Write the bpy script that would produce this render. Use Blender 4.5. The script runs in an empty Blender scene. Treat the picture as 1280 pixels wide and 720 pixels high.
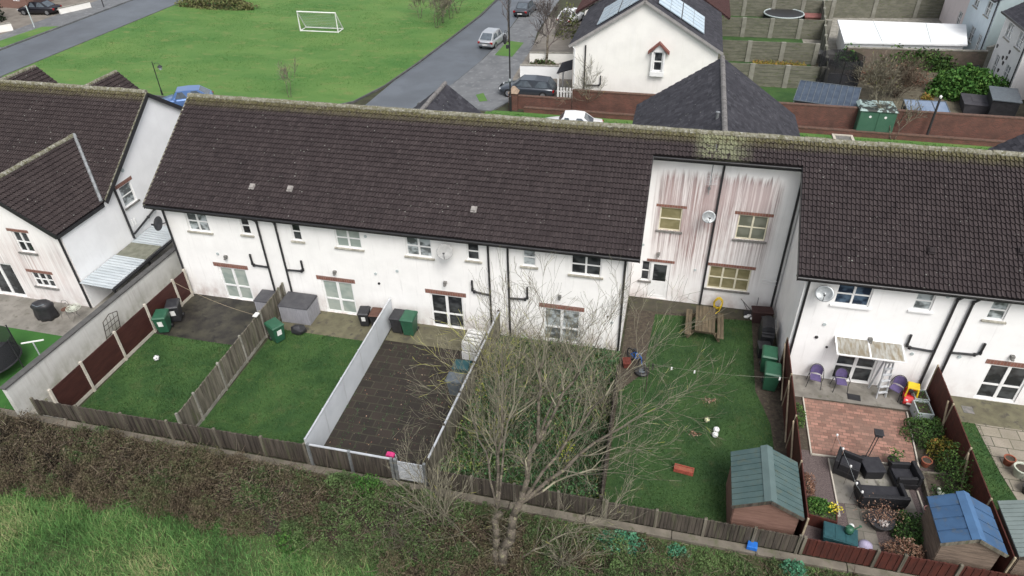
import bpy, bmesh, math, random
import numpy as np
from mathutils import Vector, Matrix

random.seed(7); RNG = np.random.default_rng(7)
scene = bpy.context.scene
COL = scene.collection
rad = math.radians

# ------------------------------------------------------------------ world, camera, light
w = bpy.data.worlds.new("World"); scene.world = w; w.use_nodes = True
nt = w.node_tree; nt.nodes.clear()
out = nt.nodes.new('ShaderNodeOutputWorld'); bg = nt.nodes.new('ShaderNodeBackground')
sky = nt.nodes.new('ShaderNodeTexSky'); sky.sky_type = 'NISHITA'; sky.sun_disc = False
SUN_EL, SUN_ROT = rad(54), rad(148)
sky.sun_elevation = SUN_EL; sky.sun_rotation = SUN_ROT
sky.air_density = 1.0; sky.dust_density = 4.0; sky.ozone_density = 1.0
hs = nt.nodes.new('ShaderNodeHueSaturation'); hs.inputs['Saturation'].default_value = 0.35
nt.links.new(sky.outputs[0], hs.inputs['Color']); nt.links.new(hs.outputs[0], bg.inputs[0])
bg.inputs[1].default_value = 0.15
nt.links.new(bg.outputs[0], out.inputs[0])
sd = bpy.data.lights.new('sun', 'SUN'); sd.energy = 1.4; sd.angle = rad(26); sd.color = (1, .975, .94)
so = bpy.data.objects.new('sun', sd); COL.objects.link(so)
# direction towards the sun: nishita rotation is clockwise from +Y
sv = Vector((math.sin(SUN_ROT)*math.cos(SUN_EL), math.cos(SUN_ROT)*math.cos(SUN_EL), math.sin(SUN_EL)))
so.rotation_euler = sv.to_track_quat('Z', 'Y').to_euler(); so.location = (0, 0, 60)

CF, CX, CY, CZ, YAW, PIT, ROL = 869.6586551, 23.034559, -24.310686, 20.921445, -0.243623094, 0.625915472, -0.024115987
fw = Vector((math.sin(YAW)*math.cos(PIT), math.cos(YAW)*math.cos(PIT), -math.sin(PIT)))
rt = Vector((math.cos(YAW), -math.sin(YAW), 0)); up = rt.cross(fw)
r2 = rt*math.cos(ROL)+up*math.sin(ROL); u2 = up*math.cos(ROL)-rt*math.sin(ROL)
cd = bpy.data.cameras.new('camera'); cam = bpy.data.objects.new('camera', cd); COL.objects.link(cam)
cd.sensor_width = 36; cd.lens = CF/1280*36; cd.clip_end = 1500; cd.clip_start = .1
cam.matrix_world = Matrix(((r2.x, u2.x, -fw.x, CX), (r2.y, u2.y, -fw.y, CY), (r2.z, u2.z, -fw.z, CZ), (0, 0, 0, 1)))
scene.camera = cam
scene.view_settings.view_transform = 'Standard'; scene.view_settings.look = 'None'
scene.view_settings.gamma = 1; scene.view_settings.exposure = 0.52; scene.view_settings.use_curve_mapping = False

# ------------------------------------------------------------------ object helpers
def thing(name, label, cat, loc=(0, 0, 0), rz=0, group=None):
    o = bpy.data.objects.new(name, None); COL.objects.link(o)
    o.location = loc; o.rotation_euler = (0, 0, rz); o.empty_display_size = .2
    o['label'] = label; o['category'] = cat
    if group: o['group'] = group
    return o
def tag(o, label, cat, group=None):
    o['label'] = label; o['category'] = cat
    if group: o['group'] = group
    return o
def structure(o): o['kind'] = 'structure'; return o
def stuff(o, label=None, cat=None):
    o['kind'] = 'stuff'
    if label: o['label'] = label; o['category'] = cat
    return o
def dup(root, loc, rz=None, label=None, scale=None):
    r = root.copy(); COL.objects.link(r); r.location = loc
    if rz is not None: r.rotation_euler = (0, 0, rz)
    if scale: r.scale = scale if hasattr(scale, '__len__') else (scale,)*3
    if label: r['label'] = label
    for ch in list(root.children):
        c = ch.copy(); COL.objects.link(c); c.parent = r
        for g in list(ch.children):
            d = g.copy(); COL.objects.link(d); d.parent = c
    return r

class MB:
    def __init__(s): s.v = []; s.f = []; s.m = []
    def poly(s, pts, mi=0):
        b = len(s.v); s.v += [tuple(p) for p in pts]; s.f.append(tuple(range(b, b+len(pts)))); s.m.append(mi); return s
    def hexa(s, p, mi=0):   # p: 4 bottom (ccw from above) + 4 top
        b = len(s.v); s.v += [tuple(q) for q in p]
        for f in ((3, 2, 1, 0), (4, 5, 6, 7), (0, 1, 5, 4), (1, 2, 6, 5), (2, 3, 7, 6), (3, 0, 4, 7)):
            s.f.append(tuple(b+i for i in f)); s.m.append(mi)
        return s
    def b2(s, x0, y0, z0, x1, y1, z1, mi=0):
        return s.hexa([(x0, y0, z0), (x1, y0, z0), (x1, y1, z0), (x0, y1, z0), (x0, y0, z1), (x1, y0, z1), (x1, y1, z1), (x0, y1, z1)], mi)
    def box(s, c, d, R=None, mi=0):
        h = [x/2 for x in d]; P = []
        for sz in (-1, 1):
            for sx, sy in ((-1, -1), (1, -1), (1, 1), (-1, 1)):
                q = Vector((sx*h[0], sy*h[1], sz*h[2]))
                if R is not None: q = R @ q
                P.append((q.x+c[0], q.y+c[1], q.z+c[2]))
        return s.hexa(P, mi)
    def bar(s, a, b, wdt, hgt, mi=0):   # box beam between two points
        a = Vector(a); b = Vector(b); d = (b-a); L = d.length; d.normalize()
        sd = d.cross(Vector((0, 0, 1)))
        if sd.length < 1e-4: sd = Vector((1, 0, 0))
        sd.normalize(); u = sd.cross(d)
        P = []
        for e in (a, b):
            P.append([e+sd*sx*wdt/2+u*sz*hgt/2 for sx, sz in ((-1, -1), (1, -1), (1, 1), (-1, 1))])
        q = P[0]; r = P[1]
        return s.hexa([q[0], q[1], r[1], r[0], q[3], q[2], r[2], r[3]], mi)
    def tube(s, pts, r, n=6, mi=0, cap=True):
        pts = [Vector(p) for p in pts]; k = len(pts)
        rs = r if hasattr(r, '__len__') else [r]*k
        base = len(s.v); ref = None
        for i, p in enumerate(pts):
            t = (pts[min(i+1, k-1)]-pts[max(i-1, 0)]).normalized()
            if ref is None:
                ref = t.cross(Vector((0, 0, 1)))
                if ref.length < .1: ref = t.cross(Vector((1, 0, 0)))
            ref = (ref-t*ref.dot(t)); ref.normalize(); bi = t.cross(ref)
            for j in range(n):
                a = 2*math.pi*j/n; q = p+ref*math.cos(a)*rs[i]+bi*math.sin(a)*rs[i]; s.v.append(tuple(q))
        for i in range(k-1):
            for j in range(n):
                a = base+i*n+j; b = base+i*n+(j+1) % n
                s.f.append((a, b, b+n, a+n)); s.m.append(mi)
        if cap:
            s.f.append(tuple(base+j for j in reversed(range(n)))); s.m.append(mi)
            s.f.append(tuple(base+(k-1)*n+j for j in range(n))); s.m.append(mi)
        return s
    def lathe(s, prof, n=16, c=(0, 0, 0), mi=0, sy=1):
        base = len(s.v); k = len(prof)
        for r, z in prof:
            for j in range(n):
                a = 2*math.pi*j/n; s.v.append((c[0]+r*math.cos(a), c[1]+r*sy*math.sin(a), c[2]+z))
        for i in range(k-1):
            for j in range(n):
                a = base+i*n+j; b = base+i*n+(j+1) % n
                s.f.append((a, b, b+n, a+n)); s.m.append(mi)
        s.f.append(tuple(base+j for j in reversed(range(n)))); s.m.append(mi)
        s.f.append(tuple(base+(k-1)*n+j for j in range(n))); s.m.append(mi)
        return s
    def prism(s, poly, a, b, f, mi=0):   # 2D polygon extruded; f(u,v,t)->xyz
        n = len(poly); base = len(s.v)
        for t in (a, b):
            for u, v in poly: s.v.append(tuple(f(u, v, t)))
        s.f.append(tuple(base+i for i in range(n))); s.m.append(mi)
        s.f.append(tuple(base+n+i for i in reversed(range(n)))); s.m.append(mi)
        for i in range(n):
            j = (i+1) % n
            s.f.append((base+i, base+n+i, base+n+j, base+j)); s.m.append(mi)
        return s
    def build(s, name, mats, parent=None, off=None, smooth=False, bevel=0, recalc=True):
        me = bpy.data.meshes.new(name)
        v = s.v
        if off is not None: v = [(p[0]-off[0], p[1]-off[1], p[2]-off[2]) for p in v]
        me.from_pydata(v, [], s.f)
        if not isinstance(mats, (list, tuple)): mats = [mats]
        for m in mats: me.materials.append(m)
        me.polygons.foreach_set('material_index', s.m)
        if smooth: me.polygons.foreach_set('use_smooth', [True]*len(s.f))
        if recalc:
            bm = bmesh.new(); bm.from_mesh(me); bmesh.ops.recalc_face_normals(bm, faces=bm.faces); bm.to_mesh(me); bm.free()
        me.update()
        o = bpy.data.objects.new(name, me); COL.objects.link(o)
        if parent: o.parent = parent
        if bevel:
            md = o.modifiers.new('bevel', 'BEVEL'); md.width = bevel; md.segments = 2; md.limit_method = 'ANGLE'
        return o

def np_mesh(name, V, k, r, mat, parent=None, off=None):
    """V (n,k,3): one k-gon each, r (n,) face attribute"""
    n = len(V); me = bpy.data.meshes.new(name)
    V = V.reshape(-1, 3).astype(np.float32)
    if off is not None: V = V-np.array(off, np.float32)
    me.vertices.add(n*k); me.vertices.foreach_set('co', V.ravel())
    me.loops.add(n*k); me.loops.foreach_set('vertex_index', np.arange(n*k, dtype=np.int32))
    me.polygons.add(n); me.polygons.foreach_set('loop_start', np.arange(0, n*k, k, dtype=np.int32))
    at = me.attributes.new('r', 'FLOAT', 'FACE'); at.data.foreach_set('value', np.asarray(r, np.float32))
    me.materials.append(mat); me.update(calc_edges=True); me.validate()
    o = bpy.data.objects.new(name, me); COL.objects.link(o)
    if parent: o.parent = parent
    return o
def unit(a): return a/np.maximum(np.linalg.norm(a, axis=1, keepdims=True), 1e-9)
def leaf_soup(P, size, flat=0.0):
    n = len(P); a = unit(RNG.normal(size=(n, 3))*np.array([1, 1, 1-flat])); c = unit(RNG.normal(size=(n, 3)))
    b = unit(np.cross(a, c)); s = np.asarray(size).reshape(-1, 1)
    return np.stack([P+a*s, P+b*s*.55, P-a*s*.8, P-b*s*.55], 1)
def blades(P, h, wd, lean=.5):
    n = len(P); h = np.asarray(h).reshape(-1, 1)*np.ones((n, 1)); an = RNG.uniform(0, 2*np.pi, n)
    sdv = np.stack([np.cos(an), np.sin(an), 0*an], 1)*wd
    ln = RNG.normal(size=(n, 3))*lean; ln[:, 2] = 1
    tip = P+unit(ln)*h
    return np.stack([P-sdv, P+sdv, tip], 1)
def sticks(A, B, ra, rb):
    """three-sided sticks -> (3n,4,3)"""
    d = unit(B-A); ref = unit(np.cross(d, unit(RNG.normal(size=A.shape)))); bi = np.cross(d, ref)
    ra = np.asarray(ra).reshape(-1, 1); rb = np.asarray(rb).reshape(-1, 1); out = []
    c = [(math.cos(t), math.sin(t)) for t in (0, 2.094, 4.189)]
    for j in range(3):
        c0, c1 = c[j], c[(j+1) % 3]
        o0 = ref*c0[0]+bi*c0[1]; o1 = ref*c1[0]+bi*c1[1]
        out.append(np.stack([A+o0*ra, A+o1*ra, B+o1*rb, B+o0*rb], 1))
    return np.concatenate(out, 0)
_lat = RNG.uniform(size=(256, 256))
def vnoise(x, y, sc=1.0):
    x = np.asarray(x)*sc+500; y = np.asarray(y)*sc+500
    xi = np.floor(x).astype(int); yi = np.floor(y).astype(int); fx = x-xi; fy = y-yi
    fx = fx*fx*(3-2*fx); fy = fy*fy*(3-2*fy)
    g = lambda i, j: _lat[i % 256, j % 256]
    return (g(xi, yi)*(1-fx)+g(xi+1, yi)*fx)*(1-fy)+(g(xi, yi+1)*(1-fx)+g(xi+1, yi+1)*fx)*fy

# ------------------------------------------------------------------ materials
def nm(name):
    m = bpy.data.materials.new(name); m.use_nodes = True; t = m.node_tree
    return m, t, t.nodes['Principled BSDF']
def N(t, typ, **kw):
    n = t.nodes.new(typ)
    for k, v in kw.items():
        if k in n.inputs: n.inputs[k].default_value = v
        else: setattr(n, k, v)
    return n
def c4(c): return (c[0], c[1], c[2], 1)
def pos(t, scale=(1, 1, 1)):
    g = N(t, 'ShaderNodeNewGeometry'); m = N(t, 'ShaderNodeMapping'); m.inputs['Scale'].default_value = scale
    t.links.new(g.outputs['Position'], m.inputs['Vector']); return m.outputs[0]
def noise(t, sc, vec=None, det=4, rough=.6):
    n = N(t, 'ShaderNodeTexNoise', Scale=sc, Detail=det, Roughness=rough)
    if vec is None: vec = pos(t)
    t.links.new(vec, n.inputs['Vector']); return n.outputs['Fac']
def ramp(t, fac, stops):
    r = N(t, 'ShaderNodeValToRGB'); e = r.color_ramp.elements
    while len(e) < len(stops): e.new(.5)
    for i, (p, c) in enumerate(stops):
        e[i].position = p; e[i].color = c4(c) if hasattr(c, '__len__') else (c, c, c, 1)
    t.links.new(fac, r.inputs[0]); return r.outputs[0]
def mix(t, fac, a, b, mode='MIX'):
    m = N(t, 'ShaderNodeMix', data_type='RGBA', blend_type=mode)
    for s, v in ((0, fac), (6, a), (7, b)):
        if hasattr(v, 'is_linked'): t.links.new(v, m.inputs[s])
        elif s == 0: m.inputs[s].default_value = v
        else: m.inputs[s].default_value = c4(v)
    return m.outputs[2]
def math_(t, op, a, b=None, clamp=False):
    m = N(t, 'ShaderNodeMath', operation=op, use_clamp=clamp)
    for i, v in enumerate((a, b)):
        if v is None: continue
        if hasattr(v, 'is_linked'): t.links.new(v, m.inputs[i])
        else: m.inputs[i].default_value = v
    return m.outputs[0]
def zmap(t, a, b, axis=2):
    g = N(t, 'ShaderNodeNewGeometry'); s = N(t, 'ShaderNodeSeparateXYZ'); t.links.new(g.outputs['Position'], s.inputs[0])
    r = N(t, 'ShaderNodeMapRange'); r.inputs[1].default_value = a; r.inputs[2].default_value = b
    t.links.new(s.outputs[axis], r.inputs[0]); return r.outputs[0]
def set_bump(t, p, h, st=.3, dist=.02):
    b = N(t, 'ShaderNodeBump', Strength=st, Distance=dist); t.links.new(h, b.inputs['Height']); t.links.new(b.outputs[0], p.inputs['Normal'])
def M(name, c1, c2=None, sc=3, rough=.85, bump=0, bsc=40, metal=0, spec=.3, stretch=(1, 1, 1), lo=.38, hi=.62, c3=None, sc3=25):
    m, t, p = nm(name); p.inputs['Roughness'].default_value = rough; p.inputs['Metallic'].default_value = metal
    p.inputs['Specular IOR Level'].default_value = spec
    if c2 is None: c2 = tuple(x*.82 for x in c1)
    col = ramp(t, noise(t, sc, pos(t, stretch), 5), [(lo, c1), (hi, c2)])
    if c3 is not None: col = mix(t, ramp(t, noise(t, sc3, pos(t, stretch)), [(.55, 0), (.68, 1)]), col, c3)
    t.links.new(col, p.inputs['Base Color'])
    if bump: set_bump(t, p, noise(t, bsc, pos(t, stretch)), bump)
    return m
def MR(name, stops, rough=.75, spec=.2, nsc=1.2, namp=.35, trans=0):
    """material coloured by the per-face 'r' attribute plus large noise"""
    m, t, p = nm(name); p.inputs['Roughness'].default_value = rough; p.inputs['Specular IOR Level'].default_value = spec
    a = N(t, 'ShaderNodeAttribute', attribute_name='r')
    f = math_(t, 'ADD', a.outputs['Fac'], math_(t, 'MULTIPLY', math_(t, 'SUBTRACT', noise(t, nsc), .5), namp*2))
    t.links.new(ramp(t, f, stops), p.inputs['Base Color'])
    return m
def MBrick(name, c1, c2, mortar, sc, bw=.5, rh=.25, msz=.02, vertical=False, rough=.85, stain=None, off=.5):
    m, t, p = nm(name); p.inputs['Roughness'].default_value = rough; p.inputs['Specular IOR Level'].default_value = .3
    v = pos(t)
    if vertical:
        s = N(t, 'ShaderNodeSeparateXYZ'); t.links.new(v, s.inputs[0]); cb = N(t, 'ShaderNodeCombineXYZ')
        t.links.new(math_(t, 'ADD', s.outputs[0], s.outputs[1]), cb.inputs[0]); t.links.new(s.outputs[2], cb.inputs[1]); v = cb.outputs[0]
    b = N(t, 'ShaderNodeTexBrick', Scale=sc); b.inputs['Color1'].default_value = c4(c1); b.inputs['Color2'].default_value = c4(c2)
    b.inputs['Mortar'].default_value = c4(mortar); b.inputs['Mortar Size'].default_value = msz
    b.inputs['Brick Width'].default_value = bw; b.inputs['Row Height'].default_value = rh; b.offset = off
    t.links.new(v, b.inputs['Vector'])
    col = b.outputs['Color']
    f = ramp(t, noise(t, 1.3, None, 6), [(.4, 0), (.7, 1)])
    if stain: col = mix(t, math_(t, 'MULTIPLY', f, .75), col, stain)
    col = mix(t, .35, col, ramp(t, noise(t, 22), [(.3, .35), (.7, 1.0)]), 'MULTIPLY')
    t.links.new(col, p.inputs['Base Color'])
    set_bump(t, p, b.outputs['Fac'], -.4, .01)
    return m
# ------------------------------------------------------------------ material library
def roof_mat(name, a, b, c, moss_z=None, moss_amt=1.0, bright_x=None):
    m, t, p = nm(name); p.inputs['Roughness'].default_value = .8; p.inputs['Specular IOR Level'].default_value = .25
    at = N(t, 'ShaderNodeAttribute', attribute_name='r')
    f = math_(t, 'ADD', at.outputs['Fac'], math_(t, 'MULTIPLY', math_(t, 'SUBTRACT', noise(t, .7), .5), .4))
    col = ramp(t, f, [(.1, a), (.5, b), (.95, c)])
    col = mix(t, .5, col, ramp(t, noise(t, 30), [(.3, .5), (.7, 1.15)]), 'MULTIPLY')
    # pale lichen spots
    vo = N(t, 'ShaderNodeTexVoronoi', Scale=3.4); t.links.new(pos(t), vo.inputs['Vector'])
    sp = math_(t, 'MULTIPLY', ramp(t, vo.outputs['Distance'], [(.06, 1), (.13, 0)]), ramp(t, noise(t, .55, None, 5), [(.42, 0), (.62, 1)]))
    col = mix(t, math_(t, 'MULTIPLY', sp, .8), col, (.30, .31, .28))
    vo2 = N(t, 'ShaderNodeTexVoronoi', Scale=7); t.links.new(pos(t), vo2.inputs['Vector'])
    sp2 = math_(t, 'MULTIPLY', ramp(t, vo2.outputs['Distance'], [(.08, 1), (.16, 0)]), ramp(t, noise(t, 3.1), [(.52, 0), (.6, 1)]))
    col = mix(t, math_(t, 'MULTIPLY', sp2, .4), col, (.24, .23, .2))
    if moss_z:
        g = zmap(t, moss_z[0], moss_z[1])
        mz = math_(t, 'MULTIPLY', g, ramp(t, noise(t, 5, None, 6), [(.25, 0), (.55, 1)]))
        mz = math_(t, 'MULTIPLY', mz, moss_amt, True)
        mc = ramp(t, noise(t, 9), [(.35, (.10, .085, .035)), (.5, (.13, .125, .04)), (.68, (.26, .24, .15))])
        col = mix(t, mz, col, mc)
    if bright_x:
        gx = math_(t, 'MULTIPLY', zmap(t, bright_x[0], bright_x[1], 0), zmap(t, bright_x[2], bright_x[3], 0))
        gx = math_(t, 'MULTIPLY', gx, ramp(t, noise(t, 6), [(.38, 0), (.56, 1)]))
        gx = math_(t, 'MULTIPLY', gx, zmap(t, 7.6, 8.2))
        col = mix(t, math_(t, 'MULTIPLY', gx, .6), col, (.28, .30, .18))
    t.links.new(col, p.inputs['Base Color']); set_bump(t, p, noise(t, 60), .25)
    return m
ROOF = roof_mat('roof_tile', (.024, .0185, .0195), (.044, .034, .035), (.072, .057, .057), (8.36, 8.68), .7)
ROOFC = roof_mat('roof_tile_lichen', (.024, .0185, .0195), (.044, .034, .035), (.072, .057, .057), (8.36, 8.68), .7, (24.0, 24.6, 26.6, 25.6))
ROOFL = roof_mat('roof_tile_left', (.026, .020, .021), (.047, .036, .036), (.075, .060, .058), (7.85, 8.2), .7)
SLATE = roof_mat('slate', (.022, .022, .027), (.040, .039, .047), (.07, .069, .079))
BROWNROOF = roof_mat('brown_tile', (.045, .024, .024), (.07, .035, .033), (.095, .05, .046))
RIDGE = M('ridge_tile', (.22, .21, .17), (.11, .105, .06), sc=6, bump=.3, c3=(.34, .34, .30), sc3=9)
SLATERIDGE = M('slate_ridge', (.19, .18, .175), (.13, .125, .12), sc=4, bump=.2)
LEAD = M('lead', (.25, .26, .27), (.16, .17, .17), sc=5)

def stucco(name, base=(.80, .79, .77), streak=.5, s_lo=.50, s_hi=.72, scol=(.33, .31, .29), splash=.6, spcol=(.42, .33, .30), zr=None, xr=None, red=None, redamt=0):
    m, t, p = nm(name); p.inputs['Roughness'].default_value = .9; p.inputs['Specular IOR Level'].default_value = .15
    col = mix(t, ramp(t, noise(t, .9), [(.4, 0), (.65, 1)]), base, tuple(x*.93 for x in base))
    st = ramp(t, noise(t, 1.0, pos(t, (7.5, 7.5, .33)), 7, .7), [(s_lo, 0), (s_hi, 1)])
    big = ramp(t, noise(t, .55), [(.36, 0), (.6, 1)])
    f = math_(t, 'MULTIPLY', math_(t, 'MULTIPLY', st, big), streak)
    col = mix(t, f, col, scol)
    if red:   # algae running down the render in ragged vertical tails
        rag = math_(t, 'MULTIPLY', math_(t, 'SUBTRACT', noise(t, 1.0, pos(t, (6, 6, .02)), 3), .5), 1.0)
        g = N(t, 'ShaderNodeNewGeometry'); s = N(t, 'ShaderNodeSeparateXYZ'); t.links.new(g.outputs['Position'], s.inputs[0])
        zz = math_(t, 'ADD', s.outputs[2], rag)
        def mr(v, a, b):
            r = N(t, 'ShaderNodeMapRange'); r.inputs[1].default_value = a; r.inputs[2].default_value = b; t.links.new(v, r.inputs[0]); return r.outputs[0]
        top = mr(zz, zr[3], zr[2]); bot = mr(zz, zr[0], zr[1])
        xs = math_(t, 'MULTIPLY', mr(s.outputs[0], xr[0], xr[1]), mr(s.outputs[0], xr[3], xr[2]))
        mask = math_(t, 'MULTIPLY', math_(t, 'MULTIPLY', top, bot), xs)
        fine = ramp(t, noise(t, 1.0, pos(t, (13, 13, .22)), 7, .7), [(.42, 0), (.64, 1)])
        cl = ramp(t, noise(t, .6, pos(t, (1, 1, .5))), [(.3, .25), (.62, 1)])
        ff = math_(t, 'MULTIPLY', math_(t, 'MULTIPLY', mask, fine), math_(t, 'MULTIPLY', cl, redamt), True)
        rc = ramp(t, noise(t, .8, pos(t, (1, 1, .4))), [(.40, (.20, .17, .165)), (.58, red), (.72, tuple(x*.8 for x in red))])
        col = mix(t, ff, col, rc)
        soft = math_(t, 'MULTIPLY', math_(t, 'MULTIPLY', mask, cl), .26*redamt, True)
        col = mix(t, soft, col, (.52, .43, .42))
    zb = math_(t, 'MULTIPLY', zmap(t, 1.25, 0.0), ramp(t, noise(t, 2.2, pos(t, (1, 1, .6)), 5), [(.4, 0), (.65, 1)]))
    col = mix(t, math_(t, 'MULTIPLY', zb, splash), col, spcol)
    t.links.new(col, p.inputs['Base Color'])
    set_bump(t, p, noise(t, 55), .12)
    return m
WALL = stucco('white_render', base=(.84, .83, .81), streak=.55, s_lo=.55, s_hi=.78, splash=.8)
WALLCLEAN = stucco('clean_white_render', base=(.82, .815, .80), streak=.3, s_lo=.58, s_hi=.8, splash=.25)
WALLRED = stucco('stained_render', base=(.83, .815, .80), streak=.3, s_lo=.56, s_hi=.8, red=(.22, .125, .115), redamt=2.9, zr=(1.0, 5.2, 6.65, 7.1), xr=(22.6, 23.2, 27.6, 28.2))
WALLPINK = stucco('pink_stained_render', base=(.82, .80, .78), streak=.4, s_lo=.55, s_hi=.8, red=(.50, .36, .33), redamt=.8, zr=(.2, 1.4, 3.2, 4.6), xr=(-12, -9, -4.2, -4.0))
WALLSIDE = stucco('cool_side_render', base=(.84, .845, .85), streak=.2, s_lo=.55, s_hi=.8, splash=.2)  # slightly cooler white for the side wall
WALLH5 = stucco('streaky_render', base=(.85, .845, .835), streak=.55, s_lo=.56, s_hi=.74, scol=(.45, .43, .41), splash=.35)
CREAM = stucco('cream_render', base=(.81, .795, .75), streak=.28, s_lo=.52, s_hi=.8, scol=(.55, .55, .42), splash=.1)
PALEBLUE = stucco('pale_blue_render', base=(.62, .70, .74), streak=.25, splash=.1)
BLUESHADE = stucco('shaded_blue_render', base=(.36, .43, .44), streak=.2, splash=.1)  # pale blue render with the gable's shade mixed into its base colour
PALEPINK = stucco('pale_pink_render', base=(.74, .66, .64), streak=.3, splash=.1)
BOUND = stucco('boundary_render', base=(.58, .58, .55), streak=.6, s_lo=.48, s_hi=.8, scol=(.24, .215, .18), splash=.8, spcol=(.24, .24, .18))
WFRAME = M('white_upvc', (.80, .80, .79), (.74, .74, .73), sc=4, rough=.4, spec=.5)
CFRAME = M('cream_frame', (.70, .66, .52), (.62, .57, .43), sc=5, rough=.5)
SILL = M('stone_sill', (.42, .40, .34), (.26, .25, .21), sc=5, bump=.2)
SILLDARK = M('dark_sill', (.20, .19, .18), (.12, .12, .11), sc=5, bump=.2)
LINTEL = MBrick('brick_lintel', (.26, .115, .085), (.19, .085, .065), (.28, .24, .21), 4.2, .5, .9, .03, True)
BLACKP = M('black_pvc', (.018, .018, .02), (.025, .025, .027), rough=.4, spec=.5)
DARKPL = M('dark_plastic', (.025, .025, .028), (.04, .04, .043), rough=.5)
def glass_mat(name, c1, c2, sc=2.0):
    m, t, p = nm(name); p.inputs['Roughness'].default_value = .08; p.inputs['Specular IOR Level'].default_value = .6
    t.links.new(ramp(t, noise(t, sc, pos(t, (1, 1, 1.4)), 2), [(.42, c1), (.58, c2)]), p.inputs['Base Color']); return m
GLASS = glass_mat('dark_glass', (.018, .02, .022), (.06, .065, .068), 1.6)
GLASSB = glass_mat('blind_glass', (.27, .32, .29), (.36, .40, .36), 1.1)
GLASSM = glass_mat('curtained_glass', (.10, .11, .11), (.42, .46, .47), 2.2)
GLASSY = glass_mat('ochre_blind_glass', (.19, .17, .09), (.26, .23, .13), 1.5)
GLASSO = glass_mat('dim_blind_glass', (.13, .135, .105), (.20, .205, .165), 1.1)
GLASSBL = glass_mat('blue_glass', (.02, .03, .05), (.08, .12, .17), 2.0)
SOLAR = M('solar_glass', (.42, .53, .62), (.50, .60, .67), sc=1.5, rough=.12, spec=.6)  # pale base colour carries the bright reflection on the dark blue panels
PICNICW = M('picnic_timber', (.14, .11, .07), (.085, .068, .045), sc=2, stretch=(6, .8, 1), bump=.2)
TIMBER = M('weathered_timber', (.07, .062, .048), (.175, .158, .125), sc=2.5, stretch=(3.2, 3.2, .25), bump=.3, bsc=12, c3=(.10, .105, .06), sc3=3)
TIMBERD = M('dark_weathered_timber', (.036, .03, .025), (.088, .074, .06), sc=2.5, stretch=(3.2, 3.2, .25), bump=.3, bsc=12, c3=(.08, .08, .05), sc3=3)
TIMBERL = M('pale_timber', (.36, .30, .21), (.26, .21, .145), sc=4, bump=.15)
MAROON = M('maroon_board', (.045, .016, .014), (.06, .022, .018), sc=1.4, rough=.6, stretch=(1, 1, 4))
REDBROWN = M('red_brown_stain', (.08, .0225, .016), (.052, .017, .013), sc=2, rough=.7, stretch=(4, 4, 1), bump=.1)
CONCP = M('pale_concrete_post', (.52, .48, .41), (.42, .39, .33), sc=5, bump=.1)
CONC = M('concrete', (.30, .285, .25), (.20, .19, .165), sc=1.8, bump=.2, c3=(.14, .145, .09), sc3=4)
KERBC = M('kerb_concrete', (.185, .163, .132), (.125, .112, .09), sc=1.3, bump=.25, c3=(.11, .11, .07), sc3=3)
PVCPANEL = M('grey_white_panel', (.60, .63, .655), (.53, .56, .585), sc=.8, rough=.5)
ALU = M('pale_aluminium', (.62, .64, .66), (.50, .52, .54), sc=3, rough=.35, metal=.3, spec=.5)
STEEL = M('galvanised', (.32, .335, .34), (.22, .235, .24), sc=6, rough=.4, metal=.5)
GREENBIN = M('green_bin', (.025, .10, .055), (.02, .08, .045), sc=5, rough=.45, spec=.5)
BLACKBIN = M('black_bin', (.018, .018, .021), (.03, .03, .033), sc=5, rough=.45, spec=.5)
BROWNBIN = M('brown_bin_lid', (.11, .055, .038), (.08, .04, .03), sc=5, rough=.5)
GREYBIN = M('grey_bin', (.12, .14, .155), (.09, .105, .12), sc=5, rough=.5)
WHITEPL = M('white_plastic', (.74, .74, .72), (.66, .66, .64), rough=.45, spec=.5)
DECKW = M('deck_box_wall', (.30, .30, .325), (.25, .25, .27), sc=2, rough=.6, stretch=(6, 6, 1))
DECKL = M('deck_box_lid', (.055, .055, .062), (.075, .075, .08), sc=3, rough=.5)
YELLOW = M('yellow_plastic', (.70, .50, .03), (.60, .42, .02), rough=.45)
REDPL = M('red_plastic', (.55, .02, .02), (.45, .018, .018), rough=.35, spec=.5)
PINKPL = M('pink_plastic', (.62, .05, .20), (.50, .04, .16), rough=.5)
BLUEPL = M('blue_plastic', (.02, .16, .55), (.02, .12, .44), rough=.5)
PURPLE = M('purple_fabric', (.13, .10, .22), (.10, .08, .17), sc=8, rough=.6)
RATTAN = M('black_rattan', (.012, .012, .014), (.025, .025, .028), sc=40, rough=.55, bump=.4, bsc=60)
CUSHION = M('dark_cushion', (.022, .022, .027), (.032, .032, .037), sc=6, rough=.8)
TEALPL = M('teal_plastic', (.025, .085, .095), (.02, .065, .075), sc=4, rough=.5)
LGREY = M('pale_grey_plastic', (.45, .50, .50), (.38, .43, .43), rough=.5)
TERRA = M('terracotta', (.30, .10, .06), (.22, .075, .045), sc=8, bump=.1)
GLAZE = M('cream_glaze', (.50, .52, .44), (.42, .45, .37), rough=.35)
SHEDG = M('shed_green_metal', (.055, .092, .092), (.075, .115, .112), sc=1.5, rough=.6, bump=.1, c3=(.075, .10, .085), sc3=4)
SHEDGR = M('shed_grey_green', (.19, .23, .22), (.155, .19, .18), sc=1.5, rough=.55)
SHEDB = M('shed_blue_felt', (.05, .108, .205), (.038, .086, .17), sc=2, rough=.7, bump=.15, c3=(.07, .10, .14), sc3=4)
SHEDWOOD = M('shed_boards', (.20, .15, .115), (.12, .09, .07), sc=2, stretch=(1, 1, 8), bump=.25, bsc=20)
KIOSK = M('kiosk_green', (.045, .115, .075), (.055, .13, .085), sc=2, rough=.5)
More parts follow.
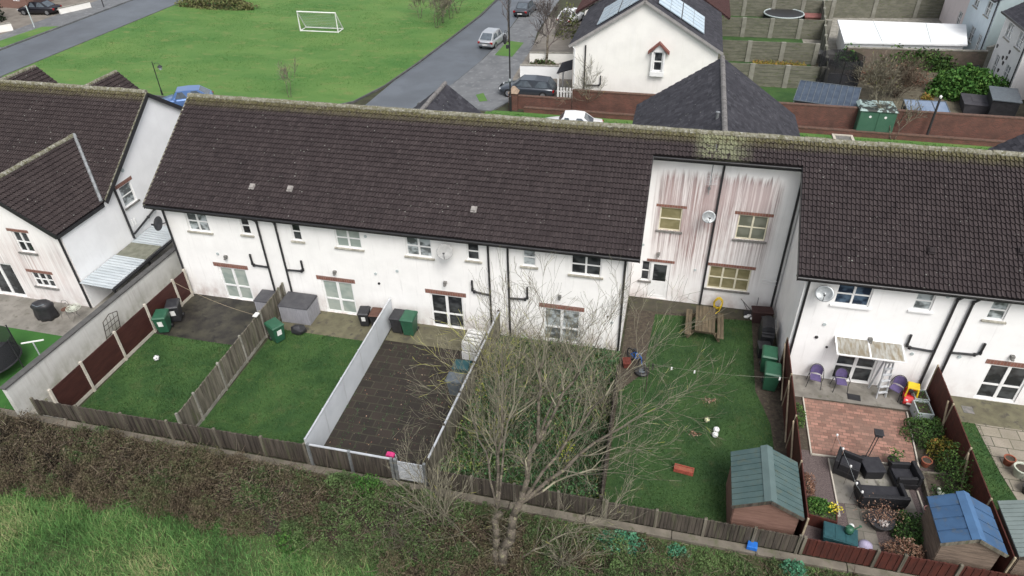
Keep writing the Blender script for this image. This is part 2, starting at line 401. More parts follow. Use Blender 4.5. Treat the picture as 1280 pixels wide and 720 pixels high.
KIOSKTOP = M('kiosk_top', (.28, .36, .34), (.03, .035, .03), sc=2.2, rough=.6, lo=.47, hi=.52)
BRICK = MBrick('red_brick', (.19, .072, .052), (.125, .052, .04), (.15, .12, .10), 3.3, .72, .25, .025, True, stain=(.085, .05, .04))
BRICKCAP = M('brick_coping', (.14, .08, .06), (.09, .058, .046), sc=5, bump=.3)
CPOST = M('concrete_fence_post', (.24, .235, .20), (.18, .175, .145), sc=2)
CFENCE = M('concrete_panel', (.165, .16, .125), (.115, .115, .088), sc=1.2, bump=.2, stretch=(1, 1, 3), c3=(.10, .11, .06), sc3=3)
WHITEW = M('white_wall', (.80, .81, .81), (.74, .75, .75), sc=1, rough=.6)
SOIL = M('soil', (.075, .06, .045), (.045, .036, .028), sc=5, bump=.6, bsc=25, c3=(.10, .095, .06), sc3=9)
GRAVEL = M('plum_gravel', (.135, .105, .10), (.075, .058, .057), sc=28, bump=.7, bsc=50, lo=.42, hi=.58, c3=(.20, .165, .155), sc3=45)
ASPHALT = M('asphalt', (.112, .126, .143), (.086, .096, .108), sc=.28, rough=.5, bump=.1, bsc=80, spec=.4, c3=(.09, .10, .115), sc3=.8)
PAVE = M('pavement', (.155, .16, .165), (.115, .12, .125), sc=.7, rough=.6, bump=.1, c3=(.20, .205, .21), sc3=2)
DRIVE = M('driveway', (.21, .19, .165), (.155, .14, .12), sc=.8, rough=.8, bump=.2)
PARK = M('park_grass', (.052, .138, .029), (.11, .192, .048), sc=.13, bump=.5, bsc=14, stretch=(1, 1.8, 1), c3=(.13, .175, .052), sc3=.6, lo=.3, hi=.7)
LAWN = M('lawn', (.025, .066, .018), (.046, .098, .026), sc=.7, bump=.7, bsc=35, c3=(.058, .09, .03), sc3=1.6)
LAWND = M('dark_lawn', (.021, .052, .016), (.037, .079, .022), sc=.6, bump=.7, bsc=35, c3=(.048, .07, .026), sc3=1.4)
FAKELAWN = M('artificial_lawn', (.03, .105, .02), (.04, .13, .025), sc=1, bump=.3, bsc=60)
GROUND = M('ground_soil', (.05, .055, .03), (.035, .03, .02), sc=1.5, bump=.6, bsc=12, c3=(.05, .07, .03), sc3=3)
PAVEDARK = MBrick('dark_mossy_pavers', (.044, .034, .028), (.028, .023, .02), (.06, .058, .038), 1.0, .62, .42, .022, stain=(.030, .026, .021))
PAVEWET = M('wet_concrete', (.024, .022, .02), (.062, .058, .042), sc=.9, rough=.45, bump=.2, c3=(.018, .017, .016), sc3=2.0, lo=.42, hi=.68)
MOSSCONC = M('mossy_concrete', (.145, .135, .085), (.10, .092, .06), sc=1.6, rough=.7, bump=.3, c3=(.065, .06, .05), sc3=3)
CONCPATIO = M('patio_concrete', (.24, .225, .20), (.16, .15, .13), sc=1.2, rough=.5, bump=.15, c3=(.12, .115, .09), sc3=3)
PAVERS = MBrick('pink_block_paving', (.44, .235, .18), (.205, .115, .088), (.15, .10, .08), 2.6, .75, .42, .03, stain=(.22, .15, .12))
FLAG = MBrick('stone_flags', (.33, .29, .235), (.27, .24, .20), (.06, .065, .045), .95, .62, .5, .018, stain=(.22, .20, .15), off=.37)
SLABS = MBrick('garden_slabs', (.225, .205, .175), (.18, .165, .14), (.10, .10, .08), 1.0, .9, .45, .015, stain=(.15, .14, .115))
BARK = M('bark', (.125, .105, .082), (.075, .064, .052), sc=14, bump=.6, bsc=45, c3=(.19, .18, .11), sc3=9)
TWIG = MR('twigs', [(.0, (.07, .062, .05)), (.45, (.165, .152, .112)), (.8, (.25, .235, .165)), (.98, (.36, .36, .09))], nsc=.9, namp=.18)
BGTWIG = M('dull_twigs', (.13, .11, .10), (.085, .07, .066), sc=2)
LEAFG = MR('green_leaves', [(0, (.02, .045, .014)), (.5, (.045, .095, .025)), (.9, (.10, .17, .04))])
LEAFIVY = MR('ivy_leaves', [(0, (.018, .05, .012)), (.5, (.045, .125, .024)), (.9, (.12, .22, .05))])
LEAFB = MR('bramble_leaves', [(.0, (.022, .019, .014)), (.18, (.07, .054, .036)), (.34, (.125, .10, .065)), (.48, (.085, .085, .042)), (.66, (.058, .095, .036)), (.95, (.11, .17, .06))], nsc=.75, namp=.42)
LEAFW = MR('weed_leaves', [(0, (.02, .05, .02)), (.4, (.04, .10, .04)), (.75, (.075, .16, .06)), (1, (.19, .23, .06))], nsc=1.0, namp=.3)
BLADE = MR('grass_blades', [(0, (.02, .048, .013)), (.4, (.036, .081, .021)), (.75, (.06, .115, .033)), (1, (.11, .15, .05))], nsc=.7, namp=.5)
ROUGHGRASS = MR('rough_grass', [(0, (.045, .09, .03)), (.3, (.085, .20, .055)), (.55, (.13, .25, .075)), (.8, (.24, .29, .12)), (1, (.36, .33, .18))], nsc=.8, namp=.35)
PARKBLADE = MR('park_blades', [(0, (.045, .12, .028)), (.5, (.08, .18, .045)), (1, (.16, .25, .085))], nsc=.35, namp=.4)
FLOWER = MR('faded_flowers', [(0, (.11, .05, .035)), (.4, (.22, .12, .08)), (.7, (.30, .19, .13)), (1, (.34, .27, .22))], nsc=2, namp=.2)
AUTUMN = MR('autumn_leaves', [(0, (.07, .09, .02)), (.5, (.20, .19, .035)), (1, (.28, .13, .04))], nsc=2, namp=.3)
FERN = MR('blue_green_leaves', [(0, (.03, .10, .06)), (.5, (.06, .20, .11)), (1, (.13, .30, .18))], nsc=2, namp=.2)
# ------------------------------------------------------------------ building helpers
class WF:
    """wall plane: u along the wall, d depth into the wall, z up"""
    def __init__(s, O, U, Nn): s.O = Vector(O); s.U = Vector(U).normalized(); s.N = Vector(Nn).normalized()
    def P(s, u, d, z): return s.O+s.U*u-s.N*d+Vector((0, 0, z))
    def box(s, mb, u0, u1, d0, d1, z0, z1, mi=0):
        P = s.P
        return mb.hexa([P(u0, d0, z0), P(u1, d0, z0), P(u1, d1, z0), P(u0, d1, z0), P(u0, d0, z1), P(u1, d0, z1), P(u1, d1, z1), P(u0, d1, z1)], mi)
REV = .13
def skin(mb, wf, L, H, ops, top=None, u0=0, mi=0):
    """rectangular wall skin with openings and reveals; top: extra polygon (u,z) above"""
    us = sorted({u0, L, *[o[0] for o in ops], *[o[1] for o in ops]}); zs = sorted({0, H, *[o[2] for o in ops], *[o[3] for o in ops]})
    for i in range(len(us)-1):
        for j in range(len(zs)-1):
            cu, cz = (us[i]+us[i+1])/2, (zs[j]+zs[j+1])/2
            if any(o[0] < cu < o[1] and o[2] < cz < o[3] for o in ops): continue
            mb.poly([wf.P(us[i], 0, zs[j]), wf.P(us[i+1], 0, zs[j]), wf.P(us[i+1], 0, zs[j+1]), wf.P(us[i], 0, zs[j+1])], mi)
    for a, b, c, d in [o[:4] for o in ops]:
        for q in (((a, c), (a, d)), ((b, c), (b, d)), ((a, c), (b, c)), ((a, d), (b, d))):
            (p, r), (p2, r2) = q
            mb.poly([wf.P(p, 0, r), wf.P(p2, 0, r2), wf.P(p2, REV+.08, r2), wf.P(p, REV+.08, r)], mi)
    if top: mb.poly([wf.P(u, 0, z) for u, z in top], mi)
def window(par, wf, u0, u1, z0, z1, cols=2, rows=2, glass=None, frame=None, sill=None, lintel=False, off=(0, 0, 0), name='window', split=None, fw=.055, d0=.05, panel=0):
    glass = glass or GLASS; frame = frame or WFRAME; mb = MB(); e = .003
    a0, a1, b0, b1 = u0+e, u1-e, z0+e, z1-e
    wf.box(mb, a0, a0+fw, d0, d0+.07, b0, b1); wf.box(mb, a1-fw, a1, d0, d0+.07, b0, b1)
    wf.box(mb, a0+fw, a1-fw, d0, d0+.07, b0, b0+fw); wf.box(mb, a0+fw, a1-fw, d0, d0+.07, b1-fw, b1)
    cu = [a0+(a1-a0)*i/cols for i in range(cols+1)]
    for c in cu[1:-1]: wf.box(mb, c-fw*.75, c+fw*.75, d0-.004, d0+.066, b0+fw, b1-fw)
    sp = split or [j/rows for j in range(1, rows)]
    for k in range(cols):
        l = cu[k]+(fw if k == 0 else fw*.75); r = cu[k+1]-(fw if k == cols-1 else fw*.75)
        for s in sp:
            zc = b0+(b1-b0)*s; wf.box(mb, l, r, d0+.004, d0+.062, zc-fw*.5, zc+fw*.5)
    o = mb.build(name, frame, par, off)
    g = MB(); wf.box(g, a0+fw*.5, a1-fw*.5, d0+.035, d0+.05, b0+fw*.5+(panel), b1-fw*.5); g.build('pane', glass, o, off)
    if panel:
        q = MB(); wf.box(q, a0+fw*.5, a1-fw*.5, d0+.02, d0+.05, b0+.02, b0+panel); q.build('panel', frame, o, off)
    if sill:
        q = MB(); wf.box(q, u0-.11, u1+.11, -.08, .05, z0-.085, z0-.002); q.build('sill', sill, par, off, bevel=.01)
    if lintel:
        q = MB(); h = .23 if lintel is True else lintel
        wf.box(q, u0-.2, u1+.16, -.012, .03, z1+.005, z1+h); q.build('lintel', LINTEL, par, off)
    return o
def pipe(par, pts, off, r=.05, name='downpipe', mat=None):
    mb = MB(); mb.tube(pts, r, 8)
    for p in pts[1:-1]: mb.tube([Vector(p)-Vector((0, 0, .06)), Vector(p)+Vector((0, 0, .06))], r*1.25, 8)
    z = min(pts[0][2], pts[-1][2])+.5
    return mb.build(name, mat or BLACKP, par, off, smooth=False)
def wp(wf, L, d=-.075): return [wf.P(u, d, z) for u, z in L]

def tiles(name, A, U, S, L, sl, mat, par=None, off=(0, 0, 0), kind='roll', clips=(), tw=None, gauge=None, slab=True, under=.1, seed=1):
    """real tile courses over the slope whose eave corner is A; U along the eave, S up the slope"""
    rng = np.random.default_rng(seed)
    A = np.array(A, float); U = np.array(Vector(U).normalized()); S = np.array(Vector(S).normalized()); Nn = np.cross(U, S)
    if Nn[2] < 0: Nn = -Nn
    if kind == 'roll': tw = tw or .160; gauge = gauge or .252; prof = [(0, 0), (.44, .0), (.55, .055), (.86, .055), (1.0, 0)]; lift = .068
    else: tw = tw or .26; gauge = gauge or .21; prof = [(0, 0), (.97, 0), (1.0, -.006)]; lift = .014
    nu = max(1, int(round(L/tw))); ns = max(1, int(round(sl/gauge))); tw = L/nu; g = sl/ns
    iu, js = np.meshgrid(np.arange(nu), np.arange(ns)); iu = iu.ravel(); js = js.ravel(); n = len(iu)
    shift = (js % 2)*.5*tw if kind != 'roll' else 0
    jit = rng.normal(0, .003 if kind == 'roll' else .002, n); r = np.clip(rng.normal(.5, .08 if kind == 'roll' else .15, n), 0, 1)
    u0 = iu*tw+shift; s0 = js*g+rng.normal(0, .004, n); s1 = np.minimum(js*g+g+.03, sl)
    pt = lambda u, s, h: A+u[:, None]*U+s[:, None]*S+h[:, None]*Nn
    Q = []; R = []
    for (a, ha), (b, hb) in zip(prof[:-1], prof[1:]):
        ua = np.clip(u0+a*tw, 0, L); ub = np.clip(u0+b*tw, 0, L)
        Q.append(np.stack([pt(ua, s0, ha+lift+jit), pt(ub, s0, hb+lift+jit), pt(ub, s1, hb+jit*0+.004), pt(ua, s1, ha+jit*0+.004)], 1)); R.append(r)
        Q.append(np.stack([pt(ua, s0, ha*0+jit-.01), pt(ub, s0, hb*0+jit-.01), pt(ub, s0, hb+lift+jit), pt(ua, s0, ha+lift+jit)], 1)); R.append(r*0)  # lip faces darkest: joint dirt plus course shade put into colour
    V = np.concatenate(Q, 0); R = np.concatenate(R, 0)
    o = np_mesh(name, V, 4, R, mat, par, off)
    bm = bmesh.new(); bm.from_mesh(o.data)
    if slab:
        c = [A-Nn*.012, A+U*L-Nn*.012, A+U*L+S*sl-Nn*.012, A+S*sl-Nn*.012]; d = [q-Nn*under for q in c]
        off_ = np.array(off); vs = [bm.verts.new(tuple(q-off_)) for q in c+d]
        for f in ((0, 1, 2, 3), (7, 6, 5, 4), (0, 4, 5, 1), (1, 5, 6, 2), (2, 6, 7, 3), (3, 7, 4, 0)): bm.faces.new([vs[i] for i in f])
    for co, no in clips:   # removes the side the normal points to
        bmesh.ops.bisect_plane(bm, geom=bm.verts[:]+bm.edges[:]+bm.faces[:], dist=1e-5, plane_co=Vector(co)-Vector(off), plane_no=Vector(no), clear_outer=True)
    bm.to_mesh(o.data); bm.free(); return o
def ridge(par, a, b, off, mat=None, r=.125, seg=.45, name='ridge_tiles'):
    a = Vector(a); b = Vector(b); L = (b-a).length; n = max(1, int(L/seg)); mb = MB()
    for i in range(n):
        p = a.lerp(b, i/n); q = a.lerp(b, (i+1)/n); k = random.uniform(-.012, .012); rr = r*random.uniform(.96, 1.05)
        mb.tube([p+Vector((0, 0, -.03+k)), q+Vector((0, 0, -.03+k))-(b-a).normalized()*.012], [rr*1.03, rr*.98], 10)
    return mb.build(name, mat or RIDGE, par, off)

EY, EZ, RY, RZ = -.383, 5.364, 4.838, 8.676
SL = math.hypot(RY-EY, RZ-EZ); SV = ((0, (RY-EY)/SL, (RZ-EZ)/SL)); TANP = (RZ-EZ)/(RY-EY)
FY = 2*RY-EY
def front_slope(par, x0, x1, off):
    mb = MB(); mb.hexa([(x0, RY, RZ-.11), (x1, RY, RZ-.11), (x1, FY, EZ-.11), (x0, FY, EZ-.11), (x0, RY, RZ-.004), (x1, RY, RZ-.004), (x1, FY, EZ-.004), (x0, FY, EZ-.004)])
    mb.build('front_roof', ROOF, par, off)
def eaves(par, x0, x1, off, y=EY, z=EZ, under=.11):
    mb = MB(); mb.b2(x0, y+.04, z-.26, x1, y+.075, z-.075); mb.b2(x0, y+.075, z-.25, x1, 0 if y < 1 else y+.34, z-.225)
    mb.build('fascia', BLACKP, par, off)
    g = MB(); n = 6; pr = [(y-.035+.065*math.cos(t), z-.07+.065*math.sin(t)) for t in [math.pi*(1+i/n) for i in range(n+1)]]
    pr += [(p[0]*1+(.0), p[1]) for p in [(y+.02, z-.07), (y+.015, z-.075)]]
    inner = [(y-.035+.053*math.cos(t), z-.066+.053*math.sin(t)) for t in [math.pi*(2-i/n) for i in range(n+1)]]
    g.prism(pr[:n+1]+inner, x0, x1, lambda u, v, t: (t, u, v)); g.build('gutter', BLACKP, par, off)
def dish(par, c, off, az=0, tilt=35, r=.34, mat=None):
    mb = MB(); R = Matrix.Rotation(az, 3, 'Z') @ Matrix.Rotation(rad(90-tilt), 3, 'X')
    n, k = 20, 5; base = len(mb.v)
    for i in range(k+1):
        rr = r*i/k
        for j in range(n):
            a = 2*math.pi*j/n; p = R @ Vector((rr*math.cos(a), rr*.92*math.sin(a), .22*rr*rr/r)); mb.v.append(tuple(Vector(c)+p))
    for i in range(k):
        for j in range(n):
            a = base+i*n+j; b = base+i*n+(j+1) % n; mb.f.append((a, b, b+n, a+n)); mb.m.append(0)
    o = mb.build('satellite_dish', mat or STEEL, par, off, smooth=True, recalc=False)
    md = o.modifiers.new('thick', 'SOLIDIFY'); md.thickness = .015
    q = MB(); f = Vector(c)+R @ Vector((0, -r*.2, r*.9)); q.tube([Vector(c)+R @ Vector((0, -r*.88, .17*r)), f], .012, 6)
    q.box(f, (.07, .07, .12), R); wall = Vector((c[0], c[1]+.34, c[2]-.15)); q.tube([Vector(c), Vector(c)+R @ Vector((0, 0, -.1)), wall], .022, 6)
    b = q.build('bracket', DARKPL, o, off); return o
def lamp_box(par, wf, u, z, off, name='wall_light'):
    mb = MB(); wf.box(mb, u-.07, u+.07, -.14, -.002, z-.1, z+.02); wf.box(mb, u-.05, u+.05, -.2, -.06, z-.16, z-.1); mb.build(name, SILLDARK, par, off)
def vent(par, wf, u, z, off, s=.07, mat=None, name='air_vent'):
    mb = MB(); a = [wf.P(u+s*math.cos(t*.5236), -.004, z+s*math.sin(t*.5236)) for t in range(12)]
    b = [wf.P(u+s*math.cos(t*.5236), -.04, z+s*math.sin(t*.5236)) for t in range(12)]
    mb.poly(b); [mb.poly([a[i], a[(i+1) % 12], b[(i+1) % 12], b[i]]) for i in range(12)]; mb.build(name, mat or LGREY, par, off)

rear = WF((0, 0, 0), (1, 0, 0), (0, -1, 0))
WALL_TOP = 5.25
def gable_poly(ext=9.68): return [(0, WALL_TOP), (ext, WALL_TOP), (RY, RZ-.15)]
def terrace(name, label, x0, x1, wins, doors, pipes, lights=(), vents=(), wallmat=None, roofx=None, left=False, right=False, sideops=(), roofmat=None, seed=1, clear=None):
    off = (x0, 0, 0); t = thing(name, label, 'house', off, group='houses of the white terrace')
    ops = [w_[:4] for w_ in wins]+[d[:4] for d in doors]
    mb = MB(); skin(mb, rear, x1, WALL_TOP, ops, u0=x0)
    frontw = WF((x0, 9.68, 0), (1, 0, 0), (0, 1, 0)); fm = MB(); skin(fm, frontw, x1-x0, WALL_TOP, [(1, 2.2, 3.6, 4.8), (3.2, 4.4, 3.6, 4.8), (1, 2.4, .9, 2.2)])
    fm.build('front_wall', wallmat or WALL, t, off); gm = MB()
    if left: skin(gm, WF((x0, 0, 0), (0, 1, 0), (-1, 0, 0)), 9.68, WALL_TOP, [], gable_poly())
    if right: skin(gm, WF((x1, 0, 0), (0, 1, 0), (1, 0, 0)), 9.68, WALL_TOP, [], gable_poly())
    if left or right: gm.build('gable_wall', wallmat or WALL, t, off)
    mb.build('wall', wallmat or WALL, t, off)
    fw = MB()
    for a, b, c, d in [(1, 2.2, 3.6, 4.8), (3.2, 4.4, 3.6, 4.8), (1, 2.4, .9, 2.2)]: frontw.box(fw, a+.004, b-.004, .08, .12, c+.004, d-.004)
    fw.build('front_windows', GLASS, t, off)
    for w_ in wins:
        window(t, rear, *w_[:4], cols=w_[4], rows=2, glass=w_[5], frame=w_[6] if len(w_) > 6 else WFRAME, sill=w_[7] if len(w_) > 7 else SILL, off=off)
    for d in doors:
        window(t, rear, *d[:4], cols=2, rows=2, glass=d[4], off=off, name='patio_door', split=[.42], fw=.085, lintel=d[5] if len(d) > 5 else True)
    for p in pipes: pipe(t, wp(rear, p), off)
    for u, z in lights: lamp_box(t, rear, u, z, off)
    for u, z in vents: vent(t, rear, u, z, off)
    rx0, rx1 = roofx or (x0, x1)
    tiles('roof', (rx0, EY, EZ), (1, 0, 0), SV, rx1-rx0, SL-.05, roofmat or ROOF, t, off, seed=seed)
    front_slope(t, rx0, rx1, off); ridge(t, (rx0, RY, RZ+.05), (rx1, RY, RZ+.05), off)
    eaves(t, rx0, rx1, off)
    return t, off
def verge(par, off, x, y0=EY, y1=RY, side=1):
    mb = MB(); z = lambda y: EZ+(y-EY)*TANP
    mb.hexa([(x-.012, y0, z(y0)-.26), (x+.012, y0, z(y0)-.26), (x+.012, y1, z(y1)-.26), (x-.012, y1, z(y1)-.26), (x-.012, y0, z(y0)-.02), (x+.012, y0, z(y0)-.02), (x+.012, y1, z(y1)-.02), (x-.012, y1, z(y1)-.02)])
    mb.build('bargeboard', BLACKP, par, off)
def verge_mortar(par, off, x, y0=EY, y1=RY):
    mb = MB(); z = lambda y: EZ+(y-EY)*TANP; n = int((y1-y0)/.27)
    for i in range(n):
        a = y0+(y1-y0)*i/n; b = y0+(y1-y0)*(i+.93)/n
        mb.hexa([(x-.05, a, z(a)-.05), (x+.06, a, z(a)-.05), (x+.06, b, z(b)-.05), (x-.05, b, z(b)-.05), (x-.05, a, z(a)+.06), (x+.06, a, z(a)+.06), (x+.06, b, z(b)+.05), (x-.05, b, z(b)+.05)])
    mb.build('verge_tiles', RIDGE, par, off)
LINTGREY = M('vent_grey', (.27, .25, .235), (.20, .19, .18), sc=5)
def roof_vent(par, off, x, y, mat=None):
    z = EZ+(y-EY)*TANP; mb = MB(); R = Matrix.Rotation(math.atan(TANP), 3, 'X'); mb.box((x, y, z+.10), (.26, .30, .07), R); mb.box((x, y-.03, z+.15), (.19, .18, .05), R); mb.build('roof_vent', mat or LINTGREY, par, off)

# ------------------------------------------------------------------ the long white terrace
swan = lambda x, bx, by, jog, ex: None
h1, o1 = terrace('terraced_house', 'white end house of the long terrace, beside the gap to the L-shaped house', 0, 5.45,
    [(1.15, 2.3, 3.92, 5.0, 2, GLASSM), (4.02, 4.5, 4.05, 5.0, 1, GLASS)], [(2.05, 3.58, .03, 1.97, GLASSB)],
    [[(4.62, 5.14), (4.62, 5.05), (4.97, 4.86), (4.97, .05)], [(4.97, 2.34), (4.19, 2.37), (4.13, 2.45), (4.13, 2.98)], [(.06, 5.14), (.06, .05)]],
    lights=[(2.74, 2.7)], vents=[(2.3, 2.75)], roofx=(-.59, 5.45), left=True, seed=11)
verge(h1, o1, -.62); verge_mortar(h1, o1, -.56); dish(h1, (-.02, -.42, 4.4), o1, rad(-25), 30, .38, DARKPL)
roof_vent(h1, o1, 4.62, .78)
h2, o2 = terrace('terraced_house', 'white terraced house with the long grey deck box against its wall', 5.45, 11.07,
    [(6.62, 7.1, 4.03, 5.0, 1, GLASS), (8.79, 10.03, 3.95, 4.97, 2, GLASSB)], [(7.58, 9.2, .03, 1.95, GLASSB)],
    [[(5.62, 5.14), (5.62, 5.05), (5.9, 4.9), (5.9, .05)], [(5.9, 2.32), (6.7, 2.36), (6.8, 2.45), (6.8, 2.96)]],
    lights=[(8.44, 2.58)], vents=[(10.3, 4.7), (10.5, 2.7)], seed=12)
roof_vent(h2, o2, 6.5, .85)
h3, o3 = terrace('terraced_house', 'white terraced house with a pale oval dish, over the dark paved yard', 11.07, 16.42,
    [(12.18, 13.38, 3.92, 4.97, 2, GLASSM), (15.0, 15.57, 4.05, 4.97, 1, GLASS)], [(13.05, 14.66, .03, 1.95, GLASS)],
    [[(15.98, 5.14), (16.0, .05)], [(16.0, 2.31), (15.25, 2.4), (15.17, 2.5), (15.17, 3.0)]],
    lights=[(13.89, 2.74)], vents=[(11.6, 3.0)], seed=13)
dish(h3, (14.15, -.42, 4.62), o3, rad(8), 34, .37, M('pale_dish', (.38, .38, .37), (.30, .30, .29), sc=4))
roof_vent(h3, o3, 15.2, .75)
h4, o4 = terrace('terraced_house', 'white terraced house behind the bare tree, at the corner of the set-back house', 16.42, 21.95,
    [(17.49, 18.07, 4.08, 4.97, 1, GLASSM), (19.58, 20.88, 3.94, 4.96, 2, GLASS)], [(18.42, 20.1, .08, 1.97, GLASSM)],
    [[(16.85, 5.14), (16.88, .05)], [(16.9, 2.28), (17.6, 2.33), (17.7, 2.43), (17.7, 3.0)], [(21.86, 5.14), (21.88, .05)]],
    lights=[(19.15, 2.75)], vents=[(21.5, 1.6)], roofx=(16.42, 22.43), right=True, seed=14)
verge(h4, o4, 22.44, EY, 3.75)


vent(h2, rear, 10.6, 2.16, o2, .06, BLACKP); vent(h4, rear, 21.3, 1.9, o4, .05, BLACKP)
# set-back house between the two wings
off5 = (22.0, 4.3, 0)
rh = thing('terraced_house', 'set-back terraced house with red-streaked walls behind the picnic-table garden', 'house', off5, group='houses of the white terrace')
rw = WF((0, 4.3, 0), (1, 0, 0), (0, -1, 0)); RT = 7.85
R_ops = [(23.0, 24.0, 4.0, 5.22), (26.45, 27.75, 3.93, 5.2), (25.6, 27.5, 1.05, 2.33), (22.85, 23.8, .05, 2.2), (22.42, 22.85, 1.05, 2.2)]
mb = MB(); skin(mb, rw, 28.88, RT, R_ops, u0=21.97); 
mb.build('wall', WALLRED, rh, off5)
window(rh, rw, *R_ops[0], cols=1, rows=2, glass=GLASSY, frame=CFRAME, sill=SILLDARK, lintel=.14, off=off5)
window(rh, rw, *R_ops[1], cols=2, rows=2, glass=GLASSO, frame=CFRAME, sill=SILLDARK, lintel=.16, off=off5)
window(rh, rw, *R_ops[2], cols=3, rows=2, glass=GLASSY, frame=CFRAME, sill=SILLDARK, lintel=.17, off=off5)
window(rh, rw, *R_ops[3], cols=1, rows=1, glass=GLASS, off=off5, name='back_door', fw=.16, panel=1.0, lintel=.15)
window(rh, rw, *R_ops[4], cols=1, rows=2, glass=GLASS, off=off5, sill=SILLDARK)
pipe(rh, wp(rw, [(25.46, 7.75), (25.43, .05)]), off5); 
dish(rh, (25.12, 3.8, 5.2), off5, rad(10), 30, .31)
ae = MB(); ae.tube([(24.98, 4.15, 6.1), (24.98, 4.12, 8.5)], .022, 6); ae.tube([(24.98, 4.12, 7.1), (24.98, 3.3, 7.0)], .014, 5)
for k in range(7): ae.tube([(24.72, 4.02-k*.11, 7.09-k*.013), (25.24, 4.02-k*.11, 7.09-k*.013)], .007, 4)
ae.box((24.98, 4.2, 6.4), (.12, .12, .06)); ae.build('aerial', STEEL, rh, off5)
lamp_box(rh, rw, 22.95+.2, 2.75, off5); vent(rh, rw, 22.4, 3.1, off5, .06, LGREY); vent(rh, rw, 24.95, 2.0, off5, .06, LGREY)
mb = MB()
for z in (1.75, 1.95): mb.tube([(28.0, 4.2, z), (28.75, 4.2, z-.05)], .02, 6)
mb.tube([(28.0, 4.2, 1.75), (28.0, 4.2, 2.2)], .02, 6); mb.build('waste_pipe', WFRAME, rh, off5)
pipe(rh, wp(WF((0, 4.3, 0), (1, 0, 0), (0, -1, 0)), [(28.7, 7.2), (28.72, .05)]), off5, .055)
y37 = 3.75; z37 = EZ+(y37-EY)*TANP
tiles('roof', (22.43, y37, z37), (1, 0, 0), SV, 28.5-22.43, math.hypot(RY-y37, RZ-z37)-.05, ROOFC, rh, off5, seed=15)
eaves(rh, 22.46, 28.5, off5, y37, z37); ridge(rh, (22.43, RY, RZ+.05), (28.5, RY, RZ+.05), off5); front_slope(rh, 22.43, 28.5, off5)
# front wing of the set-back house with a dark slate roof
WZ, WE = 8.45, 5.4; dxw = 4.45; sl = math.hypot(dxw, WZ-WE)
tiles('wing_roof', (25.35-dxw, 16.1, WE), (0, -1, 0), (dxw/sl, 0, (WZ-WE)/sl), 11.0, sl, SLATE, rh, off5, 'flat', seed=21)
tiles('wing_roof', (25.35+dxw, 5.1, WE), (0, 1, 0), (-dxw/sl, 0, (WZ-WE)/sl), 11.0, sl, SLATE, rh, off5, 'flat', seed=22)
ridge(rh, (25.35, 5.2, WZ+.02), (25.35, 16.1, WZ+.02), off5, SLATERIDGE, .13)
mb = MB()
for sx in (-1, 1): skin(mb, WF((25.35+sx*4.2, 9, 0), (0, 1, 0), (sx, 0, 0)), 6.9, 5.35, []); mb.build('wing_wall', WALLCLEAN, rh, off5); mb = MB()
skin(mb, WF((21.15, 15.9, 0), (1, 0, 0), (0, 1, 0)), 8.4, 5.35, [], [(0, 5.35), (8.4, 5.35), (4.2, 8.2)]); mb.build('wing_wall', WALLCLEAN, rh, off5)
fl = MB(); fl.lathe([(.07, -.3), (.07, .10), (.10, .12), (.10, .16), (.04, .18)], 12, (25.05, 7.6, 8.42)); fl.build('flue', STEEL, rh, off5)

# right wing of the terrace
h5, o5 = terrace('terraced_house', 'white terraced house with purple chairs and a glazed canopy over its door', 28.9, 34.65,
    [(30.12, 31.42, 3.95, 4.98, 2, GLASSBL, WFRAME, WFRAME), (32.95, 33.62, 4.1, 4.98, 1, GLASSM, WFRAME, WFRAME)], [(30.9, 32.5, .03, 1.97, GLASS, .01)],
    [[(34.58, 5.14), (34.58, 5.06), (34.34, 4.82), (34.32, .05)], [(34.3, 2.24), (33.4, 2.3), (33.28, 2.4), (33.28, 2.94)], [(29.03, 5.14), (29.05, .05)]],
    lights=[(31.9, 2.5)], vents=[(30.05, 2.9), (34.0, 4.9), (33.6, 1.95)], wallmat=WALLH5, roofx=(28.5, 34.65), left=True, seed=16)
dish(h5, (29.6, -.4, 4.66), o5, rad(-12), 34, .35, STEEL); verge(h5, o5, 28.49, EY, 3.75)
roof_vent(h5, o5, 33.2, .9, ROOF)
h6, o6 = terrace('terraced_house', 'white terraced house at the right edge over the stone-flagged patio', 34.65, 46.0,
    [(35.55, 36.18, 4.04, 4.95, 1, GLASSM), (37.9, 39.2, 3.95, 4.95, 2, GLASS)], [(36.48, 38.0, .08, 1.93, GLASS)],
    [[(35.16, 5.14), (35.16, 5.06), (34.9, 4.78), (34.9, .05)], [(34.92, 2.3), (35.75, 2.34), (35.92, 2.45), (35.93, 2.95)]],
    lights=[(37.06, 2.5)], vents=[(35.3, 2.1)], wallmat=WALLH5, right=True, seed=17)
roof_vent(h6, o6, 36.3, 1.2, ROOF)
vent(h5, rear, 29.9, 2.2, o5, .07, BLACKP); vent(h5, rear, 30.4, 1.75, o5, .05, BLACKP)
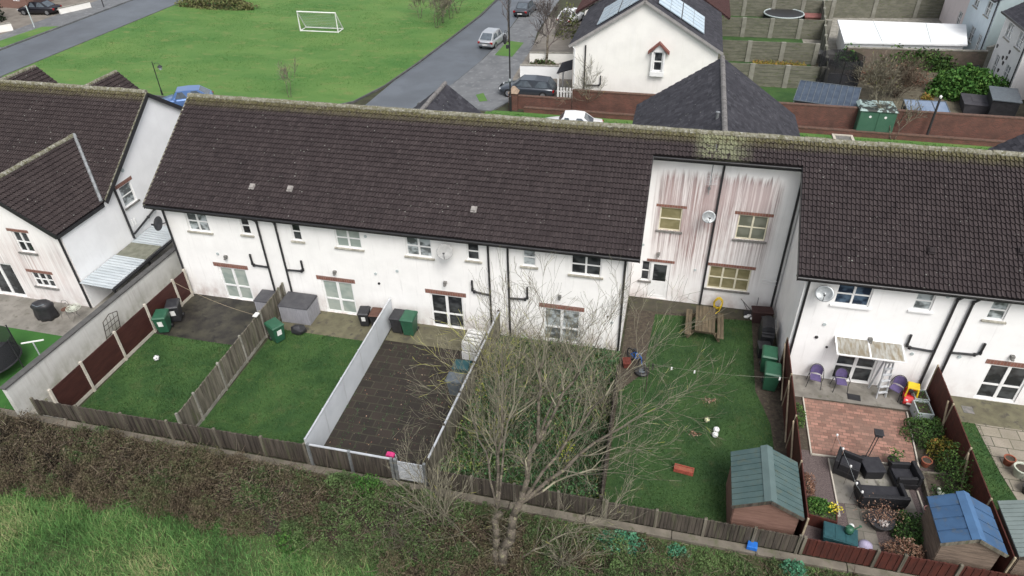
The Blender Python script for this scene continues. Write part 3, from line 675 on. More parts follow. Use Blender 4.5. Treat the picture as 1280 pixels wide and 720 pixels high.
# slate-roofed front wings that look over the ridge
def wing(par, off, xc, hw, zr, ze, y1, mat, kind, seed, rmat=None):
    sl = math.hypot(hw, zr-ze); y0 = 6.5
    tiles('wing_roof', (xc-hw, y1, ze), (0, -1, 0), (hw/sl, 0, (zr-ze)/sl), y1-y0, sl, mat, par, off, kind, seed=seed)
    tiles('wing_roof', (xc+hw, y0, ze), (0, 1, 0), (-hw/sl, 0, (zr-ze)/sl), y1-y0, sl, mat, par, off, kind, seed=seed+1)
    ridge(par, (xc, y0, zr+.02), (xc, y1, zr+.02), off, rmat or SLATERIDGE, .12)
    mb = MB(); skin(mb, WF((xc-hw+.2, y1-.25, 0), (1, 0, 0), (0, 1, 0)), 2*hw-.4, ze, [], [(0, ze), (2*hw-.4, ze), (hw-.2, zr-.15)])
    for sx in (-1, 1): mb.build('wing_wall', WALLCLEAN, par, off); mb = MB(); skin(mb, WF((xc+sx*(hw-.2), 8, 0), (0, 1, 0), (sx, 0, 0)), y1-8.25, ze, [])
    mb.build('wing_wall', WALLCLEAN, par, off)
wing(h2, o2, 10.45, 2.75, 7.5, 5.35, 12.0, SLATE, 'flat', 31)
wing(h6, o6, 41.9, 3.0, 7.6, 5.4, 13.2, SLATE, 'flat', 33)

# ------------------------------------------------------------------ L-shaped house on the left
offL = (-4.2, -2.1, 0)
lh = thing('corner_house', 'white L-shaped house with a brown tiled valley roof at the left edge', 'house', offL)
LRY, LRZ, LEY, LEZ = 6.0, 8.2, .9, 4.5; LT = (LRZ-LEZ)/(LRY-LEY); lsl = math.hypot(LRY-LEY, LRZ-LEZ)
wx, wz, we, whw = -7.3, 6.5, 4.4, 3.15     # rear wing ridge
side = WF((-4.2, -2.1, 0), (0, 1, 0), (1, 0, 0)); wing_front = WF((0, -2.1, 0), (1, 0, 0), (0, -1, 0))
mb = MB(); sops = [(4.2, 5.1, 3.4, 4.55)]

mb = MB(); skin(mb, side, 3.3, 4.22, []); skin(mb, side, 12.8, 4.6, sops, [(3.3, 4.6), (12.8, 4.6), (8.1, LRZ-.12)], u0=3.3); mb.poly([side.P(2.9, 0, 4.22), side.P(3.3, 0, 4.22), side.P(3.3, 0, 4.6)]); mb.build('side_wall', WALLSIDE, lh, offL)
fops = [(-7.05, -6.18, 3.0, 4.15), (-7.15, -5.95, .95, 1.78), (-9.9, -8.15, .05, 2.1)]
mb = MB(); skin(mb, wing_front, -4.2, 4.4, fops, [(-10.4, 4.4), (-4.2, 4.4), (wx, wz-.1)], u0=-10.4)
mb.build('wall', WALLPINK, lh, offL); mb = MB(); skin(mb, WF((-10.4, 1.2, 0), (-1, 0, 0), (0, -1, 0)), 12, 4.5, []); mb.build('wall', WALLPINK, lh, offL); mb = MB(); skin(mb, WF((-10.4, -2.1, 0), (0, 1, 0), (-1, 0, 0)), 3.4, 4.4, [])
mb.build('wall', WALLPINK, lh, offL)
window(lh, side, *sops[0], cols=1, rows=2, glass=GLASSM, sill=SILLDARK, lintel=.2, off=offL)
window(lh, wing_front, *fops[0], cols=2, rows=2, glass=GLASS, sill=SILLDARK, lintel=.16, off=offL)
window(lh, wing_front, *fops[1], cols=3, rows=2, glass=GLASS, sill=SILLDARK, lintel=.17, off=offL)
window(lh, wing_front, *fops[2], cols=2, rows=1, glass=GLASS, off=offL, name='patio_door', fw=.1)
pipe(lh, wp(wing_front, [(-4.35, 4.35), (-4.3, 4.2), (-4.3, .05)]), offL)
pipe(lh, [side.P(3.85, -.08, 5.05), side.P(3.9, -.08, 1.75)], offL, .06)
pipe(lh, [side.P(4.0, -.09, 1.95), side.P(5.3, -.09, 2.25), side.P(5.9, -.09, 2.4), side.P(5.95, -.09, 2.9)], offL, .055)
vent(lh, side, 4.85, 5.25, offL, .1, LGREY)
mb = MB(); mb.tube([side.P(4.2, -.05, 2.3), side.P(4.2, -.05, 2.7)], .03, 6); mb.tube([side.P(4.4, -.05, 2.3), side.P(4.4, -.05, 2.7)], .03, 6); mb.build('waste_pipe', WFRAME, lh, offL)
nv = Vector((0, 0, 1))
# main rear slope, minus what lies under the wing roof; wing slopes clipped at the valley
LS = (0, (LRY-LEY)/lsl, (LRZ-LEZ)/lsl)
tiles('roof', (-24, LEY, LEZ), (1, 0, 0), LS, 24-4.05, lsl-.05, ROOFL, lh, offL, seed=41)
mb = MB(); mb.hexa([(-24, LRY, LRZ-.11), (-4.05, LRY, LRZ-.11), (-4.05, 11.1, LEZ-.11), (-24, 11.1, LEZ-.11), (-24, LRY, LRZ-.004), (-4.05, LRY, LRZ-.004), (-4.05, 11.1, LEZ-.004), (-24, 11.1, LEZ-.004)]); mb.build('front_roof', ROOFL, lh, offL)
wsl = math.hypot(whw, wz-we); wt = (wz-we)/whw
mn = Vector((0, -LT, 1)).normalized()   # normal of the main slope; keep wing tiles above it
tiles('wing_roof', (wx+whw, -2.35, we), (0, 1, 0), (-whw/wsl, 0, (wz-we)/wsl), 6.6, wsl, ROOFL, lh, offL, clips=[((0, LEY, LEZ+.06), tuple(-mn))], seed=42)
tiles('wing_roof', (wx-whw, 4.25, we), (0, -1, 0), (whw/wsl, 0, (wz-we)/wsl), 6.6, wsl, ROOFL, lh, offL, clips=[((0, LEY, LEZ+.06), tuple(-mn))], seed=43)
yv = LEY+(wz-LEZ)/LT
ridge(lh, (wx, -2.4, wz+.05), (wx, yv+.1, wz+.05), offL)
ridge(lh, (-24, LRY, LRZ+.05), (-4.05, LRY, LRZ+.05), offL)
mb = MB(); yb = LEY+(we-LEZ)/LT
mb.tube([(wx+.05, yv, wz+.10), (wx+whw, yb, we+.12)], .09, 6); mb.build('valley_lead', LEAD, lh, offL)
def slope_board(par, off, pts, h=.22, wdt=.03, name='bargeboard', mat=None):
    mb = MB()
    for a, b in zip(pts[:-1], pts[1:]): mb.bar(Vector(a)-Vector((0, 0, h/2)), Vector(b)-Vector((0, 0, h/2)), wdt, h)
    mb.build(name, mat or BLACKP, par, off)
slope_board(lh, offL, [(-4.02, LEY, LEZ-.02), (-4.02, LRY, LRZ-.02), (-4.02, 11.1, LEZ-.02)])
slope_board(lh, offL, [(wx-whw, -2.37, we-.01), (wx, -2.37, wz-.01), (wx+whw, -2.37, we-.01)])
mb = MB(); mb.b2(wx+whw-.06, -2.35, we-.2, wx+whw+.05, LEY-.1, we-.03); mb.build('gutter', BLACKP, lh, offL)
mb = MB(); n = 19
for i in range(n):
    a = LEY+(LRY-LEY)*i/n; b = LEY+(LRY-LEY)*(i+.9)/n; z = lambda y: LEZ+(y-LEY)*LT
    mb.hexa([(-4.12, a, z(a)), (-4.02, a, z(a)), (-4.02, b, z(b)), (-4.12, b, z(b)), (-4.12, a, z(a)+.08), (-4.02, a, z(a)+.08), (-4.02, b, z(b)+.06), (-4.12, b, z(b)+.06)])
mb.build('verge_tiles', RIDGE, lh, offL)
mb = MB(); mb.lathe([(.10, 0), (.13, .03), (.13, .1), (.07, .13)], 12, (-13.3, 3.6, LEZ+(3.6-LEY)*LT+.02)); mb.build('roof_vent', LGREY, lh, offL)
wing(lh, offL, -9.8, 2.6, 7.45, 5.2, 10.6, ROOFL, 'roll', 51, RIDGE); wing(lh, offL, -15.6, 2.6, 7.45, 5.2, 10.6, ROOFL, 'roll', 53, RIDGE)
mb = MB(); mb.b2(-18.9, 7.4, 4, -16.9, 8.5, 8.35); ch = mb.build('chimney', BRICK, lh, offL)
mb = MB(); mb.b2(-19.0, 7.3, 8.35, -16.8, 8.6, 8.5); mb.build('chimney_cap', CONC, ch, offL)
mb = MB(); mb.lathe([(.16, 8.5), (.13, 8.62), (.12, 9.1), (.16, 9.12), (.16, 9.2), (.1, 9.2)], 12, (-17.9, 7.9, 0)); mb.build('chimney_pot', DARKPL, ch, offL)
mb = MB(); mb.tube([(-17.4, 8.2, 8.5), (-17.3, 8.2, 10.0)], .02, 5); mb.build('antenna', STEEL, ch, offL)

# polycarbonate lean-to beside it
lt = thing('lean_to_roof', 'low corrugated plastic lean-to roof between the L-shaped house and the boundary wall', 'lean-to', (-3.2, -2, 0))
def corr(mb, x0, x1, y0, y1, z0, z1, n, amp=.03, mi=0):
    for i in range(n):
        a = y0+(y1-y0)*i/n; b = y0+(y1-y0)*(i+.55)/n; c = y0+(y1-y0)*(i+1)/n
        for p, q, hp, hq in ((a, b, 0, 0), (b, c, amp, amp)):
            mb.hexa([(x0, p, z0+hp-.015), (x1, p, z1+hp-.015), (x1, q, z1+hq-.015), (x0, q, z0+hq-.015), (x0, p, z0+hp), (x1, p, z1+hp), (x1, q, z1+hq), (x0, q, z0+hq)], mi)
POLY = M('polycarbonate', (.50, .54, .56), (.40, .44, .46), sc=1.5, rough=.35, stretch=(.5, 3, 1), spec=.5)
POLYD = M('mossy_polycarbonate', (.20, .20, .16), (.14, .145, .11), sc=3, rough=.6)
mb = MB(); corr(mb, -4.15, -2.35, -2.3, .25, 1.66, 1.58, 12); corr(mb, -4.15, -2.35, 1.55, 3.4, 1.66, 1.58, 9); mb.build('sheet', POLY, lt, (-3.2, -2, 0))
mb = MB(); mb.b2(-4.15, .26, 1.60, -2.35, 1.54, 1.64); mb.build('mossy_sheet', POLYD, lt, (-3.2, -2, 0))['label'] = 'dull moss-covered sheet of the lean-to roof'
mb = MB(); mb.b2(-2.37, -2.3, 1.44, -2.25, 3.4, 1.53); [mb.b2(-2.42, y, 0, -2.34, y+.08, 1.44) for y in (-2.2, .4, 3.2)]; mb.build('frame', BLACKP, lt, (-3.2, -2, 0))
# ------------------------------------------------------------------ ground and surfaces
def sheet(name, pts, z, mat):
    mb = MB(); mb.poly([(x, y, z) for x, y in pts]); o = mb.build(name, mat, recalc=False)
    if o.data.polygons[0].normal.z < 0: o.data.flip_normals()
    return structure(o)
def slab(name, pts, z0, z1, mat):
    mb = MB(); mb.prism(pts, z0, z1, lambda u, v, t: (u, v, t)); return structure(mb.build(name, mat))
sheet('ground', [(-300, -120), (300, -120), (300, 400), (-300, 400)], -.03, GROUND)
# park and roads beyond the terrace
sheet('park_lawn', [(-37.7, 26.5), (-11.6, 24.1), (-4.2, 25.2), (-2.75, 26.6), (-1.6, 30.5), (-.85, 36.7), (-.15, 44.4), (.6, 53.7), (.9, 75), (-37.4, 75)], .09, PARK)
mb = MB(); pr = [(-37.8, 26.4), (-11.6, 24.0), (-4.1, 25.1), (-2.65, 26.5), (-1.5, 30.5), (-.72, 36.7), (-.02, 44.4), (.75, 53.7), (1.05, 75)]
for a, b in zip(pr[:-1], pr[1:]): mb.bar((a[0], a[1], .03), (b[0], b[1], .03), .15, .18)
mb.bar((-37.6, 26.4, .03), (-37.3, 75, .03), .15, .18)
structure(mb.build('park_kerb', M('dark_kerb', (.10, .10, .10), (.07, .07, .07), sc=2)))
sheet('road', [(-60, 14.2), (70, 14.2), (70, 22.6), (4.9, 24.4), (2.6, 27.2), (4.1, 32.1), (4.9, 38.8), (5.2, 44), (4.9, 60), (4.6, 80), (1, 80), (-1.5, 26), (-11.6, 24), (-37.5, 26.4), (-37.3, 80), (-44.6, 80), (-44.5, 24), (-60, 24)], -.016, ASPHALT)
slab('pavement', [(2.7, 27.3), (9.0, 26.6), (10.2, 29.5), (9.0, 34.4), (8.9, 43.3), (8.3, 48.7), (8.2, 80), (4.75, 80), (5.05, 60), (5.35, 44), (5.05, 38.8), (4.25, 32.1)], -.03, .085, PAVE)
slab('pavement_left', [(-44.7, 27), (-44.6, 80), (-48.5, 80), (-49, 27)], -.03, .085, PAVE)
slab('forecourt', [(-48.6, 27), (-48.5, 80), (-75, 80), (-75, 27)], -.03, .06, DRIVE)
sheet('verge_grass', [(5.85, 40.2), (6.0, 44.9), (7.75, 44.5), (7.6, 40.0)], .10, PARK)
sheet('verge_grass', [(6.9, 29.75), (7.4, 30.3), (8.2, 28.6), (7.6, 28.3)], .10, PARK)
sheet('verge_grass', [(-44.85, 34.2), (-44.8, 42), (-46.6, 41.5), (-47.2, 34.4)], .10, PARK)
sheet('grass_strip', [(8.6, 24.0), (70, 22.4), (70, 26.9), (8.6, 26.9)], .02, PARK)
sheet('driveway', [(10.2, 29.0), (9.0, 34.4), (8.9, 43.3), (8.3, 54), (15.2, 54), (15.2, 28)], .09, DRIVE)
# plots behind the brick wall
sheet('back_lawn', [(26.2, 28.0), (34.6, 28.0), (34.6, 60), (26.2, 60)], .0, LAWN)
sheet('back_garden', [(34.6, 28.0), (49.5, 28.0), (49.5, 44), (34.6, 44)], .0, M('rough_garden_soil', (.12, .105, .075), (.075, .065, .045), sc=1.3, bump=.5, bsc=15, c3=(.16, .15, .10), sc3=6))
sheet('back_yard', [(34.6, 44), (49.5, 44), (49.5, 75), (34.6, 75)], .0, CONC)
# gardens behind the terrace, left to right
sheet('garden_lawn', [(.15, -8.95), (5.5, -8.95), (5.5, -3.3), (.15, -3.3)], .012, LAWN)
sheet('garden_patio', [(.15, -3.3), (5.5, -3.3), (5.5, 0), (.15, 0)], .008, PAVEWET)
sheet('garden_lawn', [(5.75, -8.95), (11.05, -8.95), (11.05, -1.75), (5.75, -1.75)], .012, LAWN)
sheet('garden_patio', [(5.75, -1.75), (11.05, -1.75), (11.05, 0), (5.75, 0)], .008, MOSSCONC)
sheet('paved_yard', [(11.2, -8.95), (16.1, -8.95), (16.3, -1.5), (11.2, -1.5)], .010, PAVEDARK)
sheet('yard_step', [(11.2, -1.5), (16.3, -1.5), (16.35, 0), (11.2, 0)], .03, MOSSCONC)
sheet('overgrown_ground', [(16.2, -8.95), (22.2, -8.95), (22.0, 0), (16.4, 0)], .006, M('overgrown_soil', (.04, .085, .03), (.05, .06, .03), sc=1.5, bump=.5, bsc=15))
sheet('soil_border', [(22.05, -8.95), (28.85, -8.95), (28.85, 4.3), (22.05, 4.3)], .004, SOIL)
lw = [(23.35, 3.05), (27.85, 3.45), (27.8, -1.4), (28.3, -3.2), (28.5, -8.95), (22.25, -8.95), (22.2, -2.6), (23.1, -1.3)]
sheet('garden_lawn', lw, .016, LAWND)
sheet('garden_path', [(22.05, 3.2), (28.85, 3.6), (28.85, 4.3), (22.05, 4.3)], .010, M('dark_mossy_path', (.065, .058, .042), (.045, .042, .03), sc=1.6, rough=.7, bump=.3, c3=(.07, .075, .035), sc3=3))
sheet('gravel_bed', [(29.0, -8.95), (34.5, -8.95), (34.5, -4.3), (29.0, -4.3)], .006, GRAVEL)
sheet('soil_border', [(29.0, -4.3), (34.6, -4.3), (34.6, 0), (29.0, 0)], .005, SOIL)
sheet('garden_patio', [(29.1, -1.38), (34.4, -1.25), (34.4, 0), (29.1, 0)], .02, CONCPATIO)
sheet('block_paving', [(29.75, -4.45), (33.45, -4.3), (33.62, -1.4), (29.72, -1.42)], .024, PAVERS)
mb = MB()
for a, b in (((29.7, -1.4), (29.7, -4.5)), ((29.7, -4.5), (33.5, -4.34)), ((33.5, -4.34), (33.68, -1.4)), ((30.3, -4.6), (30.35, -7.2)), ((33.2, -5.5), (33.3, -7.5)), ((30.35, -7.2), (29.3, -7.2)), ((32.5, -7.0), (33.3, -7.0))): mb.bar((*a, .03), (*b, .03), .05, .08)
structure(mb.build('edging', CONCP))
sheet('seating_slabs', [(30.35, -6.6), (33.0, -6.35), (32.85, -4.45), (30.35, -4.55)], .014, CONCPATIO)
sheet('slab_path', [(30.6, -8.95), (31.5, -8.95), (31.45, -6.55), (30.6, -6.6)], .018, SLABS)
sheet('slab_path', [(32.3, -7.0), (33.0, -7.0), (33.0, -6.3), (32.3, -6.4)], .018, SLABS)
sheet('garden_lawn', [(35.0, -8.95), (42, -8.95), (42, -1.45), (35.0, -1.45)], .012, LAWN)
sheet('garden_patio', [(34.85, -1.5), (44, -1.5), (44, 0), (34.85, 0)], .02, MOSSCONC)
sheet('stone_flags', [(36.15, -1.5), (42, -1.5), (42, -5.4), (36.6, -5.4), (36.35, -4.0)], .028, FLAG)
# left neighbour
sheet('artificial_lawn', [(-12, -9.0), (-1.9, -9.0), (-1.9, -4.4), (-12, -4.2)], .010, FAKELAWN)
sheet('side_path', [(-12, -4.3), (-1.9, -4.4), (-1.9, 10), (-4.2, 10), (-4.2, -2.1), (-12, -2.1)], .012, CONCPATIO)
sheet('gap_path', [(-1.75, -9), (-.1, -9), (0, 10), (-1.6, 10)], .008, CONC)
# concrete kerb along the foot of the back fence
mb = MB(); x = -14.0
while x < 46:
    L = random.uniform(2.4, 3.1); dz = random.uniform(-.02, .02); yk = -9.08-.012*max(0, x-24)*0
    mb.b2(x, yk-.30, -.4, x+L-.02, yk, .10+dz); x += L
structure(mb.build('kerb', KERBC, bevel=.015))
# real grass blades on the garden lawns (uncountable)
def scatter_poly(pts, n):
    pts = np.array(pts); lo, hi = pts.min(0), pts.max(0); out = []; tot = 0
    while tot < n:
        q = RNG.uniform(lo, hi, (n, 2)); ins = np.zeros(n, bool); j = len(pts)-1
        for i in range(len(pts)):
            a, b = pts[i], pts[j]
            c = ((a[1] > q[:, 1]) != (b[1] > q[:, 1])) & (q[:, 0] < (b[0]-a[0])*(q[:, 1]-a[1])/(b[1]-a[1]+1e-12)+a[0]); ins ^= c; j = i
        q = q[ins]; out.append(q); tot += len(q)
    return np.concatenate(out)[:n]
def grass(pts, n, h, wd, z, mat, name='grass', lean=.6, thin=None):
    q = scatter_poly(pts, n)
    if thin is not None: q = q[RNG.uniform(size=len(q)) < thin(q[:, 0], q[:, 1])]
    n = len(q); P = np.column_stack([q, np.full(n, z)])
    hh = h*RNG.uniform(.5, 1.3, n)*(.7+.6*vnoise(q[:, 0], q[:, 1], 1.3))
    o = np_mesh(name, blades(P, hh, wd, lean), 3, np.clip(RNG.normal(.45, .25, n)+.5*(vnoise(q[:, 0], q[:, 1], .8)-.5), 0, 1), mat); return stuff(o)
grass([(.2, -8.9), (5.45, -8.9), (5.45, -3.3), (.2, -3.3)], 16000, .075, .012, .012, BLADE)
grass([(5.8, -8.9), (11.0, -8.9), (11.0, -1.75), (5.8, -1.75)], 19000, .075, .012, .012, BLADE)
grass(lw, 36000, .06, .012, .016, BLADE)
grass([(35.05, -8.9), (36.6, -8.9), (36.3, -1.5), (35.05, -1.5)], 6000, .06, .012, .012, BLADE)
grass([(-37.5, 27), (-4, 27), (-1.6, 31), (-.9, 37), (.5, 54), (.8, 72), (-37.2, 72)], 90000, .11, .02, .09, PARKBLADE, lean=1.0, thin=lambda x, y: .25+.75*(vnoise(x, y, .35) > .45))
grass([(8.7, 24.0), (46, 22.9), (46, 26.3), (8.7, 26.5)], 9000, .12, .03, .02, PARKBLADE)

# ------------------------------------------------------------------ fences
def fence(name, label, a, b, h, posts, pmat, postmat, style='vertical', board=.11, post=(.09, .09), gravel=None, cap=None, z0=.0, side=1, braces=None, group=None, posth=None, gmat=None, htop=None):
    a = Vector((*a, 0)); b = Vector((*b, 0)); L = (b-a).length; t = thing(name, label, 'fence', a, math.atan2(b.y-a.y, b.x-a.x), group)
    ps = posts if hasattr(posts, '__len__') else [L*i/posts for i in range(posts+1)]
    g = .18 if gravel else 0; H = lambda x: h+((htop-h)*x/L if htop else 0)
    for i in range(len(ps)-1):
        x0, x1 = ps[i]+post[0]/2, ps[i+1]-post[0]/2; mb = MB()
        if style == 'vertical':
            n = max(2, int((x1-x0)/board)); bw = (x1-x0)/n
            for k in range(n):
                p = x0+k*bw; th = .012+random.uniform(0, .008); q = random.uniform(-.018, .012)
                mb.b2(p+.004, -th-.014*(k % 2), z0+g, p+bw*.96, th+.014*(k % 2), z0+H(p)-.03+q)
            for zz in (.3, .75): mb.b2(x0, (.045 if side < 0 else side*.045)-.018, z0+g+zz*(h-g)-.04, x1, (.045 if side < 0 else side*.045)+.018, z0+g+zz*(h-g)+.03)
        elif style == 'horizontal':
            n = max(2, int((h-g)/board)); bh = (h-g)/n
            for k in range(n): mb.b2(x0, -.018-.003*(k % 2), z0+g+k*bh+.003, x1, .018, z0+g+(k+1)*bh-.003)
        else:
            mb.b2(x0, -.02, z0+g, x1, .02, z0+H((x0+x1)/2)-.03)
            if style == 'ribbed':
                n = 3
                for k in range(n): zz = z0+g+(k+.5)*(h-g)/n; mb.b2(x0, -.026, zz-.012, x1, .026, zz+.012)
        mb.build('panel', pmat, t)
        if gravel: mb = MB(); mb.b2(x0, -.03, 0, x1, .03, z0+g-.004); mb.build('gravel_board', gmat or gravel, t)
        if cap: mb = MB(); mb.b2(x0-.02, -.035, z0+H(x0)-.03, x1+.02, .035, z0+H(x1)+.015); mb.build('capping', cap, t)
    for x in ps:
        mb = MB(); ph = (posth or h+.06); 
        mb.b2(x-post[0]/2, -post[1]/2+side*.02, -.1, x+post[0]/2, post[1]/2+side*.02, z0+ph+((htop-h)*x/L if htop else 0)); mb.build('post', postmat, t, bevel=.008)
    for (x0, zz0, x1, zz1) in (braces or []):
        mb = MB(); mb.bar((x0, side*.09, zz0), (x1, side*.09, zz1), .05, .06); mb.build('brace', TIMBERL, t)
    return t
# boundary wall of the L-shaped house
bw = thing('boundary_wall', 'streaked grey rendered boundary wall with a dark coping, beside the L-shaped house', 'wall', (-1.7, -9.3, 0))
mb = MB(); mb.hexa([(-1.95, -9.3, -.05), (-1.75, -9.3, -.05), (-1.28, 3.4, -.05), (-1.48, 3.4, -.05), (-1.95, -9.3, 1.66), (-1.75, -9.3, 1.66), (-1.28, 3.4, 1.62), (-1.48, 3.4, 1.62)]); mb.build('wall', BOUND, bw, (-1.7, -9.3, 0))
mb = MB(); mb.hexa([(-2.0, -9.35, 1.662), (-1.70, -9.35, 1.662), (-1.23, 3.45, 1.622), (-1.53, 3.45, 1.622), (-2.0, -9.35, 1.73), (-1.70, -9.35, 1.73), (-1.23, 3.45, 1.69), (-1.53, 3.45, 1.69)]); mb.build('coping', M('dark_coping', (.10, .098, .095), (.075, .074, .072), sc=3), bw, (-1.7, -9.3, 0))
fence('panel_fence', 'dark maroon board fence with pale concrete posts, left of the first lawn', (-.02, -9.0), (.14, -.15), 1.58, [.05, 1.75, 3.8, 5.85, 7.9, 8.8], MAROON, CONCP, 'ribbed', post=(.11, .11), gravel=CONCP, side=-1, posth=1.66)
fence('slatted_fence', 'weathered grey-brown timber fence between the two left lawns', (5.74, -8.95), (5.5, -.1), 1.5, [0, 1.15, 2.95, 4.75, 6.55, 8.4, 8.82], TIMBER, CONC, 'vertical', .14, gravel=CONC, side=-1)
fence('panel_fence', 'smooth grey-white panel fence between a lawn and the dark paved yard', (11.2, -8.98), (11.1, -.1), 1.45, [0, 1.55, 3.3, 5.1, 6.95, 8.86], PVCPANEL, ALU, 'plain', post=(.06, .08), cap=ALU, side=1, posth=1.46)
fence('slatted_fence', 'weathered timber fence with a pale metal capping, right of the dark paved yard', (15.95, -8.95), (16.38, -.1), 1.42, [0, 1.7, 3.5, 5.3, 7.1, 8.84], TIMBER, TIMBERD, 'vertical', .13, cap=ALU, side=1, htop=1.5)
fence('slatted_fence', 'low sparse dark timber fence between the overgrown garden and the picnic-table lawn', (22.2, -8.95), (22.05, -2.2), 1.05, 4, TIMBERD, TIMBERD, 'vertical', .16, side=1)
fence('board_fence', 'red-brown timber fence with pale diagonal braces beside the green-roofed shed', (28.78, -8.95), (28.88, .3), 1.75, [0, 2.4, 4.6, 6.9, 9.15], REDBROWN, TIMBERL, 'horizontal', .16, post=(.06, .06), side=1, braces=[(2.6, .2, 4.5, 1.6), (4.7, .2, 6.7, 1.6), (7.0, .2, 9.0, 1.6)])
fence('board_fence', 'red-brown timber fence with pale leaning poles, right of the pink block paving', (34.75, -8.95), (34.66, -.1), 1.6, [0, 2.2, 4.4, 6.6, 8.8], REDBROWN, TIMBERL, 'horizontal', .16, post=(.06, .06), side=1, braces=[(6.3, .1, 6.9, 1.5), (3.6, .1, 4.3, 1.5)])
bf = dict(style='vertical', post=(.10, .10), z0=.1)
fence('back_fence', 'low dark weathered back fence below the two left lawns', (-1.1, -9.0), (11.2, -9.0), .88, [0, 2.1, 4.2, 6.3, 8.4, 10.4, 12.2], TIMBERD, TIMBER, side=-1, htop=1.05, **bf)
fence('back_fence', 'dark weathered back fence with pale capping below the dark paved yard', (11.25, -9.0), (14.55, -9.0), 1.08, [0, 1.65, 3.3], TIMBERD, STEEL, side=-1, cap=ALU, **bf)
gt = thing('slatted_gate', 'small silver slatted metal panel in the back fence of the dark paved yard', 'gate', (14.65, -9.0, .1))
mb = MB()
for k in range(10): mb.b2(.12, -.02, .04+k*.1, 1.14, .015, .115+k*.1)
mb.build('slats', ALU, gt)
for x in (0.05, 1.15):
    mb = MB(); mb.b2(x-.05, -.05, -.1, x+.06, .05, 1.12); mb.build('post', STEEL, gt)
fence('back_fence', 'dark weathered back fence behind the bare tree', (16.0, -9.0), (22.3, -9.02), .9, 4, TIMBERD, TIMBER, side=-1, **bf)
fence('back_fence', 'dark weathered back fence below the picnic-table garden', (22.4, -9.02), (28.75, -9.04), .88, [0, 1.7, 3.3, 4.9, 6.3], TIMBERD, TIMBER, side=-1, **bf)
fence('back_fence', 'red-brown back fence below the gravel seating garden', (28.85, -9.04), (40, -9.04), .85, [0, 2.2, 3.0, 4.6, 6.6, 8.6, 11.1], REDBROWN, TIMBER, side=-1, **bf)
# ------------------------------------------------------------------ garden objects
def bin_(label, loc, rz, body, lid, s=1.0, name='wheelie_bin', sticker=None):
    t = thing(name, label, 'bin', loc, rz, 'wheelie bins in the back gardens')
    w0, d0, w1, d1, h = .23*s, .26*s, .29*s, .36*s, .95*s
    mb = MB(); mb.hexa([(-w0, -d0, .06), (w0, -d0, .06), (w0, d0, .06), (-w0, d0, .06), (-w1, -d1, h), (w1, -d1, h), (w1, d1, h), (-w1, d1, h)])
    mb.b2(-w1-.02, -d1-.02, h-.05, w1+.02, d1+.02, h); mb.build('body', body, t, bevel=.02)
    mb = MB(); mb.hexa([(-w1-.03, -d1-.05, h+.004), (w1+.03, -d1-.05, h+.004), (w1+.03, d1+.03, h+.004), (-w1-.03, d1+.03, h+.004), (-w1+.03, -d1+.02, h+.07), (w1-.03, -d1+.02, h+.07), (w1-.03, d1-.02, h+.10), (-w1+.03, d1-.02, h+.10)])
    o = mb.build('lid', lid, t, bevel=.02)
    mb = MB(); mb.tube([(-w1+.03, d1+.07, h-.03), (w1-.03, d1+.07, h-.03)], .018, 6); [mb.b2(x-.015, d1, h-.05, x+.015, d1+.08, h-.01) for x in (-w1+.05, w1-.05)]; mb.build('handle', body, t)
    if sticker:
        mb = MB(); yy = -d0-(d1-d0)*.6-.012; mb.hexa([(-.11*s, -d0-.06*s-.012, h*.50), (.11*s, -d0-.06*s-.012, h*.50), (.11*s, -d0-.06*s+.02, h*.50), (-.11*s, -d0-.06*s+.02, h*.50), (-.11*s, -d0-.082*s-.012, h*.80), (.11*s, -d0-.082*s-.012, h*.80), (.11*s, -d0-.082*s+.02, h*.80), (-.11*s, -d0-.082*s+.02, h*.80)]); mb.build('sticker', sticker, t)
    for sx in (-1, 1):
        mb = MB(); mb.tube([(sx*w0, d0, .1), (sx*(w0+.06), d0, .1)], .1, 12); mb.build('wheel', BLACKP, t)
    return t
bin_('green wheelie bin on the first lawn by the maroon fence', (.55, -2.95, .01), rad(20), GREENBIN, GREENBIN, sticker=WHITEPL)
bin_('black wheelie bin behind the green one on the dark wet patio', (.6, -2.1, .01), rad(25), BLACKBIN, BLACKBIN, sticker=WHITEPL)
bin_('green wheelie bin beside the timber fence, in front of the grey deck box', (6.25, -2.5, .012), rad(60), GREENBIN, GREENBIN, sticker=WHITEPL)
bin_('black wheelie bin with pale sticker by the smooth white fence', (9.85, -.55, .01), rad(10), BLACKBIN, BLACKBIN, .85, sticker=WHITEPL)
bin_('black wheelie bin with a brown lid by the smooth white fence', (10.45, -.55, .01), rad(5), BLACKBIN, BROWNBIN, .85)
bin_('green wheelie bin against the house wall in the dark paved yard', (12.2, -.75, .03), rad(0), GREENBIN, GREENBIN, 1.05)
bin_('black wheelie bin in the corner of the white fence and the house wall', (11.62, -.7, .03), rad(0), BLACKBIN, BLACKBIN)
bin_('teal-green wheelie bin beside the capped timber fence of the paved yard', (15.55, -3.35, .012), rad(-90), TEALPL, TEALPL, .95)
bin_('grey wheelie bin with pale front beside the capped timber fence', (15.5, -4.15, .012), rad(-90), GREYBIN, GREYBIN, .95, sticker=GLAZE)
bin_('dark green wheelie bin with its lid ajar, nearer the house, by the red-brown fence', (28.3, .05, .01), rad(-5), GREENBIN, GREENBIN, 1.05)
bin_('bright green wheelie bin by the red-brown fence, nearest the lawn', (28.35, -1.05, .01), rad(-5), GREENBIN, GREENBIN, 1.08)

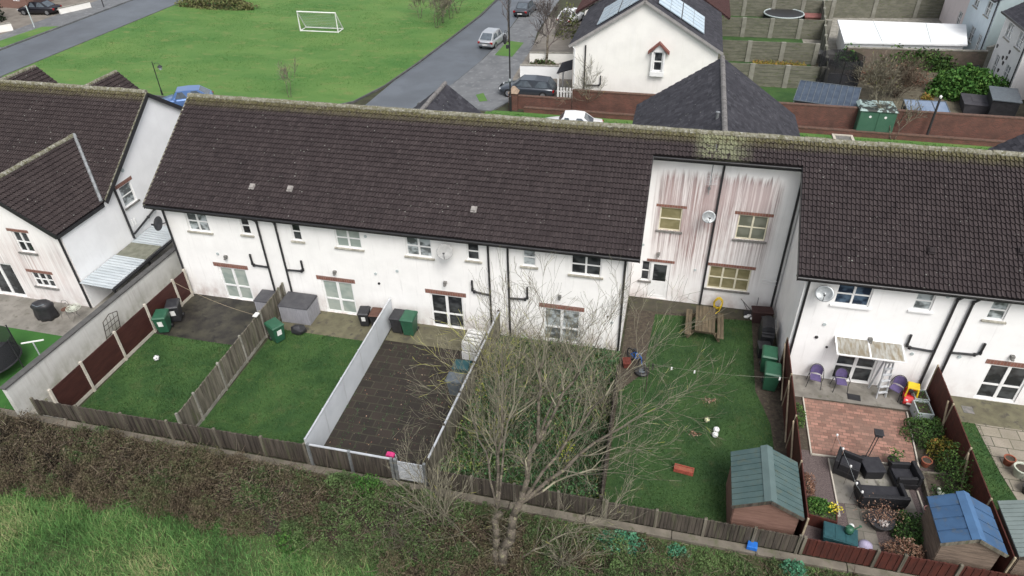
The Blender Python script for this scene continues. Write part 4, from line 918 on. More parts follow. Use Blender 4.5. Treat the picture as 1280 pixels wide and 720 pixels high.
def deck_box(label, x0, y0, x1, y1, h, z=.01):
    c = ((x0+x1)/2, (y0+y1)/2, z); t = thing('deck_box', label, 'storage box', c, 0, 'grey deck boxes'); a, b = (x1-x0)/2, (y1-y0)/2
    mb = MB(); mb.b2(-a, -b, 0, a, b, h)
    n = int((x1-x0)/.1)
    for k in range(n): mb.b2(-a+k*.1+.01, -b-.012, .03, -a+k*.1+.09, -b, h-.02)
    n = int((y1-y0)/.1)
    for k in range(n): mb.b2(a, -b+k*.1+.01, .03, a+.012, -b+k*.1+.09, h-.02)
    mb.build('body', DECKW, t, bevel=.01)
    mb = MB(); mb.hexa([(-a-.03, -b-.04, h+.003), (a+.03, -b-.04, h+.003), (a+.03, b+.02, h+.003), (-a-.03, b+.02, h+.003), (-a-.01, -b-.02, h+.06), (a+.01, -b-.02, h+.06), (a+.01, b, h+.12), (-a-.01, b, h+.12)]); mb.build('lid', DECKL, t, bevel=.015); return t
deck_box('small grey deck box with dark lid beside the first patio door', 4.3, -.95, 5.3, -.1, .85)
deck_box('long grey deck box with dark lid between the timber fence and a patio door', 5.75, -1.2, 7.25, -.12, .95)
# black bag next to the deck box
bm = bmesh.new()
for k in range(46):
    v = unit(RNG.normal(size=(1, 3)))[0]*np.array([.42, .33, .40])*RNG.uniform(.8, 1.1); bm.verts.new((v[0]-.12*v[2], v[1], max(0, v[2]*.62+.20)))
bmesh.ops.convex_hull(bm, input=bm.verts); bmesh.ops.delete(bm, geom=[v for v in bm.verts if not v.link_faces], context='VERTS'); me = bpy.data.meshes.new('refuse_bag'); bm.to_mesh(me); bm.free(); me.materials.append(BLACKBIN)
o = bpy.data.objects.new('refuse_bag', me); COL.objects.link(o); o.location = (6.95, -1.75, .01); tag(o, 'slumped black refuse bag in front of the long grey deck box', 'bag')
# white stacked crates by the capped fence
for k in range(2):
    t = thing('plastic_crate', ['white slotted plastic crate on the ground by the capped timber fence', 'white slotted plastic crate stacked on top of another by the capped fence'][k], 'crate', (15.55, -1.55+.05*k, .03+.5*k), rad(-3), 'white plastic crates')
    mb = MB()
    for y0, y1 in ((-.5, -.46), (.46, .5)): mb.b2(-.42, y0, 0, .42, y1, .44)
    for x0, x1 in ((-.42, -.38), (.38, .42)): mb.b2(x0, -.459, 0, x1, .459, .44)
    mb.b2(-.379, -.459, 0, .379, .459, .03); mb.build('body', WHITEPL, t, bevel=.01)
    mb = MB()
    for q in range(4): mb.b2(-.36, -.44+q*.235, .36, .36, -.28+q*.235, .40)
    mb.build('bars', WHITEPL, t)
    mb = MB(); mb.b2(-.37, -.45, .035, .37, .45, .34); mb.build('contents', DARKPL, t)
# picnic table
t = thing('picnic_table', 'weathered wooden picnic table with attached benches on the lawn', 'picnic table', (25.62, 2.2, .02), rad(-1))
mb = MB()
for k in range(6): mb.b2(-.44+k*.148, -.95, .70, -.44+k*.148+.137, .95, .745)
mb.build('tabletop', PICNICW, t, bevel=.006)
for sx in (-1, 1):
    mb = MB(); [mb.b2(sx*.72-.14+k*.145, -.95, .42, sx*.72-.14+k*.145+.135, .95, .46) for k in range(2)]; mb.build('bench', PICNICW, t, bevel=.006)
for sy in (-1, 1):
    y = sy*.62; mb = MB(); mb.bar((-.72, y, 0), (-.28, y, .70), .06, .1); mb.bar((.72, y, 0), (.28, y, .70), .06, .1); mb.build('leg_pair', PICNICW, t)
    mb = MB(); mb.b2(-.86, y+.035, .33, .86, y+.085, .418); mb.b2(-.42, y+.035, .62, .42, y+.085, .698); mb.build('crossbeam', PICNICW, t)
# hose hung in a coil against the wall
mb = MB(); pts = []
for k in range(140):
    a = k*.32; r = .30+.05*math.sin(k*.7); pts.append((r*.62*math.cos(a), .03*math.sin(k*1.3)-.05*math.sin(a), .42+r*1.15*math.sin(a)))
mb.tube(pts, .018, 5); mb.tube([pts[-1], (.1, -.2, .15), (-.1, -.35, .03), (-.35, -.4, .03), (-.45, -.3, .03), (-.2, -.25, .03)], .018, 5)
o = mb.build('garden_hose', YELLOW, smooth=True); o.location = (26.25, 3.95, .02); tag(o, 'coiled yellow garden hose hanging on the set-back house wall', 'hose')
# clutter by the right wall
def crate_box(label, loc, rz, d, mat, lidmat=None, name='storage_box', cat='storage box'):
    t = thing(name, label, cat, loc, rz); a, b, h = d[0]/2, d[1]/2, d[2]
    mb = MB(); mb.hexa([(-a*.9, -b*.9, 0), (a*.9, -b*.9, 0), (a*.9, b*.9, 0), (-a*.9, b*.9, 0), (-a, -b, h), (a, -b, h), (a, b, h), (-a, b, h)]); mb.build('body', mat, t, bevel=.02)
    mb = MB(); mb.b2(-a-.03, -b-.03, h+.003, a+.03, b+.03, h+.07); mb.b2(-a*.5, -b*.5, h+.0701, a*.5, b*.5, h+.09); mb.build('lid', lidmat or mat, t, bevel=.02); return t
crate_box('dark brown storage box in the corner of the set-back house', (28.25, 3.55, .01), .1, (.9, .5, .6), M('dark_brown_plastic', (.06, .032, .03)), None)
t = thing('barbecue', 'black covered barbecue standing along the right-hand wall', 'barbecue', (28.35, 2.0, .01), rad(88))
mb = MB(); mb.hexa([(-.55, -.3, .1), (.55, -.3, .1), (.55, .3, .1), (-.55, .3, .1), (-.5, -.28, .9), (.5, -.28, .9), (.5, .28, .9), (-.5, .28, .9)]); mb.build('cabinet', BLACKBIN, t, bevel=.03)
mb = MB(); mb.prism([(-.3+.0, .9), (.3, .9), (.26, 1.1), (.1, 1.2), (-.1, 1.2), (-.26, 1.1)], -.42, .42, lambda u, v, q: (q, u, v+.004)); mb.build('hood', DARKPL, t, bevel=.02)
for x in (-.75, .62): mb = MB(); mb.b2(x-.0, -.26, .84, x+.14, .26, .88); mb.build('side_shelf', DARKPL, t)
for x in (-.5, .5):
    for y in (-.25, .25): mb = MB(); mb.b2(x-.03, y-.03, 0, x+.03, y+.03, .1); mb.build('leg', DARKPL, t)
mb = MB(); mb.tube([(-.3, -.33, 1.02), (.3, -.33, 1.02)], .018, 6); mb.build('handle', STEEL, t)
crate_box('black plastic tub beside the covered barbecue', (28.2, 1.0, .01), .1, (.5, .5, .55), BLACKBIN, name='plastic_tub', cat='tub')
t = thing('garden_tools', 'jumble of garden tools and pale gloves against the wall corner', 'garden tools', (27.75, 3.75, .02))
mb = MB(); mb.tube([(-.5, .35, .75), (.3, -.1, .15)], .016, 5); mb.tube([(-.35, .4, .55), (.1, -.25, .05)], .014, 5); mb.tube([(.3, .4, .9), (.2, -.2, .05)], .014, 5); mb.build('handles', DARKPL, t)
mb = MB()
for k in range(5): mb.lathe([(.02, 0), (.11, .03), (.13, .09), (.06, .14)], 8, (-.15+.14*k, -.15+.09*math.sin(k*2.1), .01+.04*(k % 2)), sy=.6)
mb.build('gloves', WHITEPL, t, smooth=True)
mb = MB(); mb.lathe([(.03, 0), (.12, .04), (.10, .12), (.03, .15)], 8, (.2, -.28, .01)); mb.build('yellow_handle', YELLOW, t, smooth=True)
mb = MB(); mb.b2(-.25, -.05, .0, .25, .3, .12); mb.build('tray', BLACKBIN, t, bevel=.02)
# bicycle-like toys near the corner of the terrace
t = thing('childs_bicycle', 'small blue bicycle lying under the bare branches by the terrace corner', 'bicycle', (22.75, -.75, .02), rad(-50))
for x in (-.42, .42):
    mb = MB(); rr = .26; mb.tube([(x+rr*math.cos(a), .02*math.sin(a), rr+.02+rr*math.sin(a)) for a in np.linspace(0, 2*math.pi, 19)], .032, 6, cap=False); wh = mb.build('wheel', BLACKP, t)
    mb = MB(); [mb.tube([(x, 0, rr+.02), (x+(rr-.02)*math.cos(a), 0, rr+.02+(rr-.02)*math.sin(a))], .005, 4) for a in np.linspace(0, 5.5, 8)]; mb.build('spokes', STEEL, wh)
mb = MB(); F = [(-.42, 0, .28), (-.12, 0, .62), (.3, 0, .66), (-.05, 0, .28), (.42, 0, .28)]
for a, b in ((0, 1), (1, 2), (2, 3), (3, 0), (1, 3), (2, 4)): mb.tube([F[a], F[b]], .024, 6)
mb.build('frame', BLUEPL, t)
mb = MB(); mb.b2(-.24, -.06, .68, .0, .06, .74); mb.tube([(-.12, 0, .6), (-.12, 0, .7)], .02, 6); mb.build('saddle', BLACKP, t, bevel=.02)
mb = MB(); mb.tube([(.3, 0, .64), (.27, 0, .82)], .016, 6); mb.tube([(.22, -.24, .86), (.28, 0, .82), (.22, .24, .86)], .016, 6); mb.build('handlebar', STEEL, t)
t = thing('tyre', 'dark rubber tyre lying on the soil beside the small blue bicycle', 'tyre', (23.05, -1.25, .02))
mb = MB(); mb.lathe([(.17, .02), (.30, .0), (.34, .07), (.30, .15), (.17, .14), (.14, .08)], 20); mb.build('tread', BLACKP, t, smooth=True)
mb = MB(); mb.lathe([(.01, .04), (.14, .05), (.14, .1), (.01, .11)], 16); mb.build('hub', GREYBIN, t)
crate_box('small red plastic box beside the small blue bicycle', (22.35, -.95, .02), .2, (.3, .38, .25), M('dull_red_plastic', (.12, .03, .022)))
# balls, leaf scraps, planter
def ball(label, x, y, r, mat, patch=None):
    t = thing('ball', label, 'ball', (x, y, .02+r*.97), random.random()*3, 'footballs on the lawns'); bm = bmesh.new(); bmesh.ops.create_icosphere(bm, subdivisions=3, radius=r)
    me = bpy.data.meshes.new('skin'); bm.to_mesh(me); bm.free(); me.materials.append(mat); me.materials.append(patch or GREYBIN); me.polygons.foreach_set('use_smooth', [True]*len(me.polygons))
    ico = [Vector(v).normalized() for v in ((0, 1, 1.618), (0, -1, 1.618), (1, 1.618, 0), (-1, 1.618, 0), (1.618, 0, 1), (-1.618, 0, 1))]
    for p in me.polygons:
        if any(abs(p.center.normalized().dot(v)) > .95 for v in ico): p.material_index = 1
    o = bpy.data.objects.new('skin', me); COL.objects.link(o); o.parent = t
ball('yellowish white ball on the picnic-table lawn, nearer the table', 25.82, -3.6, .105, M('pale_yellow_ball', (.62, .62, .36)))
ball('white ball touching another on the picnic-table lawn, nearer the house', 26.18, -4.08, .125, WHITEPL, LGREY)
ball('white ball touching another on the picnic-table lawn, nearer the shed', 26.13, -4.36, .125, WHITEPL, LGREY)
ball('white football alone on the left-hand lawn', 1.5, -4.95, .13, WHITEPL, GREYBIN)
t = thing('brick_planter', 'red brick-like trough planter lying on the lawn', 'planter', (25.0, -6.35, .02), rad(-7))
t.scale = (.72, .8, .8); mb = MB(); mb.b2(-.5, -.16, 0, .5, -.12, .24); mb.b2(-.5, .12, 0, .5, .16, .24); mb.b2(-.5, -.119, 0, -.46, .119, .24); mb.b2(.46, -.119, 0, .5, .119, .24); mb.b2(-.459, -.119, 0, .459, .119, .17)
for k in range(8): mb.b2(-.47+k*.12, -.175, .03, -.47+k*.12+.1, -.16, .1); mb.b2(-.41+k*.11, -.175, .13, -.41+k*.11+.09, -.16, .2)
mb.build('trough', M('red_terracotta', (.33, .085, .055), (.26, .065, .045), sc=9), t)
mb = MB(); mb.b2(-.45, -.11, .171, .45, .11, .19); mb.build('rim_strip', TERRA, t)
for i, (x, y) in enumerate(((25.9, -2.4), (25.35, -4.4))):
    P = np.column_stack([RNG.normal(x, .12, 50), RNG.normal(y, .08, 50), RNG.uniform(.03, .09, 50)])
    o = np_mesh('leaf_litter', leaf_soup(P, RNG.uniform(.03, .06, 50)), 4, RNG.uniform(0, 1, 50), FLOWER); stuff(o, ['small heap of brown leaves on the lawn near the table', 'small heap of brown leaves beside the two white balls'][i], 'leaves')
# washing line
t = thing('washing_line', 'thin washing line with pegs across the picnic-table garden', 'washing line', (23.3, -2.4, 0))
mb = MB(); A = Vector((23.35, -2.4, 1.62)); B = Vector((28.76, -2.1, 1.6)); pts = [A.lerp(B, k/12)-Vector((0, 0, .16*(1-(2*k/12-1)**2))) for k in range(13)]
mb.tube(pts, .004, 4); mb.build('line', CONC, t, (23.3, -2.4, 0))
for k, m_ in ((.02, BLACKP), (.16, WHITEPL), (.33, WHITEPL), (.94, WHITEPL)):
    p = A.lerp(B, k)-Vector((0, 0, .16*(1-(2*k-1)**2))); mb = MB(); mb.box(p-Vector((0, 0, .06 if m_ is WHITEPL else .14)), (.06, .03, .14 if m_ is WHITEPL else .3)); mb.build('peg', m_, t, (23.3, -2.4, 0))
mb = MB(); mb.tube([(23.3, -2.4, 0), (23.3, -2.4, 1.65)], .025, 6); mb.build('post', TIMBERD, t, (23.3, -2.4, 0))
t = thing('washing_line', 'thin cord sagging from the maroon fence to the timber fence', 'washing line', (.1, -1.1, 0))
mb = MB(); A = Vector((.15, -1.15, 1.6)); B = Vector((5.5, -2.7, 1.55)); mb.tube([A.lerp(B, k/12)-Vector((0, 0, .2*(1-(2*k/12-1)**2))) for k in range(13)], .009, 4); mb.build('line', TIMBERL, t, (.1, -1.1, 0))
mb = MB(); mb.box((5.62, -2.72, 1.58), (.2, .3, .05)); mb.build('peg_bag', WHITEPL, t, (.1, -1.1, 0))

# ------------------------------------------------------------------ sheds
def shed(name, label, x0, x1, y0, y1, hw, hr, roofm, ridge_m, wallm, seam=.22, vertical=True):
    cx, cy = (x0+x1)/2, (y0+y1)/2; t = thing(name, label, 'shed', (cx, cy, 0)); off = (cx, cy, 0); e = .12; W = (x1-x0)/2
    mb = MB(); skin(mb, WF((x0, y0, 0), (1, 0, 0), (0, -1, 0)), x1-x0, hw, [], [(0, hw), (x1-x0, hw), (W, hr-.04)]); skin(mb, WF((x0, y1, 0), (1, 0, 0), (0, 1, 0)), x1-x0, hw, [], [(0, hw), (x1-x0, hw), (W, hr-.04)])
    skin(mb, WF((x0, y0, 0), (0, 1, 0), (-1, 0, 0)), y1-y0, hw, []); skin(mb, WF((x1, y0, 0), (0, 1, 0), (1, 0, 0)), y1-y0, hw, [])
    n = int(hr/.13)
    for k in range(n):
        z0 = k*.13; z1 = z0+.125; sh = max(0, (z1-hw)/(hr-hw)) if z1 > hw else 0; a = x0+W*sh; b = x1-W*sh
        if b-a > .1: mb.b2(a, y0-.025, z0, b, y0-.003, z1)
        if z1 < hw: mb.b2(x0-.025, y0, z0, x0-.003, y1, z1); mb.b2(x1+.003, y0, z0, x1+.025, y1, z1)
    mb.build('wall', wallm, t, off)
    sl = (hr-hw)/W; mb = MB(); n = max(2, int((y1-y0+2*e)/seam)); q = (y1-y0+2*e)/n
    for sx in (-1, 1):
        xe = cx+sx*(W+e); ze = hw-e*sl
        for k in range(n):
            ya = y0-e+k*q; yb = ya+q*.88; dz = random.uniform(-.004, .004)
            mb.hexa([(xe, ya, ze), (cx, ya, hr), (cx, yb, hr), (xe, yb, ze), (xe, ya, ze+.045+dz), (cx, ya, hr+.045+dz), (cx, yb, hr+.045+dz), (xe, yb, ze+.045+dz)])
            mb.hexa([(xe, yb, ze), (cx, yb, hr), (cx, ya+q, hr), (xe, ya+q, ze), (xe, yb, ze+.012), (cx, yb, hr+.012), (cx, ya+q, hr+.012), (xe, ya+q, ze+.012)])
    mb.build('roof', roofm, t, off)
    mb = MB(); mb.hexa([(cx-.2, y0-e-.01, hr-.2*sl+.05), (cx, y0-e-.01, hr+.05), (cx, y1+e+.01, hr+.05), (cx-.2, y1+e+.01, hr-.2*sl+.05), (cx-.2, y0-e-.01, hr-.2*sl+.075), (cx, y0-e-.01, hr+.075), (cx, y1+e+.01, hr+.075), (cx-.2, y1+e+.01, hr-.2*sl+.075)])
    mb.hexa([(cx, y0-e-.01, hr+.05), (cx+.2, y0-e-.01, hr-.2*sl+.05), (cx+.2, y1+e+.01, hr-.2*sl+.05), (cx, y1+e+.01, hr+.05), (cx, y0-e-.01, hr+.075), (cx+.2, y0-e-.01, hr-.2*sl+.075), (cx+.2, y1+e+.01, hr-.2*sl+.075), (cx, y1+e+.01, hr+.075)])
    mb.build('ridge_cap', ridge_m, t, off)
    mb = MB()
    for sx in (-1, 1): mb.bar((cx+sx*(W+e), y0-e-.02, hw-e*sl-.03), (cx, y0-e-.02, hr-.03), .03, .12)
    mb.build('bargeboard', TIMBERD if roofm is not SHEDB else TIMBER, t, off); return t
shed('garden_shed', 'wooden shed with a ribbed dark green roof in the corner of the picnic-table garden', 26.55, 28.55, -8.75, -6.65, 1.72, 2.22, SHEDG, M('shed_ridge', (.105, .15, .148), (.09, .13, .128), sc=2), M('shed_red_boards', (.20, .115, .09), (.15, .085, .065), sc=2, stretch=(1, 1, 8), bump=.2), .22)
shed('garden_shed', 'wooden shed with a blue felt roof at the end of the gravel garden', 32.78, 34.4, -8.8, -7.25, 1.72, 2.15, SHEDB, M('blue_ridge_felt', (.07, .15, .28), (.06, .125, .235), sc=2), SHEDWOOD, .42)
shed('garden_shed', 'shed with a pale grey-green ribbed roof at the right edge', 34.95, 37.3, -8.8, -6.95, 1.7, 2.1, SHEDGR, SHEDGR, SHEDWOOD, .16)

# ------------------------------------------------------------------ patio garden
def purple_chair(label, loc, rz):
    t = thing('patio_chair', label, 'chair', loc, rz, 'purple patio chairs')
    mb = MB(); mb.prism([(-.2, -.2), (.2, -.22), (.22, .0), (.19, .2), (-.19, .2), (-.22, 0)], .41, .435, lambda u, v, q: (u, v, q)); mb.build('seat', PURPLE, t)
    mb = MB(); n = 8
    for k in range(n):
        a0 = math.pi*(.12+.76*k/n); a1 = math.pi*(.12+.76*(k+1)/n); h = lambda a: .46+.42*math.sin(a)**.5
        P = lambda a, z, d: (.245*math.cos(a)*(1+d), .10+.16*math.sin(a)*(1+d)+.12*(z-.45), z)
        mb.hexa([P(a0, .47, 0), P(a1, .47, 0), P(a1, .47, .05), P(a0, .47, .05), P(a0, h(a0), 0), P(a1, h(a1), 0), P(a1, h(a1), .05), P(a0, h(a0), .05)])
    mb.build('backrest', PURPLE, t)
    mb = MB(); arc = [(-.27, -.2, .64), (-.27, .05, .66)]+[(.27*-math.cos(a), .12+.2*math.sin(a), .66+.25*math.sin(a)) for a in np.linspace(.1, math.pi-.1, 9)]+[(.27, .05, .66), (.27, -.2, .64)]
    mb.tube(arc, .016, 6); mb.build('arm_frame', DARKPL, t)
    for sx, sy in ((-1, -1), (1, -1), (1, 1), (-1, 1)):
        mb = MB(); mb.tube([(sx*.29, sy*.25, 0), (sx*.25, sy*.19, .43)]+([(sx*.27, -.2, .64)] if sy < 0 else []), .015, 6); mb.build('leg', DARKPL, t)
    return t
pc = purple_chair('purple patio chair left of the canopied door, by the red-brown fence', (30.2, -.5, .02), rad(-8))
dup(pc, (31.2, -.55, .02), rad(5), 'purple patio chair right in front of the canopied door')
dup(pc, (33.35, -.5, .02), rad(-35), 'purple patio chair beside the red and yellow toy car')
# toy car
t = thing('toy_car', 'red and yellow ride-on toy car beside a purple patio chair', 'toy car', (33.85, -.72, .02), rad(-12))
mb = MB(); mb.prism([(-.42, .12), (.38, .12), (.42, .3), (.2, .42), (.1, .42), (.06, .3), (-.2, .3), (-.25, .5), (-.42, .5)], -.23, .23, lambda u, v, q: (q, -u, v)); mb.build('body', REDPL, t, bevel=.03)
mb = MB(); mb.prism([(-.25, .80), (.18, .80), (.14, .88), (-.2, .89)], -.22, .22, lambda u, v, q: (q, -u, v)); mb.build('roof', YELLOW, t, bevel=.03)
for sx in (-1, 1):
    for y0, y1 in ((.3, .22), (-.22, -.16)): mb = MB(); mb.bar((sx*.2, y0, .4), (sx*.18, y1, .81), .05, .06); mb.build('roof_pillar', YELLOW, t)
    for y in (-.26, .26): mb = MB(); mb.tube([(sx*.2, y, .11), (sx*.27, y, .11)], .11, 12); mb.build('wheel', BLACKP, t)
    mb = MB(); mb.lathe([(.05, 0), (.05, .02), (.02, .03)], 10, (sx*.12, -.36, .335)); mb.build('headlight', WHITEPL, t)
mb = MB(); mb.b2(-.1, -.44, .2, .1, -.42, .27); mb.build('grille', WHITEPL, t)
mb = MB(); mb.tube([(0, 0, .42), (0, .04, .52)], .02, 6); mb.lathe([(.1, .52), (.1, .54)], 12, (0, .04, 0)); mb.build('steering_wheel', BLACKP, t)
# glazed canopy
t = thing('door_canopy', 'clear glazed door canopy with white frame over the patio door', 'canopy', (31.9, 0, 2.2))
mb = MB()
for x in (-1.3, -.05, 1.22): mb.bar((x, -.005, .16), (x, -.92, -.02), .06, .05)
mb.bar((-1.33, -.02, .16), (1.25, -.02, .16), .05, .05); mb.bar((-1.33, -.93, -.02), (1.25, -.93, -.02), .05, .05)
mb.bar((-1.3, -.01, -.15), (-1.3, -.8, -.02), .03, .03); mb.bar((1.22, -.01, -.15), (1.22, -.8, -.02), .03, .03); mb.build('frame', WFRAME, t)
mm, tt, pp = nm('smeared_glazing'); pp.inputs['Base Color'].default_value = (.52, .50, .42, 1); pp.inputs['Roughness'].default_value = .3; pp.inputs['Transmission Weight'].default_value = .55
tt.links.new(ramp(tt, noise(tt, 3, pos(tt, (3, .7, 1))), [(.4, (.60, .60, .56)), (.62, (.36, .30, .20))]), pp.inputs['Base Color'])
mb = MB(); mb.hexa([(-1.28, -.03, .165), (1.2, -.03, .165), (1.2, -.9, -.015), (-1.28, -.9, -.015), (-1.28, -.03, .175), (1.2, -.03, .175), (1.2, -.9, -.005), (-1.28, -.9, -.005)]); mb.build('glazing', mm, t)
t = thing('step_ladder', 'white step ladder leaning open beside the canopied patio door', 'ladder', (32.72, -.45, .02), rad(20))
for sy in (-1, 1):
    mb = MB(); mb.bar((-.2, sy*.3, 0), (-.16, sy*.06, 1.75), .035, .07); mb.bar((.2, sy*.3, 0), (.16, sy*.06, 1.75), .035, .07); mb.build('frame', ALU, t)
mb = MB()
for k in range(1, 6): f = k/6; mb.b2(-.19, -.3*(1-f)-.06*f-.08, 1.75*f-.02, .19, -.3*(1-f)-.06*f+.03, 1.75*f+.01)
mb.b2(-.18, -.12, 1.74, .18, .12, 1.78); mb.build('tread', ALU, t)
mb = MB(); mb.b2(-.25, -.17, 0, .25, .17, .02); o = mb.build('door_mat', DARKPL); o.location = (31.75, -.95, .025); o.rotation_euler.z = rad(-4); tag(o, 'small black door mat on the patio concrete', 'mat')
# rattan suite
def armchair(label, loc, rz, wd=.85, dp=.8, name='rattan_armchair', cat='armchair', group='black rattan garden seats'):
    t = thing(name, label, cat, loc, rz, group); a, b = wd/2, dp/2
    mb = MB(); mb.hexa([(-a*.92, -b*.92, .03), (a*.92, -b*.92, .03), (a*.92, b*.92, .03), (-a*.92, b*.92, .03), (-a, -b, .32), (a, -b, .32), (a, b, .32), (-a, b, .32)]); mb.build('base', RATTAN, t, bevel=.03)
    mb = MB(); mb.hexa([(-a, b-.14, .322), (a, b-.14, .322), (a, b, .322), (-a, b, .322), (-a, b-.12, .72), (a, b-.12, .72), (a, b+.03, .72), (-a, b+.03, .72)]); mb.build('backrest', RATTAN, t, bevel=.03)
    for sx in (-1, 1): mb = MB(); mb.b2(sx*a-(.13 if sx > 0 else 0), -b+.02, .323, sx*a+(.13 if sx < 0 else 0), b-.145, .64); mb.build('armrest', RATTAN, t, bevel=.03)
    mb = MB(); mb.b2(-a+.14, -b+.03, .324, a-.14, b-.15, .43); mb.build('cushion', CUSHION, t, bevel=.03)
    for sx, sy in ((-1, -1), (1, -1), (1, 1), (-1, 1)): mb = MB(); mb.b2(sx*a*.85-.025, sy*b*.85-.025, 0, sx*a*.85+.025, sy*b*.85+.025, .03); mb.build('foot', BLACKP, t)
    return t
ac = armchair('black rattan armchair on the slabs left of the small black side table', (30.85, -5.05, .015), rad(70), .82, .85)
dup(ac, (32.75, -5.15, .015), rad(-80), 'black rattan armchair right of the small black side table, over the gravel')
armchair('black rattan two-seat sofa with its back to the fence', (31.75, -6.25, .015), rad(188), 1.6, .8, 'rattan_sofa', 'sofa')
t = thing('rattan_table', 'small black square rattan side table between the two armchairs', 'table', (31.7, -4.95, .015), rad(12))
mb = MB(); mb.b2(-.33, -.33, .02, .33, .33, .42); mb.build('base', RATTAN, t, bevel=.04)
mb = MB(); mb.b2(-.36, -.36, .423, .36, .36, .47); mb.build('tabletop', CUSHION, t, bevel=.02)
mb = MB(); mb.lathe([(.42, 0), (.42, .02)], 24); o = mb.build('round_slab', CONC); o.location = (31.55, -5.6, .019); tag(o, 'round grey stepping slab in front of the rattan sofa', 'stepping stone')
o2_ = o.copy(); COL.objects.link(o2_); o2_.location = (32.05, -5.35, .019); o2_.scale = (.6, .6, 1); o2_['label'] = 'small round pale stepping slab near the right armchair'
# patio heater / lamp stand lying over the paving
t = thing('garden_lamp', 'black square garden lantern on a twin-bar post by the pink paving', 'lantern', (31.65, -4.35, .02))
mb = MB(); mb.lathe([(.2, 0), (.2, .05), (.05, .08)], 14); mb.build('base', DARKPL, t)
for x in (-.05, .05): mb = MB(); mb.tube([(x, 0, .05), (x+.12, .1, 1.25)], .017, 6); mb.build('post', DARKPL, t)
mb = MB(); mb.box((.13, .12, 1.33), (.26, .26, .12)); mb.box((.13, .12, 1.41), (.32, .32, .03)); mb.build('lantern', DARKPL, t, bevel=.01)
# string of small white lights on canes
t = thing('garden_lights', 'row of small white solar lights on thin canes over the left armchair', 'garden lights', (30.4, -4.5, 0))
for k, (x, y, h) in enumerate(((30.45, -4.2, .9), (30.55, -4.9, .95), (30.7, -5.7, .95), (30.8, -6.4, .9), (30.95, -6.7, .85))):
    mb = MB(); mb.tube([(x, y, 0), (x, y, h)], .006, 5); cn = mb.build('cane', TIMBERD, t, (30.4, -4.5, 0)); mb = MB(); mb.lathe([(.015, 0), (.045, .03), (.035, .09), (.01, .11)], 8, (x, y, h)); mb.build('lamp', WHITEPL, cn, (30.4, -4.5, 0))
mb = MB(); mb.tube([(30.45, -4.2, .9), (30.55, -4.9, .92), (30.7, -5.7, .92), (30.8, -6.4, .88), (30.95, -6.7, .83)], .004, 4); mb.build('cord', LGREY, t, (30.4, -4.5, 0))
# boxes and planters by the right fence
def planter(label, loc, rz, d, mat, leaf=True, n=160, name='planter_box', lm=None):
    t = thing(name, label, 'planter', loc, rz); a, b, h = d[0]/2, d[1]/2, d[2]; mb = MB(); w_ = .04
    mb.b2(-a, -b, 0, a, -b+w_, h); mb.b2(-a, b-w_, 0, a, b, h); mb.b2(-a, -b+w_+.001, 0, -a+w_, b-w_-.001, h); mb.b2(a-w_, -b+w_+.001, 0, a, b-w_-.001, h); mb.build('box', mat, t)
    mb = MB(); mb.b2(-a+w_, -b+w_, .02, a-w_, b-w_, h*.85); mb.build('soil', SOIL, t)
    if leaf:
        P = np.column_stack([RNG.uniform(-a+.05, a-.05, n), RNG.uniform(-b+.05, b-.05, n), h*.85+RNG.uniform(0, .2, n)]); np_mesh('plants', leaf_soup(P, RNG.uniform(.03, .06, n)), 4, RNG.uniform(0, 1, n), lm or LEAFG, t)['kind'] = 'stuff'
    return t
planter('pale grey plastic trough planter, nearest the toy car, by the right fence', (34.2, -.75, .01), rad(3), (.55, .6, .5), LGREY, True, 60)
planter('pale grey-green plastic trough planter behind the shrub by the right fence', (34.15, -1.5, .01), rad(3), (.6, .75, .5), LGREY, True, 60)
t = planter('red-brown raised bed with lime and yellow flowers by the left fence', (29.55, -7.45, .01), rad(-8), (1.15, .75, .55), REDBROWN, True, 420)
P = np.column_stack([RNG.normal(30.0, .12, 60), RNG.normal(-7.5, .1, 60), RNG.uniform(.7, .85, 60)])
yf = np_mesh('yellow_flowers', leaf_soup(P, np.full(60, .045)), 4, RNG.uniform(0, 1, 60), M('yellow_petals', (.65, .55, .05)), t, (29.55, -7.45, .01)); yf['kind'] = 'stuff'; yf.rotation_euler = (0, 0, rad(8))
t = thing('storage_chest', 'dark teal plastic storage chest at the back fence', 'storage box', (30.1, -8.35, .01), rad(-8))
mb = MB(); mb.b2(-.5, -.3, 0, .5, .3, .5); mb.build('body', TEALPL, t, bevel=.02)
mb = MB(); mb.b2(-.53, -.33, .503, .53, .33, .58); [mb.b2(-.5+k*.33, -.28, .581, -.5+k*.33+.28, .28, .595) for k in range(3)]; mb.build('lid', TEALPL, t, bevel=.015)
t = thing('watering_can', 'dark green watering can standing on the teal storage chest', 'watering can', (30.35, -8.25, .606), rad(15))
mb = MB(); mb.lathe([(.13, 0), (.14, .1), (.12, .24), (.06, .26)], 14); mb.build('body', GREENBIN, t, smooth=True)
mb = MB(); mb.tube([(.1, 0, .06), (.32, 0, .26)], [.03, .018], 8); mb.lathe([(.02, 0), (.05, .02)], 10, (.33, 0, .26)); mb.build('spout', GREENBIN, t)
mb = MB(); mb.tube([(-.1, 0, .24), (-.16, 0, .3), (-.02, 0, .36), (.08, 0, .26)], .014, 6); mb.build('handle', GREENBIN, t)
